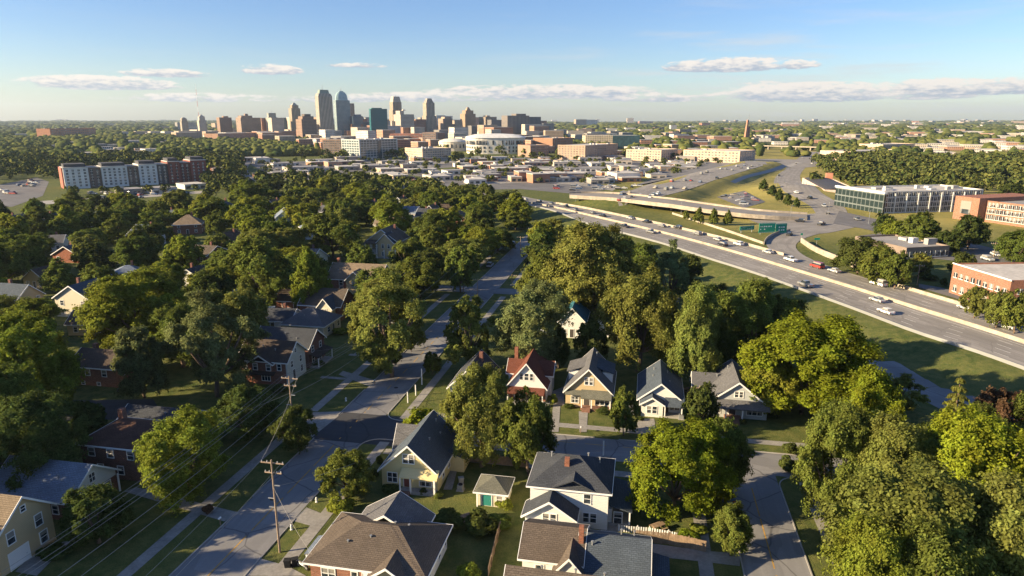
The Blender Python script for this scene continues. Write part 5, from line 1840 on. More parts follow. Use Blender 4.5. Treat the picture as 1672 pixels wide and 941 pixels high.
T = Tower('brown tower with small lantern dome, right of the skyline', 752, 777, 186, B + 1, (.36, .245, .16), split=.32, lm='brown lantern tower'); T.block(); T.block('upper_block', .72, .72, T.h, T.h * 1.14); T.taper('dome', .4, .12, T.h * 1.14, T.h * 1.28, 'wall_paint')
T = Tower('plain tan office tower with dark centre strip left of the grey slabs', 782, 811, 191, B + 1, (.35, .27, .2), 'facade_stripe', .38, lm='plain tan office tower'); T.block(); T.plant_room(.3, .5, 4, -.1)
T = Tower('massive grey brown ribbed slab tower, widest at skyline right', 819, 864, 189, B + 3, (.24, .2, .175), 'facade_stripe', .22, lm='massive ribbed slab tower'); T.block(); T.block('plant_room', .45, .8, T.h, T.h * 1.08, .15, 'facade_stripe')
T = Tower('darker blue grey slab attached at the right of the massive ribbed slab', 862, 883, 191, B + 2, (.15, .155, .17), 'facade_stripe', .08); T.block()


def mast():
    p = at(327, 212)
    h = z_at(p, 136)
    r = root('radio_mast', p, 0, 'very thin tall red and white lattice radio mast rising behind the pale slim tower', 'mast', lm='radio mast')
    for k in range(8):
        m = MB()
        m.tube([(0, 0, h * k / 8), (0, 0, h * (k + 1) / 8)], 1.3 - k * .1, 4)
        o = m.build('mast_section', MATS['wall_paint'], r)
        o.color = (.5, .09, .06, 1) if k % 2 == 0 else (.7, .7, .68, 1)


mast()


class Block(Tower):
    """a mid-distance building with modelled windows; front from base pixel a to base pixel b"""
    def __init__(self, label, a, b, depth, ytop, color, lm=None, mat_='wall_paint', name='office_building', cat='building', group=None, h=None):
        p, q = at(*a), at(*b)
        self.w, self.d = (q - p).length, depth
        self.rz = math.atan2(q.y - p.y, q.x - p.x)
        c, s = math.cos(self.rz), math.sin(self.rz)
        m = (p + q) / 2
        self.p = Vector((m.x - s * depth / 2, m.y + c * depth / 2, min(p.z, q.z)))
        self.h = h or (z_at(m, ytop) - m.z)
        self.r = root(name, self.p, self.rz, label, cat, group, lm)
        self.col = (*color, 1)
        self.mat = mat_

    def shell(self, roof='roof_flat', parapet=.7, wall='body'):
        mb = MB()
        w, d, h = self.w / 2, self.d / 2, self.h
        mb.box(-w, w, -d, d, -1, h)
        o = self.part('wall', mb)
        rf = MB()
        rf.box(-w + .4, w - .4, -d + .4, d - .4, h + .002, h + .12)
        o2 = rf.build('roof', MATS[roof], self.r)
        pp = MB()
        for x0, x1, y0, y1 in ((-w, w, -d, -d + .38), (-w, w, d - .38, d), (-w, -w + .38, -d + .381, d - .381), (w - .38, w, -d + .381, d - .381)):
            pp.box(x0, x1, y0, y1, h + .002, h + parapet)
        self.part('parapet', pp)
        return o2

    def units(self, n, seed=1, roof=None):
        rg = random.Random(seed)
        for _ in range(n):
            m = MB()
            x, y = rg.uniform(-.42, .42) * self.w, rg.uniform(-.25, .3) * self.d
            a, b, c = rg.uniform(.8, 2.6), rg.uniform(.8, 2.0), rg.uniform(.8, 2.4)
            m.box(x - a, x + a, y - b, y + b, self.h + .13, self.h + c)
            o = m.build('roof_unit', MATS['wall_paint'], self.r)
            k = rg.uniform(.3, .6)
            o.color = (k, k * .97, k * .92, 1)

    def windows(self, face, cols, rows, w, h, z0=1.2, dz=3.3, margin=.05, x0=None, x1=None, glass='glass', skip=None):
        span = self.w if face in 'FB' else self.d
        a = -span / 2 * (1 - margin) if x0 is None else x0
        b = span / 2 * (1 - margin) if x1 is None else x1
        todo = [(a + (b - a) * (i + .5) / cols, z0 + dz * j) for j in range(rows) for i in range(cols)]
        if skip:
            todo = [t for t in todo if not skip(*t)]
        key = (round(w, 2), round(h, 2), glass)
        if key not in _wcache:
            m = MB()
            m.box(-w / 2, w / 2, -.06, .02, 0, h, 0)
            m.box(-w / 2 - .1, w / 2 + .1, -.16, .02, -.15, -.002, 1)
            m.box(-.06, .06, -.1, -.061, 0, h, 1)
            _wcache[key] = m.mesh('window', [MATS[glass], MATS['trim']])
        me = _wcache[key]
        rest = []
        for u, z in todo:
            loc, rz = {'F': ((u, -self.d / 2, z), 0), 'B': ((u, self.d / 2, z), math.pi), 'R': ((self.w / 2, u, z), math.pi / 2), 'L': ((-self.w / 2, u, z), -math.pi / 2)}[face]
            if self.count < 100:
                link('window', me, self.r, loc, rz)
                self.count += 1
            else:
                rest.append((loc, rz))
        if rest:
            mb = MB()
            for (x, y, z), rz in rest:
                c, s = math.cos(rz), math.sin(rz)
                n = len(mb.v)
                for v in me.vertices:
                    mb.v.append((x + v.co.x * c - v.co.y * s, y + v.co.x * s + v.co.y * c, z + v.co.z))
                for f in me.polygons:
                    mb.f.append(tuple(n + i for i in f.vertices))
                    mb.mi.append(f.material_index)
            o = mb.build('window_rows', [MATS[glass], MATS['trim']], self.r)
            o['kind'] = 'stuff'

    count = 0


# big apartment block at the left
A = Block('long six storey apartment block, white bays at left turning to red brick at right', (107, 309), (338, 297), 22, 268, (.5, .5, .49), 'long apartment block', name='apartment_block', cat='apartment block')
w2 = A.w / 2
h_full = A.h
A.h = h_full * .86
A.shell('roof_flat_grey')
for f0, f1, col, z1, pr in ((0, .16, (.62, .62, .6), .93, 2.4), (.16, .245, (.17, .13, .11), .9, .5), (.245, .42, (.6, .6, .58), .92, 2.6), (.42, .50, (.17, .13, .11), .9, .5), (.50, .63, (.6, .6, .58), .96, 2.6),
                            (.63, .71, (.1, .09, .09), .94, 1.0), (.71, .80, (.2, .075, .06), 1.05, 2.4), (.80, .88, (.16, .065, .055), .98, 1.0), (.88, 1.0, (.22, .08, .065), 1.08, 2.6)):
    m = MB()
    m.box(-w2 + A.w * f0 + .05, -w2 + A.w * f1 - .05, -A.d / 2 - pr, A.d / 2 + (1.0 if pr > 2 else -2), -1, h_full * z1)
    A.part('bay', m, 'wall_paint', col)
    m = MB()
    m.box(-w2 + A.w * f0 - .3, -w2 + A.w * f1 + .3, -A.d / 2 - pr - .3, A.d / 2 - 3, h_full * z1 + .01, h_full * z1 + .5)
    A.part('cornice', m, 'wall_paint', (.3, .29, .28) if pr < 2 else (.5, .48, .45))
    if pr > 2:
        m = MB()
        m.box(-w2 + A.w * f0 + 1, -w2 + A.w * f1 - 1, -A.d / 2 + .5, A.d / 2 - 4, h_full * z1 + .52, h_full * z1 + 2.8)
        A.part('mansard', m, 'wall_paint', (.07, .07, .075))
    n = max(2, int(A.w * (f1 - f0) / 3.6))
    x0, x1 = -w2 + A.w * f0 + .5, -w2 + A.w * f1 - .5
    dd = A.d
    A.d = dd + 2 * pr
    A.windows('F', n, 6, 1.5, 1.6, 1.6, (h_full * z1 - 2.0) / 6, 0, x0, x1)
    A.d = dd
m = MB(); m.box(-w2 - 1.0, -w2 - .01, -A.d / 2, A.d / 2, -1, h_full * .94); A.part('end_bay', m, 'wall_paint', (.32, .12, .09))
A.h = h_full
A = Block('small reddish brick building right of the long apartment block', (352, 290), (382, 287), 14, 275, (.3, .15, .1), 'small reddish building'); A.shell(); A.windows('F', 5, 3, 1.6, 1.6, 1.5, 2.6); A.windows('L', 3, 3, 1.6, 1.6, 1.5, 2.6)
A = Block('long orange brown institution on the far left skyline above dark woods', (84, 229), (158, 226), 40, 210, (.33, .16, .1), 'far left brick institution'); A.shell('roof_flat_grey'); A.windows('F', 20, 4, 4, 3, 4, 6, glass='glass'); A.units(4, 3)
A = Block('low brown block beneath the plain slab tower at left', (357, 232), (423, 229), 40, 218, (.33, .2, .14), 'low brown block at left'); A.shell(); A.windows('F', 14, 3, 3, 2.4, 3, 5)
A = Block('brown brick loft block with regular windows left of the glass apartments', (528, 256), (574, 256), 30, 229, (.32, .22, .165), 'brown loft block'); A.shell(); A.windows('F', 12, 7, 1.9, 1.9, 1.6, A.h / 7.4); A.windows('L', 6, 7, 1.9, 1.9, 1.6, A.h / 7.4); A.units(5, 5)
A = Block('white and glass apartment block with balconies in front of the skyline', (588, 263), (650, 259), 34, 228, (.47, .48, .45), 'white glass apartment block'); A.shell(); A.windows('F', 12, 8, 4.4, 2.6, 1.4, A.h / 8.4, glass='glass_blue'); A.windows('L', 7, 8, 3.4, 2.3, 1.4, A.h / 8.4, glass='glass_blue'); A.units(6, 6)
m = MB(); m.box(-2.5, 3.5, -A.d / 2 - .6, -A.d / 2 - .05, 1, A.h - 2); A.part('glass_bay', m, 'glass_blue')
A = Block('cream office block with flat roof right of the glass apartments', (690, 264), (737, 262), 45, 243, (.47, .38, .28), 'cream office block'); A.shell(); A.windows('F', 12, 5, 2, 1.8, 1.6, A.h / 5.4); A.windows('L', 10, 5, 2, 1.8, 1.6, A.h / 5.4); A.units(6, 7)
A = Block('brick red corner building below the pale stepped office block', (637, 236), (690, 236), 40, 219, (.3, .14, .1)); A.shell('roof_flat_grey'); A.windows('F', 12, 4, 2.4, 2, 2, A.h / 4.4); A.units(3, 8)
A = Block('pinkish brown block left of the white dome', (690, 240), (712, 240), 40, 217, (.36, .25, .19), 'pinkish block left of the dome'); A.shell(); A.windows('F', 6, 6, 2.4, 2, 2, A.h / 6.4); A.windows('L', 5, 6, 2.4, 2, 2, A.h / 6.4)
A = Block('brown office block beside the right end of the white arena', (866, 257), (896, 256), 34, 238, (.3, .2, .15), 'brown block right of the arena'); A.shell('roof_flat_grey'); A.windows('F', 9, 4, 2, 1.8, 1.6, A.h / 4.4)
A = Block('taller red brown block behind the brown one right of the arena', (902, 250), (935, 248), 40, 226, (.3, .17, .11)); A.shell(); A.windows('F', 9, 6, 2, 1.9, 2, A.h / 6.4); A.units(3, 9)
A = Block('wide tan brick apartment building with lit left wing', (955, 263), (1008, 258), 42, 237, (.37, .26, .19), 'wide tan brick apartments'); A.shell(); A.windows('F', 14, 6, 1.8, 1.9, 1.6, A.h / 6.4); A.windows('L', 9, 6, 1.8, 1.9, 1.6, A.h / 6.4); A.units(5, 10)
A = Block('cream hall with dark curved glass end, behind the tan apartments', (1000, 243), (1044, 243), 60, 222, (.06, .08, .09), 'hall with curved glass end', 'glass_blue'); A.shell()
m = MB(); m.box(-A.w / 2 - 50, -A.w / 2 - .1, -A.d / 2, A.d / 2, -1, A.h * 1.02); A.part('wing', m, 'facade_grid', (.5, .42, .3))
A = Block('cream low office building with even window rows, centre right', (1079, 264), (1106, 261), 50, 245, (.48, .38, .28), 'cream low office'); A.shell(); A.windows('F', 8, 4, 2, 1.8, 1.6, A.h / 4.4); A.windows('L', 12, 4, 2, 1.8, 1.6, A.h / 4.4); A.units(3, 11)
A = Block('pink cream office building beside the far highway crossing', (1207, 267), (1232, 264), 75, 247, (.5, .37, .28), 'pink cream office'); A.shell(); A.windows('F', 6, 4, 2.4, 1.8, 1.6, A.h / 4.4); A.windows('L', 16, 4, 2.2, 1.8, 1.6, A.h / 4.4); A.units(4, 12)
A = Block('low cream institute with long windows at the right beyond the woods', (1388, 263), (1470, 259), 45, 247, (.55, .42, .32), 'low cream institute'); A.shell(); A.windows('F', 20, 2, 2.4, 2, 1.6, 4)
A = Block('taller cream block rising behind the low institute, right', (1440, 252), (1492, 250), 40, 236, (.5, .38, .28), 'taller cream block'); A.shell(); A.windows('F', 14, 3, 2.2, 2, 2, 4); A.units(4, 13)
# office building with the dark glass end at the right
A = Block('long pale office building with dark glass end wall and white roof edge', (1439, 349), (1600, 346), 30, 313, (.55, .54, .52), 'long pale office building')
A.shell('roof_flat', .9); A.windows('F', 26, 4, 1.9, 2.4, 1.2, A.h / 4.15, .02)
m = MB(); m.box(-A.w / 2 - 1.2, -A.w / 2 - .02, -A.d / 2 - 2, A.d / 2 + 8, -1, A.h - .3); A.part('glass_end', m, 'facade_dark', (.12, .14, .14))
m = MB(); m.box(-A.w / 2 - 1.6, -A.w / 2 + .2, -A.d / 2 - 2.4, A.d / 2 + 8.4, A.h - .29, A.h + .8); A.part('roof_edge', m, 'wall_paint', (.7, .7, .68))
for k in range(0, 27, 3):
    m = MB(); x = -A.w / 2 + A.w * k / 26.0; m.box(x - .35, x + .35, -A.d / 2 - .55, -A.d / 2 - .17, -1, A.h - .2); A.part('pier', m, 'wall_paint', (.6, .59, .57))
A.units(9, 14)
# brick buildings on the right
A = Block('orange brick building with arched windows at the right frame edge', (1606, 362), (1700, 376), 40, 336, (.4, .15, .07), 'orange brick arched building', 'brick_orange')
A.shell('roof_flat_grey', 1.0); A.windows('F', 14, 3, 1.7, 2.2, 1.6, A.h / 3.2)
m = MB(); m.box(-A.w / 2 - 13, -A.w / 2 - .02, -A.d / 2 - 5, A.d / 2 - 4, -1, A.h + 2.2); A.part('entrance_wing', m, 'brick_orange')
m = MB(); m.box(-A.w / 2 - 9.5, -A.w / 2 - 4, -A.d / 2 - 5.12, -A.d / 2 - 5.01, A.h * .35, A.h + .2); A.part('entrance_window', m, 'glass', uv=False)
A = Block('two storey orange brick warehouse with big flat grey roof beside the freeway', (1549, 478), (1642, 512), 24, 446, (.4, .15, .07), 'orange brick warehouse', 'brick_orange', name='warehouse', cat='warehouse')
A.shell('roof_flat', .5); A.windows('F', 9, 1, 1.5, 1.4, A.h * .6, 3, .05); A.windows('F', 7, 1, 1.7, 1.9, 1.0, 3, .07); A.windows('R', 5, 2, 1.4, 1.4, 1.2, A.h * .48)
m = MB(); m.box(-A.w / 2 - .15, A.w / 2 + .15, -A.d / 2 - .15, -A.d / 2 - .02, A.h + .3, A.h + .62); A.part('coping', m, 'trim', uv=False)
m = MB(); m.box(A.w / 2 - 14, A.w / 2 - 12, A.d / 2 - 2, A.d / 2 - .5, A.h + .5, A.h + 1.2); A.part('roof_unit', m, 'barrier', uv=False)
A = Block('low building with broad pale flat roof and dark shaded front behind trees', (1478, 424), (1548, 420), 26, 406, (.22, .17, .14), 'low broad flat roofed building', name='commercial_building'); A.shell('roof_flat_grey'); A.windows('F', 8, 1, 2.2, 2.2, .6, 3); A.units(3, 15)
A = Block('pale pink church like hall with dark barrel roof by the arterial', (1309, 303), (1346, 312), 22, 295, (.55, .42, .36), 'pink hall with the dark roof', name='church_hall', cat='hall'); A.shell('roof_flat_grey'); A.windows('F', 7, 1, 2, 3, 1.5, 4)
m = MB()
prev = None
for q in range(9):
    a_ = math.pi * q / 8
    yv, zv = -math.cos(a_) * A.d * .44, A.h + .13 + math.sin(a_) * 1.6
    if prev:
        m.slab([(-A.w / 2 + 1, prev[0], prev[1]), (A.w / 2 - 1, prev[0], prev[1]), (A.w / 2 - 1, yv, zv), (-A.w / 2 + 1, yv, zv)], .2)
    prev = (yv, zv)
A.part('barrel_roof', m, 'trim_dark', uv=False)
m = MB(); m.box(-A.w / 2 - .5, -A.w / 2 + 3, A.d / 2 - 5, A.d / 2, -1, A.h + 5); A.part('bell_turret', m, 'wall_paint', (.45, .2, .13))


def arena():
    p = at(808, 251)
    k = depth_of(p) / F_PX
    rx, ry = 47 * k, 42 * k
    rz = -math.atan2(p.x, p.y) + .1
    r = root('arena', (p.x, p.y + ry * .6, p.z), rz, 'large oval white arena with shallow domed roof and dark openings', 'arena', lm='large white arena')
    h = z_at(p, 225)
    seg = 40
    sq = lambda c: math.copysign(abs(c) ** .55, c)
    ring = lambda f: [(rx * f * sq(math.cos(2 * math.pi * q / seg)), ry * f * sq(math.sin(2 * math.pi * q / seg))) for q in range(seg)]
    m = MB(); m.prism(ring(1.0), -1, h, 0, ring(1.03)); o = m.build('wall', MATS['wall_paint'], r); o.color = (.66, .62, .55, 1)
    m = MB(); m.prism(ring(1.06), h + .05, h + 1.8, 0, ring(.98)); m.prism(ring(.98), h + 1.8, h + 4.6, 0, ring(.7)); m.prism(ring(.7), h + 4.6, h + 5.6, 0, ring(.3)); o = m.build('roof', MATS['wall_paint'], r, smooth=False); o.color = (.6, .6, .58, 1)
    n = 0
    for row, (z0, hh) in enumerate(((h * .12, h * .12), (h * .34, h * .14), (h * .58, h * .26))):
        for q in range(44):
            a = math.pi + math.pi * (q + .5) / 44
            if row == 2 and q % 7 == 6:
                continue
            m = MB()
            ww = rx * math.pi / 44 * .34
            m.box(-ww, ww, -.5, .3, z0, z0 + hh)
            if n < 100 and q % 2 == 0 or row == 2:
                f = 1 + .03 * (z0 / h)
                x, y = rx * f * sq(math.cos(a)), ry * f * sq(math.sin(a))
                e_ = .01
                dx_, dy_ = rx * (sq(math.cos(a + e_)) - sq(math.cos(a - e_))), ry * (sq(math.sin(a + e_)) - sq(math.sin(a - e_)))
                m.build('window', MATS['glass'], r, (x, y, 0), math.atan2(dy_, dx_))
                n += 1


arena()


def dome_hall():
    p = at(738, 247)
    k = depth_of(p) / F_PX
    R = 23 * k
    r = root('domed_hall', (p.x, p.y + R * .6, p.z), .2, 'smaller white domed hall left of the large arena', 'hall', lm='small white domed hall')
    h = z_at(p, 232)
    seg = 24
    ring = lambda f: [(R * f * math.cos(2 * math.pi * q / seg), R * .9 * f * math.sin(2 * math.pi * q / seg)) for q in range(seg)]
    m = MB(); m.prism(ring(1), -1, h); o = m.build('wall', MATS['wall_paint'], r); o.color = (.62, .55, .45, 1)
    m = MB()
    for f0, f1, a, b in ((1.03, .92, 0, 2), (.92, .6, 2, 4.6), (.6, .12, 4.6, 5.6)):
        m.prism(ring(f0), h + a + .02, h + b, 0, ring(f1))
    o = m.build('dome', MATS['wall_paint'], r); o.color = (.58, .56, .5, 1)
    for q in range(10):
        a = math.pi + math.pi * (q + .5) / 10
        m = MB(); m.box(-1.6, 1.6, -.4, .3, h * .35, h * .75)
        m.build('window', MATS['glass'], r, (R * math.cos(a), R * .9 * math.sin(a), 0), a + math.pi / 2)


dome_hall()


def red_tower():
    p = at(1219, 231)
    h = z_at(p, 196)
    k = depth_of(p) / F_PX
    r = root('memorial_tower', p, .3, 'tall tapering red brick tower with thin mast, alone on the right horizon', 'tower', lm='red brick tower')
    for nm, x, w, z, col in (('shaft', -2.2 * k, 2.3 * k, h, (.36, .19, .13)), ('wing', 2.4 * k, 1.6 * k, h * .7, (.33, .16, .11)), ('base', 0, 4.2 * k, h * .16, (.4, .25, .18))):
        m = MB()
        b = [(-w * 1.25, -w), (w * 1.25, -w), (w * 1.25, w), (-w * 1.25, w)]
        t = [(-w * .45 + w * .5, -w * .6), (w * .95, -w * .6), (w * .95, w * .6), (-w * .45 + w * .5, w * .6)]
        m.prism(b, -1, z, 0, t)
        o = m.build(nm, MATS['wall_paint'], r, (x, 0, 0)); o.color = (*col, 1)
    m = MB(); m.tube([(1.2 * k, 0, h * .9), (1.2 * k, 0, h * 1.28)], [.8, .3], 5); m.build('mast', MATS['metal'], r)


red_tower()

# low downtown buildings between the towers, and the flat roofed shops in front of them
_crng = random.Random(21)
low_cols = [((.42, .31, .22), 'tan'), ((.36, .18, .115), 'brick red'), ((.55, .47, .38), 'cream'), ((.27, .25, .23), 'grey'), ((.6, .56, .51), 'white'), ((.45, .25, .165), 'terracotta'), ((.2, .185, .18), 'dark')]


BLD = []


def low_block(px, py, wpx, hpx, dm, name, cat, group, phi=None, ci=None, roof=None, windows=True):
    p = at(px, py)
    BLD.append((px, py, wpx * .6 + 1))
    k = depth_of(p) / F_PX
    w, h = wpx * k, max(3.5, hpx * k)
    rz = -math.atan2(p.x, p.y) + (_crng.uniform(.15, .4) if phi is None else phi)
    c, s = math.cos(rz), math.sin(rz)
    r = root(name, (p.x - s * dm / 2, p.y + c * dm / 2, p.z), rz, None, cat, group)
    col, word = low_cols[ci if ci is not None else _crng.randrange(len(low_cols))]
    m = MB(); m.box(-w / 2, w / 2, -dm / 2, dm / 2, -1, h)
    o = m.build('wall', MATS['facade_grid' if windows and py < 250 else 'wall_paint'], r, uv=True); o.color = (*col, 1)
    m = MB(); m.box(-w / 2 - .2, w / 2 + .2, -dm / 2 - .2, dm / 2 + .2, h + .01, h + .5)
    m.build('roof', MATS[roof or _crng.choice(['roof_flat', 'roof_flat', 'roof_flat_grey'])], r)
    if py >= 250:
        n = max(2, min(8, int(w / 5)))
        for i in range(n):
            m = MB(); x = -w / 2 + w * (i + .5) / n; m.box(x - w / n * .32, x + w / n * .32, -dm / 2 - .08, -dm / 2 - .01, .6, min(3.0, h * .75))
            m.build('shop_window', MATS['glass'], r)
        if _crng.random() < .7:
            m = MB(); x = _crng.uniform(-.3, .3) * w; m.box(x - 1.2, x + 1.2, -1, 1, h + .51, h + 1.7); m.build('roof_unit', MATS['metal'], r)
    LATER.append((r, f'{word} {"low " if hpx < 9 else ""}{cat}', cat))
    return r


for px, py, w, h, ci in [(308, 225, 22, 10, 5), (345, 224, 16, 9, 0), (280, 222, 20, 7, 4), (255, 221, 16, 6, 2), (232, 222, 18, 7, 0), (202, 221, 18, 5, 4), (440, 231, 22, 10, 1), (470, 234, 26, 11, 0), (500, 240, 22, 12, 1), (515, 233, 14, 12, 0),
                         (545, 228, 30, 14, 2), (556, 218, 24, 14, 0), (580, 226, 26, 12, 5), (600, 224, 16, 14, 4), (660, 224, 18, 12, 1), (680, 226, 24, 14, 1), (724, 216, 34, 9, 3), (748, 221, 26, 8, 0), (788, 222, 26, 8, 3),
                         (812, 220, 14, 8, 2), (870, 231, 22, 16, 2), (888, 224, 20, 14, 2), (905, 232, 30, 18, 0), (918, 222, 20, 10, 3), (940, 228, 26, 14, 2), (955, 220, 22, 9, 0), (975, 224, 22, 8, 2), (1000, 216, 18, 6, 4), (1030, 214, 16, 5, 4), (1055, 218, 20, 6, 2),
                         (1100, 214, 10, 9, 4), (1090, 222, 18, 5, 5), (1130, 217, 22, 4, 4), (1120, 228, 30, 6, 5), (1150, 226, 24, 5, 5), (1180, 230, 30, 7, 5), (1065, 228, 28, 6, 4), (1050, 236, 22, 6, 0), (1245, 232, 26, 6, 4), (1262, 226, 22, 5, 5), (1275, 237, 22, 5, 4), (1310, 230, 20, 5, 2), (1340, 234, 22, 5, 5), (1300, 222, 18, 3, 4),
                         (1360, 222, 20, 4, 5), (1395, 230, 22, 4, 2), (1420, 222, 26, 3, 4), (1500, 243, 26, 7, 2), (1530, 240, 34, 5, 4), (1560, 246, 26, 6, 5), (1590, 243, 30, 6, 2), (1620, 250, 26, 5, 4), (1560, 226, 24, 3, 4), (1610, 222, 26, 4, 5), (1640, 226, 24, 4, 4), (1530, 214, 22, 3, 4), (1500, 207, 26, 2.5, 4), (1590, 210, 24, 3, 4), (1645, 207, 16, 3, 4), (1650, 238, 26, 5, 5),
                         (1600, 258, 24, 5, 5), (1540, 256, 30, 5, 4), (850, 214, 18, 8, 2), (1010, 230, 14, 8, 4), (400, 222, 20, 7, 4), (150, 222, 16, 4, 2), (60, 250, 24, 7, 2), (190, 250, 26, 5, 0), (250, 250, 22, 6, 4), (140, 254, 30, 4, 3)]:
    low_block(px, py, w, h, _crng.uniform(22, 45), 'low_building', 'building', 'low buildings around downtown', ci=ci)

for px, py, w, h, ci in [(430, 268, 22, 9, 4), (468, 272, 44, 5, 4), (500, 279, 60, 5, 2), (470, 289, 46, 7, 0), (530, 288, 50, 5, 4), (570, 278, 34, 5, 3), (545, 267, 36, 4, 4), (610, 275, 34, 5, 3), (655, 276, 48, 4, 4), (690, 283, 50, 4, 3), (640, 291, 40, 5, 4), (720, 295, 34, 6, 2),
                         (750, 285, 40, 5, 4), (790, 277, 34, 5, 4), (770, 266, 40, 4, 4), (830, 271, 44, 5, 4), (880, 271, 50, 5, 5), (838, 281, 62, 5, 5), (858, 296, 22, 14, 1), (884, 299, 30, 14, 1), (912, 296, 30, 12, 5), (940, 293, 44, 9, 0), (905, 284, 50, 6, 5), (960, 281, 60, 6, 4), (985, 272, 40, 5, 4),
                         (1012, 279, 30, 7, 2), (1026, 296, 40, 12, 4), (1060, 283, 36, 5, 4), (1085, 274, 50, 4, 4), (1120, 279, 34, 5, 3), (1015, 264, 30, 4, 4), (1140, 271, 26, 4, 4), (600, 262, 30, 4, 4), (690, 270, 36, 4, 4), (1075, 292, 26, 4, 2), (980, 301, 30, 4, 3), (802, 292, 34, 5, 5), (780, 301, 30, 5, 4), (570, 296, 26, 5, 4), (606, 299, 24, 5, 1), (270, 316, 40, 6, 4), (215, 318, 34, 5, 3), (320, 309, 34, 5, 4)]:
    low_block(px, py, w, h, _crng.uniform(14, 26), 'shop_building', 'shop', 'low shops and warehouses in front of downtown', ci=ci)

for i in range(230):
    if i < 150:
        px, py = _crng.uniform(285, 905), _crng.uniform(210, 246)
        if py > 230 and px < 520: continue
        w, h = _crng.uniform(15, 36), _crng.uniform(9, 23) * (1.0 if px > 440 else .55)
        if py > 236: h *= .6
    else:
        px, py = _crng.uniform(890, 1330), _crng.uniform(203, 256)
        w, h = _crng.uniform(10, 28), _crng.uniform(3, 11) * (1 if px < 1120 else .6)
        if px > 1200 and py > 234: continue
    low_block(px, py, w, h, _crng.uniform(24, 50), 'low_building', 'building', 'low buildings around downtown', _crng.uniform(.25, .6), ci=_crng.choice([0, 0, 1, 1, 2, 2, 3, 4, 5, 5]))
for i in range(84):
    px, py = _crng.uniform(420, 1150), _crng.uniform(261, 299)
    if px > 1060 and py > 285: continue
    low_block(px, py, _crng.uniform(14, 46), _crng.uniform(3, 8), _crng.uniform(10, 22), 'shop_building', 'shop', 'low shops and warehouses in front of downtown', ci=_crng.choice([0, 0, 1, 1, 2, 2, 3, 4, 5, 5]))
for i in range(26):
    px, py = _crng.uniform(425, 905), _crng.uniform(219, 226)
    low_block(px, py, _crng.uniform(11, 22), _crng.uniform(17, 31), _crng.uniform(22, 36), 'office_block', 'office block', 'mid height blocks between the downtown towers', _crng.uniform(.25, .5), ci=_crng.choice([0, 0, 1, 2, 3, 6, 5]))
for i in range(75):
    px, py = _crng.uniform(1335, 1690), _crng.uniform(203, 262)
    w, h = _crng.uniform(8, 26), _crng.uniform(2.5, 6)
    if 1375 < px < 1500 and py > 232: continue
    low_block(px, py, w, h, _crng.uniform(16, 36), 'low_building', 'building', 'low buildings of the far right suburbs', ci=_crng.choice([2, 2, 4, 4, 5, 0]))
for i in range(26):
    px, py = _crng.uniform(10, 300), _crng.uniform(203, 256)
    if 60 < px < 170 and py < 235: continue
    low_block(px, py, _crng.uniform(10, 24), _crng.uniform(3, 6), _crng.uniform(16, 30), 'low_building', 'building', 'low buildings in the far left woods', ci=_crng.choice([2, 3, 4, 5, 0]))

for px, py, w, h, ci, lab, lm in ((1662, 246, 30, 7, 4, 'long white depot roof at the right frame edge beyond the grove', 'long white depot'), (1628, 232, 34, 5, 5, 'long terracotta depot far right beyond the grove', 'long terracotta depot'), (1545, 236, 30, 7, 2, 'broad cream school like block in the far right suburbs', 'broad cream block'),
                                 (1590, 220, 30, 5, 4, 'wide white hall near the right horizon', 'wide white hall'), (1420, 214, 26, 5, 2, 'cream hall right of the red brick tower near the horizon', 'cream hall near the horizon'), (1350, 212, 20, 6, 4, 'white block just right of the red brick tower horizon', 'white horizon block'), (1500, 222, 26, 6, 5, 'terracotta block in the middle of the far right suburbs', 'terracotta suburb block'),
                                 (1670, 214, 24, 5, 4, 'white hall at the right end of the horizon', 'white hall at the horizon end'), (220, 236, 26, 6, 2, 'cream hall in the woods behind the long apartment block', 'cream hall in the left woods'), (35, 224, 24, 5, 4, 'white hall at the far left edge woods', 'white hall in the far left woods')):
    r_ = low_block(px, py, w, h, 30, 'low_building', 'building', None, ci=ci)
    LATER.pop()
    tag(r_, lab, 'building')
    LAND.append((px, py, lm))
# ------------------------------------------------------------------ utility poles and wires
def utility_pole(x, y, h, label, arms=2, lm=None, kind='wood', arm_dir=GRID, extra=True):
    z = float(hgt(x, y))
    r = root('utility_pole', (x, y, z), arm_dir, label, 'utility pole', 'utility poles along the streets', lm)
    m = MB(); m.tube([(0, 0, -.5), (0, 0, h)], [.15, .1], 8); m.build('pole', MATS['pole_wood'], r)
    tips = []
    for k in range(arms):
        zz = h - .5 - 1.3 * k
        w = 1.5 if k == 0 else 1.1
        m = MB(); m.box(-w, w, .12, .24, zz - .07, zz + .07); m.build('crossarm', MATS['pole_wood'], r)
        for x_ in (-w * .92, -w * .45, w * .45, w * .92):
            m = MB(); m.tube([(x_, .18, zz + .071), (x_, .18, zz + .28)], [.07, .05], 6); m.build('insulator', MATS['ceramic'], r)
            if k == 0:
                tips.append((x_, .18, zz + .28))
    if extra:
        for zz, sg in ((h - 3.4, 1), (h - 5.2, -1), (h - 6.4, -1)):
            m = MB(); m.box(*(sorted((0.1 * sg, .85 * sg))), -.06, .06, zz, zz + .1); m.build('bracket', MATS['metal'], r)
    M = Matrix.Rotation(arm_dir, 3, 'Z')
    return [Vector((x, y, z)) + M @ Vector(t) for t in tips], Vector((x, y, z + h - 3.4)), Vector((x, y, z + h - 5.1))


def wire(p, q, sag, label, rad=.022):
    m = MB()
    n = 14
    m.tube([p.lerp(q, k / n) - Vector((0, 0, sag * 4 * (k / n) * (1 - k / n))) for k in range(n + 1)], rad, 4)
    return tag(m.build('power_line', MATS['wire']), label, 'power line', 'wires strung between the utility poles')


def S3(s, t):
    return S(s, t)


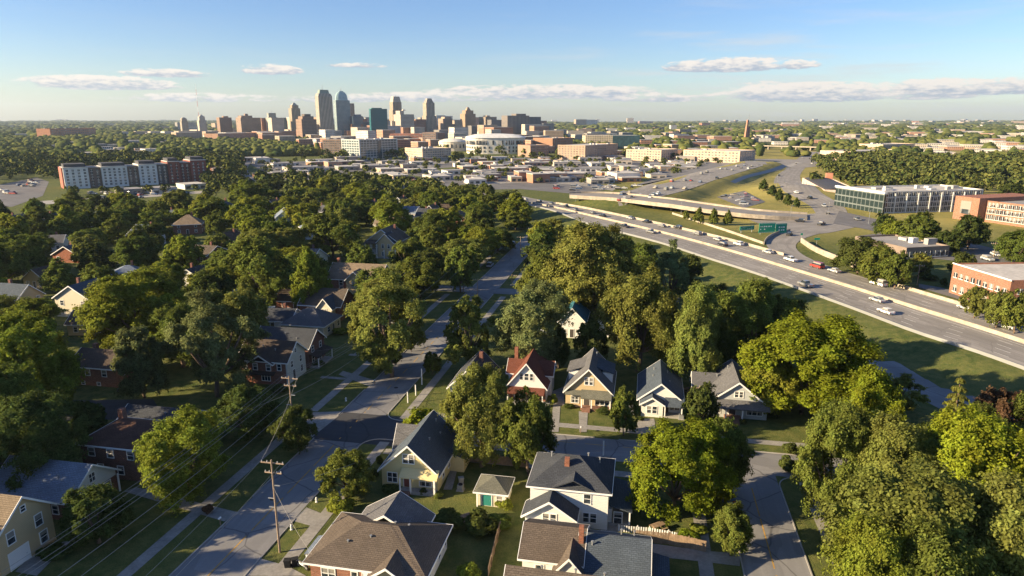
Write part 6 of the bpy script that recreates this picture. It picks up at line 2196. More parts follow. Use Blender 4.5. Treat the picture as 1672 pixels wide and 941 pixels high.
pA = at(457, 902); pB = at(480, 714); pC = at(622, 598); pD = at(757, 478)
PA = utility_pole(pA.x, pA.y, 12.6, 'tall wooden utility pole with brackets standing on the grass strip near the bottom left street', 2, 'tall near utility pole')
PB = utility_pole(pB.x, pB.y, 11.0, 'reddish lit utility pole above the dark round bush left of the intersection', 2, 'utility pole left of the intersection')
PC = utility_pole(pC.x, pC.y, 9.5, 'slim utility pole in front of the dark tree under the big willowy tree', 1, extra=False)
PD = utility_pole(pD.x, pD.y, 10, 'double arm utility pole under the tree at the far corner of the main street', 2, extra=False)
x_, y_ = S(-62, -8.5); PO = utility_pole(x_, y_, 11, 'utility pole carrying the left street wires, below the frame', 2)
x_, y_ = S(-78, 6.2); PP = utility_pole(x_, y_, 12, 'utility pole carrying the right street wires, below the frame', 2)
wn = ['outermost', 'second', 'third', 'innermost']
for k in range(4):
    wire(PO[0][k], PB[0][k], .9, f'thin wire over the shaded left lawns to the reddish pole, {wn[k]} from the left houses')
    wire(PB[0][k], PC[0][k], .7, f'thin wire over the lawns beyond the reddish pole, {wn[k]} from the houses')
    if k in (0, 3):
        wire(PP[0][k], PA[0][k], 1.0, f'thin wire reaching the tall near pole from below, {"left" if k == 0 else "right"} arm')
        wire(PC[0][k], PD[0][k], 1.2, f'thin wire running far up the main street, {"left" if k == 0 else "right"} of the two')
wire(PB[1], PC[1], .8, 'lower cable sagging over the left kerb strip beyond the reddish pole', .03)
wire(PO[1], PB[1], 1.0, 'lower cable over the shaded left lawns below the four thin wires', .03)
wire(PO[2], PB[2], 1.1, 'lowest cable over the shaded left sidewalk', .03)
wire(PA[0][0], PB[0][3], .8, 'thin wire crossing the main street between the near pole and the reddish pole')
for px, pt, pb, lab in ((1139, 630, 684, 'slim pale utility pole beside the small round tree between dark blue and grey cottages'), (850, 386, 414, 'slim utility pole on the shaded upper main street'), (868, 372, 400, 'farthest slim utility pole by the bend of the upper main street'),
                        (1497, 432, 466, 'pale utility pole beside the freeway left of the brick warehouse'), (1622, 396, 420, 'left of two pale poles behind the warehouse lawn'), (1638, 388, 416, 'right of two pale poles behind the warehouse lawn'), (780, 455, 482, 'thin dark pole left of the far street corner'), (836, 448, 466, 'short dark pole on the far corner verge')):
    p = at(px, pb)
    utility_pole(p.x, p.y, z_at(p, pt) - p.z, lab, 1, extra=False)


def marker_post(px, py, h, label):
    p = at(px, py)
    r = root('marker_post', p, GRID, label, 'post')
    m = MB(); m.tube([(0, 0, -.2), (0, 0, h)], .11, 6); m.build('post', MATS['trim'], r)
    m = MB(); m.tube([(0, 0, h + .001), (0, 0, h + .1)], [.14, .04], 6); m.build('cap', MATS['metal'], r)


marker_post(666, 658, 2.2, 'white post on the right kerb strip just above the intersection, nearer of two')
marker_post(679, 646, 2.2, 'white post on the right kerb strip above the intersection, farther of two')
marker_post(689, 628, 3.4, 'taller grey post on the right kerb strip beside the small kerb tree')
marker_post(985, 744, 2.6, 'dark post on the grass corner behind the white two storey house')


def street_sign(px, py, h, label, teal=True, w=1.0):
    p = at(px, py)
    r = root('street_sign', p, .1, label, 'sign')
    m = MB(); m.tube([(0, 0, -.2), (0, 0, h)], .06, 6); m.build('post', MATS['metal'], r)
    m = MB(); m.box(-w / 2, w / 2, -.1, -.065, h - .9, h - .1); m.build('panel', MATS['sign_green' if teal else 'sign_white'], r)


street_sign(1308, 392, 3, 'small teal sign on the inside of the loop ramp')
street_sign(1333, 401, 3.2, 'small teal sign with its foot on the grass left of the round trees', True, 2.4)


def highway_sign(pa, pb, ytop, hp, label, lm):
    p, q = at(*pa), at(*pb)
    w = (q - p).length
    r = root('highway_sign', p, math.atan2(q.y - p.y, q.x - p.x), label, 'highway sign', lm=lm)
    top = z_at((p + q) / 2, ytop) - p.z
    for x in (w * .12, w * .88):
        m = MB(); m.tube([(x, 0, -.4), (x, 0, top)], .16, 6); m.build('post', MATS['metal'], r)
    m = MB(); m.box(0, w, -.35, -.17, top - hp, top); o = m.build('panel', MATS['sign_green'], r)
    rg = random.Random(int(w * 100))
    m = MB(); m.box(-.01 + .2, w - .2, -.356, -.352, top - .32, top - .22); m.box(.2, w - .2, -.356, -.352, top - hp + .2, top - hp + .3)
    x = .6
    while x < w - 1.6:
        l = rg.uniform(.35, 1.0)
        for zz in (top - hp * .42, top - hp * .7):
            if rg.random() < .75:
                m.box(x, x + l * .8, -.357, -.352, zz, zz + hp * .12)
        x += l + rg.uniform(.2, .5)
    m.build('legend', MATS['sign_white'], o)


highway_sign((1238, 383), (1264, 382), 364, 4.4, 'large teal green highway sign panel on posts by the loop ramp, left of two', 'large teal highway sign')
highway_sign((1265, 382), (1283, 381), 365, 4.6, 'teal green highway sign with yellow white marks, right of the large teal panel', 'right teal highway sign')
highway_sign((1207, 381), (1230, 379), 369, 1.9, 'low narrow teal green sign on the grass left of the large teal panel', 'narrow teal sign')


def lamp_post(px, py, ytop, label, arm=2.0):
    p = at(px, py)
    h = z_at(p, ytop) - p.z
    r = root('street_lamp', p, .6, label, 'street lamp', 'slim lamp posts around the interchange')
    m = MB(); m.tube([(0, 0, -.3), (0, 0, h), (arm * .5, 0, h + .5), (arm, 0, h + .45)], [.14, .09, .07, .06], 6); m.build('post', MATS['metal'], r)
    m = MB(); m.box(arm - .1, arm + .7, -.16, .16, h + .33, h + .46); m.build('lamp_head', MATS['metal'], r)


for px, py, yt, lab in ((1112, 349, 330, 'lamp post under the overpass end, by the grassy bank'), (1290, 360, 338, 'lamp post on the grass island left of the arterial bend'), (1352, 352, 330, 'lamp post at the arterial junction'),
                        (1418, 366, 345, 'lamp post at the corner of the pale office building'), (1190, 356, 338, 'lamp post beside the far parapet of the overpass'), (940, 330, 312, 'lamp post at the left end of the overpass'), (1268, 305, 286, 'lamp post beside the curving arterial below the mown hill')):
    lamp_post(px, py, yt, lab)

for (s0, t0), h0, q, lab in (((-34.9, 6.0), 9, (-23.0, 67.6, 3.6), 'service wire from the tall near pole to the brown hipped bungalow'), ((-34.9, 6.0), 9, (-18.0, 90.5, 5.0), 'service wire from the tall near pole to the yellow cottage'),
                             ((-5.4, -8.1), 7.8, (-54.5, 92.0, 5.4), 'service wire from the reddish pole to the dark red brick house'), ((29.0, -6.3), 6.2, (-44.0, 131.0, 5.6), 'service wire from the slim pole to the pale gabled house')):
    a_ = S(s0, t0)
    wire(Vector((a_[0], a_[1], h0)), Vector(q), .5, lab, .018)


def manhole(s_, t_, label):
    x, y = S(s_, t_)
    m = MB(); m.tube([(x, y, .0), (x, y, .034)], .42, 14)
    r = tag(m.build('manhole_cover', MATS['tyre']), label, 'manhole cover', 'manhole covers in the streets')


manhole(-24, -1.2, 'dark manhole cover in the main street left of the yellow cottage'); manhole(18, 1.4, 'dark manhole cover in the main street beyond the intersection'); manhole(-30, 66.8, 'dark manhole cover in the lower right road')

# ------------------------------------------------------------------ fences, bins and garden things
def fence(pts, h, label, m='wood', gap=0.0, lm=None):
    P = [at(*p) for p in pts]
    r = root('fence', P[0], 0, label, 'fence', lm=lm)
    b, o = MB(), P[0]
    for p, q in zip(P[:-1], P[1:]):
        e = (q - p).normalized()
        n = Vector((-e.y, e.x, 0)) * .03
        ln = (q - p).length
        k = 0
        while k < ln - .05:
            a, c = p + e * k - o, p + e * min(ln, k + .17) - o
            hh = h * random.uniform(.97, 1.03)
            b.slab([(a.x - n.x, a.y - n.y, hh), (c.x - n.x, c.y - n.y, hh), (c.x + n.x, c.y + n.y, hh), (a.x + n.x, a.y + n.y, hh)], h)
            k += .19 + gap
        for j in range(int(ln / 2.4) + 1):
            a = p + e * min(ln, j * 2.4) - o + n * 3.2
            mm = MB(); mm.box(a.x - .06, a.x + .06, a.y - .06, a.y + .06, -.2, h + .12); mm.build('post', MATS[m], r)
    b.build('boards', MATS[m], r)


random.seed(5)
fence([(1034, 884), (1092, 889), (1152, 902)], 1.6, 'weathered board fence along the drive right of the blue grey wing', lm='weathered board fence')
fence([(746, 752), (800, 757), (862, 764)], 1.5, 'brown board fence behind the shed lawn under the olive trees', lm='fence under the olive trees')
fence([(816, 868), (806, 905), (797, 945)], 1.4, 'overgrown board fence between brick bungalow and bottom brown roof')
fence([(1010, 868), (1060, 872), (1105, 880)], .9, 'low pale picket fence on the lawn right of the white two storey house', 'trim', .12)


def bin_(px, py, col, label):
    p = at(px, py)
    r = root('wheelie_bin', p, _trng.uniform(0, 6), label, 'bin')
    m = MB(); m.prism([(-.26, -.3), (.26, -.3), (.26, .3), (-.26, .3)], .05, .95, 0, [(-.32, -.38), (.32, -.38), (.32, .38), (-.32, .38)]); m.build('body', MATS[col], r)
    m = MB(); m.box(-.35, .35, -.42, .4, .96, 1.04); m.build('lid', MATS[col], r)
    m = MB(); m.tube([(-.3, .33, .12), (.3, .33, .12)], .12, 8); m.build('wheel', MATS['tyre'], r)


bin_(470, 926, 'tyre', 'black bin on the drive beside the brick bungalow, left of two'); bin_(482, 924, 'tyre', 'black bin on the drive beside the brick bungalow, right of two')
bin_(1036, 893, 'tyre', 'black bin at the drive end beside the board fence'); bin_(753, 790, 'metal', 'grey bin behind the right wall of the yellow cottage')
bin_(922, 864, 'metal', 'grey bin at the foot of the white two storey house')


def hydrant(px, py, label):
    p = at(px, py)
    r = root('fire_hydrant', p, 0, label, 'hydrant')
    m = MB(); m.tube([(0, 0, 0), (0, 0, .08), (0, 0, .081), (0, 0, .55), (0, 0, .7), (0, 0, .78)], [.2, .2, .13, .13, .12, .03], 8); m.build('body', MATS['trim'], r)
    m = MB(); m.tube([(-.25, 0, .42), (.25, 0, .42)], .08, 6); m.build('nozzle', MATS['metal'], r)


hydrant(565, 655, 'small white hydrant on the left kerb strip near the intersection'); hydrant(476, 865, 'small white hydrant on the grass strip right of the tall near pole'); hydrant(517, 820, 'small white hydrant on the verge left of the round kerb tree')


def motorcycle(px, py, label):
    p = at(px, py)
    r = root('motorcycle', p, 2.6, label, 'motorcycle')
    for x in (-.7, .7):
        m = MB(); m.tube([(x, -.07, .32), (x, .07, .32)], .32, 12); w = m.build('wheel', MATS['tyre'], r)
        m = MB(); m.tube([(x, -.075, .32), (x, .075, .32)], .17, 8); m.build('rim', MATS['rim'], w)
    m = MB(); m.tube([(-.7, 0, .35), (-.2, 0, .5), (.35, 0, .6), (.62, 0, .9)], [.07, .16, .14, .05], 6); m.build('frame', MATS['metal'], r)
    m = MB(); m.tube([(-.65, 0, .78), (-.1, 0, .74)], [.1, .14], 6); m.build('seat', MATS['tyre'], r)
    m = MB(); m.tube([(-.08, 0, .8), (.35, 0, .86)], [.14, .12], 6); m.build('fuel_tank', MATS['trim_dark'], r)
    m = MB(); m.tube([(.58, -.35, 1.0), (.62, 0, .95), (.58, .35, 1.0)], .025, 5); m.build('handlebar', MATS['metal'], r)


motorcycle(494, 928, 'dark motorcycle parked on the drive beside the brick bungalow')

def ac_unit(px, py, label):
    p = at(px, py)
    r = root('air_conditioner', p, GRID, label, 'air conditioner')
    m = MB(); m.box(-.4, .4, -.4, .4, .08, .85); m.build('casing', MATS['metal'], r)
    m = MB(); m.box(-.55, .55, -.55, .55, -.1, .075); m.build('base', MATS['concrete'], r)
    m = MB(); m.tube([(0, 0, .852), (0, 0, .93)], .32, 10); m.build('fan_grille', MATS['tyre'], r)


for px, py, lab in ((1008, 672, 'grey air conditioner beside the right wall of the tan house'), (752, 800, 'grey air conditioner at the right wall of the yellow cottage'), (1112, 684, 'grey air conditioner right of the dark blue roofed cottage'), (712, 905, 'grey air conditioner at the white wall of the brown hipped bungalow'), (894, 664, 'grey air conditioner beside the rust red roofed house')):
    ac_unit(px, py, lab)


def picnic_table(px, py, label):
    p = at(px, py)
    r = root('picnic_table', p, .5, label, 'table')
    m = MB(); m.box(-.9, .9, -.38, .38, .7, .76); m.build('tabletop', MATS['wood'], r)
    for y in (-.75, .75):
        m = MB(); m.box(-.9, .9, y - .13, y + .13, .42, .47); m.build('bench_seat', MATS['wood'], r)
    for x in (-.65, .65):
        m = MB(); m.box(x - .05, x + .05, -.8, .8, .34, .415); m.box(x - .04, x + .04, -.3, -.2, -.05, .34); m.box(x - .04, x + .04, .2, .3, -.05, .34); m.box(x - .04, x + .04, -.25, .25, .416, .695); m.build('leg_frame', MATS['wood'], r)


picnic_table(760, 850, 'wooden picnic table on the lawn below the garden shed'); picnic_table(1075, 865, 'wooden picnic table on the lawn right of the white house'); picnic_table(1120, 640, 'wooden picnic table behind the dark blue roofed cottage')


def mailbox(px, py, label):
    p = at(px, py)
    r = root('mailbox', p, GRID, label, 'mailbox')
    m = MB(); m.box(-.05, .05, -.05, .05, -.2, 1.0); m.build('post', MATS['wood'], r)
    m = MB(); m.prism([(-.1, -.24), (.1, -.24), (.1, .24), (-.1, .24)], 1.001, 1.16, 0, [(-.1, -.24), (.1, -.24), (.1, .24), (-.1, .24)]); m.build('box', MATS['trim'], r)


for px, py, lab in ((612, 629, 'white mailbox at the kerb before the pale gabled house'), (648, 590, 'white mailbox at the kerb before the dark roofed brick house'), (360, 858, 'white mailbox at the left kerb near the wide drive'), (948, 707, 'white mailbox at the kerb before the tan house'), (1190, 729, 'white mailbox at the kerb before the grey house')):
    mailbox(px, py, lab)

# ------------------------------------------------------------------ vehicles
def fw_heading(p):
    i = int(np.argmin(np.hypot(_fw[:, 0] - p.x, _fw[:, 1] - p.y)))
    i = min(max(i, 1), len(_fw) - 1)
    d = _fw[i] - _fw[i - 1]
    return math.atan2(d[1], d[0])


for px, py, c, k, lab, lm in ((1434, 467, 'white', 'van', 'white van on the far carriageway beside the end of the curved ramp wall', 'white freeway van'), (1334, 438, 'red', 'van', 'red and white van on the far carriageway below the loop ramp', 'red freeway van'),
                              (1362, 445, 'silver', 'car', 'silver car just right of the red van on the freeway', None), (1291, 427, 'white', 'pickup', 'white pickup on the far carriageway left of the red van', 'white freeway pickup'), (1254, 414, 'silver', 'car', 'silver car on the freeway below the teal signs', None),
                              (1206, 401, 'white', 'suv', 'white tall car on the freeway left of the teal signs, casting a long shadow', None), (1432, 493, 'silver', 'car', 'silver car on the near carriageway below the white van', 'silver freeway car'), (1446, 512, 'white', 'car', 'white car in the nearest freeway lane, lowest on the road', None),
                              (1577, 506, 'silver', 'car', 'silver car near the far barrier in front of the brick warehouse', None), (1590, 509, 'grey', 'suv', 'grey tall car just right of the silver car before the brick warehouse', None), (1640, 536, 'silver', 'suv', 'silver tall car at the right frame edge of the freeway', None),
                              (1315, 468, 'grey', 'pickup', 'grey pickup on the near carriageway in dappled shade', None)):
    p = at(px, py, .07)
    car(p, fw_heading(p), c, k, True, lab, 'cars on the freeway', lm)
_vr = random.Random(8)
for px, py, c in ((1172, 393, 'silver'), (1139, 384, 'grey'), (1107, 374, 'black'), (1081, 371, 'grey'), (1055, 364, 'black'), (1063, 381, 'grey'), (1029, 358, 'silver'), (984, 354, 'black'), (968, 349, 'grey'), (940, 344, 'grey'), (925, 339, 'black'), (900, 334, 'grey'), (880, 331, 'black'), (1020, 372, 'black'), (858, 327, 'silver'), (835, 325, 'black'), (1180, 402, 'black')):
    p = at(px, py, .07)
    car(p, fw_heading(p), c, _vr.choice(['car', 'suv', 'pickup']), depth_of(p) < 330, None, 'cars on the freeway', where=' on the freeway')
HL, HR = [(1000, 322), (1040, 309), (1120, 289), (1195, 270), (1238, 260)], [(1012, 334), (1074, 324), (1130, 309), (1200, 284), (1246, 271)]
cols = list(PAINT)
for i in range(30):
    f = (i + .5) / 30 + _vr.uniform(-.01, .01)
    g = _vr.choice([.12, .28, .42, .6, .75, .88])
    k = min(int(f * 4), 3); u = f * 4 - k
    l = [HL[k][j] * (1 - u) + HL[k + 1][j] * u for j in (0, 1)]; r_ = [HR[k][j] * (1 - u) + HR[k + 1][j] * u for j in (0, 1)]
    p = at(l[0] * (1 - g) + r_[0] * g, l[1] * (1 - g) + r_[1] * g, .13)
    a, b = at(*HL[k]), at(*HL[k + 1])
    car(p, math.atan2(b.y - a.y, b.x - a.x), _vr.choice(cols), _vr.choice(['car', 'suv', 'van', 'pickup']), False, None, 'cars on the far highway', where=' on the far highway')
for px, py, px2, py2, c in ((1272, 288, 1285, 278, 'black'), (1282, 301, 1272, 294, 'grey'), (1300, 316, 1285, 306, 'white'), (1322, 325, 1305, 316, 'black'), (1345, 338, 1330, 326, 'silver'), (1352, 350, 1350, 340, 'black'), (1341, 368, 1350, 366, 'black'), (1306, 363, 1290, 362, 'black'), (1289, 385, 1300, 380, 'black'), (1400, 360, 1420, 366, 'grey'), (1450, 368, 1470, 376, 'white'), (1520, 395, 1540, 402, 'black'), (1300, 268, 1305, 262, 'black'), (1310, 259, 1314, 254, 'grey'), (1325, 268, 1316, 262, 'white'), (1252, 357, 1235, 355, 'black'), (1270, 376, 1258, 366, 'grey'), (1612, 426, 1630, 431, 'silver'), (1625, 418, 1640, 424, 'white'), (1500, 398, 1520, 404, 'white')):
    p, q = at(px, py, .13), at(px2, py2)
    car(p, math.atan2(q.y - p.y, q.x - p.x), c, _vr.choice(['car', 'suv', 'pickup']), False, None, 'cars on the arterial roads', where=' on the arterial')
def lot(poly, n, where, group, dz=.06):
    xs = [p[0] for p in poly]; ys = [p[1] for p in poly]
    made = 0
    while made < n:
        x, y = _vr.uniform(min(xs), max(xs)), _vr.uniform(min(ys), max(ys))
        inside = False
        for (ax, ay), (bx, by) in zip(poly, poly[1:] + poly[:1]):
            if (ay > y) != (by > y) and x < (bx - ax) * (y - ay) / (by - ay) + ax:
                inside = not inside
        if not inside:
            continue
        made += 1
        p = at(x, y, dz)
        car(p, GRID + _vr.choice([0, math.pi / 2]) + _vr.uniform(-.05, .05), _vr.choice(cols), _vr.choice(['car', 'suv', 'van', 'pickup']), False, None, group, where=where)


lot([(-5, 312), (55, 295), (68, 300), (10, 322)], 14, ' in the left lot', 'cars parked left of the long apartment block', .06)
lot([(110, 315), (230, 313), (235, 317), (115, 319)], 9, ' parked before the long apartment block', 'cars parked before the long apartment block', .05)
lot([(120, 325), (230, 318), (330, 310), (340, 314), (230, 324), (125, 331)], 14, ' along the left road', 'cars along the left road', .08)
lot([(1180, 322), (1212, 315), (1240, 328), (1212, 336)], 20, ' in the lot beside the overpass', 'cars parked beside the overpass', .1)
lot([(880, 303), (1000, 304), (1060, 300), (1030, 310), (900, 313)], 24, ' in the lot below the brick shops', 'cars parked below the brick shops', .1)
lot([(600, 285), (720, 281), (740, 300), (640, 306)], 22, ' in the lot behind the tree belt', 'cars parked behind the tree belt', .1)
lot([(440, 278), (560, 272), (560, 290), (470, 294)], 10, ' in the lot of the white warehouses', 'cars parked by the white warehouses', .1)
lot([(1450, 385), (1520, 392), (1600, 415), (1520, 404)], 8, ' in the lot of the brick building', 'cars parked by the arched brick building', .14)
for px, py, c, k, hd, lab in ((1188, 812, 'blue', 'car', 1.37, 'dark blue car parked on the right road half under the yellow green tree'), (838, 400, 'black', 'car', 1.4, 'black car parked on the left of the upper main street'), (800, 436, 'silver', 'suv', 1.4, 'silver car on the left kerb near the far street corner'), (444, 514, 'white', 'van', .3, 'white van in the yard left of the grey blue bungalow'), (425, 528, 'white', 'car', .2, 'white car in the yard below the white van'), (472, 512, 'silver', 'car', 1.2, 'silver car in the yard right of the white van'),
                              (215, 640, 'grey', 'car', .1, 'grey car on the dark street behind the low corner house'), (865, 640, 'white', 'car', 1.37, 'white car in the drive beside the rust red roofed house'), (1030, 672, 'grey', 'suv', 1.37, 'grey car in the shaded drive left of the dark blue roofed cottage'), (882, 552, 'white', 'pickup', .3, 'white pickup in the shade left of the narrow teal roof'), (958, 548, 'silver', 'car', .2, 'silver car in the yard between teal roof and white house')):
    car(at(px, py, .05), hd, c, k, True, lab, 'cars parked around the houses')

# ------------------------------------------------------------------ trees one can point at
PT = px_tree
PT(786, 590, 762, 108, 'O', 'broad', 'large olive tree at the street corner in front of the slate roof', 'large olive corner tree')
PT(862, 632, 776, 92, 'G', 'broad', 'dark leafy tree right of the large olive corner tree, before the tan house', 'dark tree before the tan house')
PT(1100, 688, 842, 158, 'Y', 'broad', 'large sunlit yellow green tree right of the white two storey house', 'large yellow green tree')
PT(1172, 676, 812, 88, 'G', 'broad', 'darker green tree pressed behind the large yellow green tree')
PT(1308, 512, 676, 186, 'Y', 'broad', 'huge bright yellow green tree right of the grey house', 'huge yellow green tree')
PT(312, 668, 806, 136, 'L', 'broad', 'round olive lit tree between the dark red brick house and the main street', 'round tree by the brick house')
PT(566, 735, 812, 78, 'G', 'broad', 'small round tree on the right verge left of the yellow cottage', 'small round verge tree')
PT(1192, 822, 908, 66, 'G', 'broad', 'small bushy tree beside the right road below the large yellow green tree', 'small tree by the right road')
PT(694, 668, 730, 62, 'Y', 'broad', 'small bright yellow green tree behind the yellow cottage roof')
PT(488, 664, 736, 66, 'D', 'broad', 'dark round bushy tree under the reddish utility pole', 'dark tree under the reddish pole')
PT(406, 632, 716, 96, 'D', 'broad', 'dark shaded tree left of the reddish utility pole')
PT(162, 796, 886, 104, 'D', 'broad', 'dark round tree standing before the pale slate roofed bungalow', 'dark round bungalow tree')
PT(52, 508, 700, 160, 'L', 'broad', 'big sunlit tree at the left edge above the shaded yards', 'big sunlit left edge tree')
PT(10, 590, 760, 130, 'G', 'broad', 'dark green tree below the big sunlit left edge tree')
PT(70, 640, 800, 150, 'D', 'broad', 'very dark spreading tree left of the dark red brick house', 'very dark spreading tree')
PT(150, 640, 712, 60, 'D', 'bush', 'small dark tree by the dark street at the left')
PT(355, 484, 648, 142, 'S', 'sparse', 'large grey green open branched tree left of the pale gabled house', 'large grey green tree')
PT(236, 524, 650, 96, 'S', 'upright', 'grey green upright tree right of the small sunlit brick house')
PT(232, 428, 575, 165, 'L', 'broad', 'massive sunlit tree with dark right side, left of the grey green tree', 'massive left tree')
PT(640, 446, 616, 140, 'O', 'sparse', 'big willowy olive tree with visible limbs on the main street', 'big willowy tree')
PT(624, 532, 606, 70, 'D', 'broad', 'dark tree at the foot of the big willowy tree')
PT(672, 500, 574, 52, 'O', 'upright', 'slim olive street tree right of the big willowy tree')
PT(762, 474, 606, 82, 'O', 'sparse', 'airy olive tree on the right kerb of the main street', 'airy kerb tree')
PT(868, 460, 604, 116, 'S', 'broad', 'rounded grey green tree behind the rust red roof', 'rounded grey green tree')
PT(706, 576, 612, 26, 'G', 'broad', 'very small kerb tree right of the main street')
PT(512, 400, 512, 66, 'L', 'upright', 'tall narrow light green tree left of the long brown roof', 'tall narrow light tree')
PT(432, 388, 500, 98, 'G', 'broad', 'broad green tree left of the tall narrow light tree')
PT(972, 362, 520, 150, 'O', 'broad', 'large olive tree at the upper end of the right grove', 'large grove tree')
PT(896, 402, 512, 78, 'G', 'broad', 'rounded green tree right of the upper main street', 'tree right of the upper street')
PT(1042, 430, 606, 122, 'O', 'broad', 'tall olive tree behind the dark blue roofed cottage', 'tall olive grove tree')
PT(1132, 446, 632, 108, 'O', 'upright', 'tall upright olive tree with visible stem behind the grey house', 'tall upright olive tree')
PT(1226, 455, 610, 112, 'G', 'broad', 'full green tree above the huge yellow green tree')
PT(1272, 478, 600, 86, 'D', 'broad', 'tall dark tree on the bank behind the huge yellow green tree', 'tall dark bank tree')
PT(1340, 545, 632, 70, 'D', 'broad', 'dark tree between the huge yellow green tree and the frontage road')
PT(1392, 575, 640, 56, 'D', 'upright', 'narrow dark tree at the edge of the frontage road')
PT(592, 398, 456, 52, 'G', 'broad', 'rounded tree before the left front of the ornate gallery house')
PT(672, 388, 455, 66, 'G', 'broad', 'broad tree right of the ornate gallery house')
PT(545, 348, 424, 92, 'G', 'broad', 'big round tree behind the tall narrow light tree', 'big round belt tree')
PT(470, 366, 432, 74, 'O', 'broad', 'olive tree hiding the pale blue house in the tree gap')
PT(640, 330, 392, 70, 'L', 'broad', 'light green tree behind the ornate gallery house')
PT(700, 400, 470, 60, 'D', 'broad', 'dark tree on the lawn between gallery house and main street')
PT(962, 520, 604, 54, 'D', 'broad', 'dark tree in front of the narrow teal roofed house')
PT(912, 530, 602, 44, 'D', 'upright', 'narrow dark tree at the left front of the teal roofed house')
PT(1258, 578, 674, 88, 'L', 'broad', 'light green tree under the left side of the huge yellow green tree')
PT(1092, 398, 500, 66, 'S', 'sparse', 'thin half bare tree beside the freeway edge', 'half bare tree')
PT(1018, 636, 712, 44, 'G', 'broad', 'small round street tree between the tan house and the dark blue cottage', 'small round street tree')
PT(1140, 628, 704, 58, 'D', 'broad', 'small dark tree left of the grey house porch')
PT(752, 398, 478, 54, 'G', 'broad', 'leafy tree at the far corner of the main street', 'leafy far corner tree')
PT(1354, 652, 860, 128, 'G', 'broad', 'dense green tree at the left end of the big right thicket', 'left thicket tree')
PT(1448, 690, 900, 150, 'O', 'broad', 'olive tree in the middle of the right thicket', 'middle thicket tree')
PT(1560, 664, 900, 180, 'Y', 'broad', 'sunlit yellow green tree in the right thicket', 'sunlit thicket tree')
PT(1652, 690, 880, 120, 'Y', 'upright', 'yellow green tree at the right edge of the thicket')
PT(1462, 760, 1040, 248, 'O', 'broad', 'very large olive tree filling the lower right corner', 'very large lower right tree')
PT(1575, 770, 1030, 190, 'O', 'broad', 'olive tree right of the very large lower right tree')
PT(1410, 862, 1120, 160, 'L', 'broad', 'low light green tree at the bottom edge beside the right road')
PT(1660, 830, 1040, 150, 'D', 'broad', 'dark tree in the lower right corner')
PT(1500, 880, 1140, 200, 'G', 'broad', 'green tree at the bottom edge of the lower right thicket')
PT(1546, 610, 752, 84, 'O', 'conifer', 'lit conifer at the top of the right thicket', 'lit conifer')
PT(1612, 626, 745, 76, 'R', 'broad', 'dark reddish tree right of the lit conifer', 'dark reddish tree')
PT(1466, 612, 668, 74, 'O', 'sparse', 'low spreading tree on the bank by the frontage road')
PT(1400, 385, 448, 84, 'D', 'broad', 'dark round tree left of the low flat roofed building', 'dark tree by the ramp wall')
PT(1432, 400, 462, 60, 'G', 'broad', 'green tree beside the end of the curved ramp wall')
PT(1460, 408, 472, 50, 'G', 'broad', 'young green tree between ramp wall and freeway pole')
PT(1500, 412, 452, 42, 'O', 'broad', 'olive tree before the low flat roofed building')
PT(1566, 410, 452, 40, 'D', 'broad', 'dark tree above the brick warehouse roof')
PT(1494, 348, 404, 60, 'G', 'broad', 'tall green tree in front of the pale office building', 'green tree before the office')
PT(1580, 352, 408, 58, 'D', 'broad', 'dark spreading tree before the arched brick building')
PT(1455, 356, 396, 36, 'L', 'broad', 'small light tree at the corner of the pale office building')
PT(1660, 372, 430, 70, 'G', 'broad', 'green tree at the right edge below the arched brick building')
PT(1590, 466, 520, 40, 'O', 'broad', 'young tree by the warehouse door')
PT(1626, 474, 536, 46, 'O', 'broad', 'small tree before the middle of the warehouse')
PT(1655, 472, 545, 52, 'G', 'broad', 'tree before the right end of the warehouse')
for i_, (px, yt, yb, w) in enumerate(((1246, 292, 312, 16), (1260, 302, 321, 17), (1272, 308, 330, 15), (1286, 316, 337, 16), (1300, 322, 340, 13))):
    PT(px, yt, yb, w, 'D', 'upright', f'{["topmost", "second highest", "middle", "second lowest", "lowest"][i_]} small dark tree in the line on the mown hill', group='dark trees on the mown hill')
for i_, (px, yt, yb, w) in enumerate(((1140, 338, 366, 18), (1165, 340, 368, 17), (1188, 342, 368, 16), (1120, 342, 360, 12))):
    PT(px, yt, yb, w, 'G', 'upright', f'{["second from left", "third from left", "rightmost", "leftmost"][i_]} of four small trees below the overpass', group='small trees below the overpass')
# trees outside the frame on the left whose shade falls across the street
for i_, (x, y, h, w) in enumerate(((-74, 50, 17, 14), (-66, 40, 18, 14), (-80, 59, 18, 13), (-92, 76, 19, 13), (-97, 88, 20, 15), (-88, 70, 17, 10), (-86, 33, 19, 14))):
    plant(Vector((x, y, 0)), w, h, 'G', 'broad', f'tree beyond the left edge of the view shading the street, number {i_ + 1} from the back' if False else ['leafy tree just outside the left frame edge', 'broad tree outside the lower left corner', 'tall tree left of the tan house', 'tall tree left of the pale bungalow', 'big tree behind the left yards', 'slim tree between the left yards', 'far outlying tree at lower left'][i_], 'trees outside the left edge', 70)

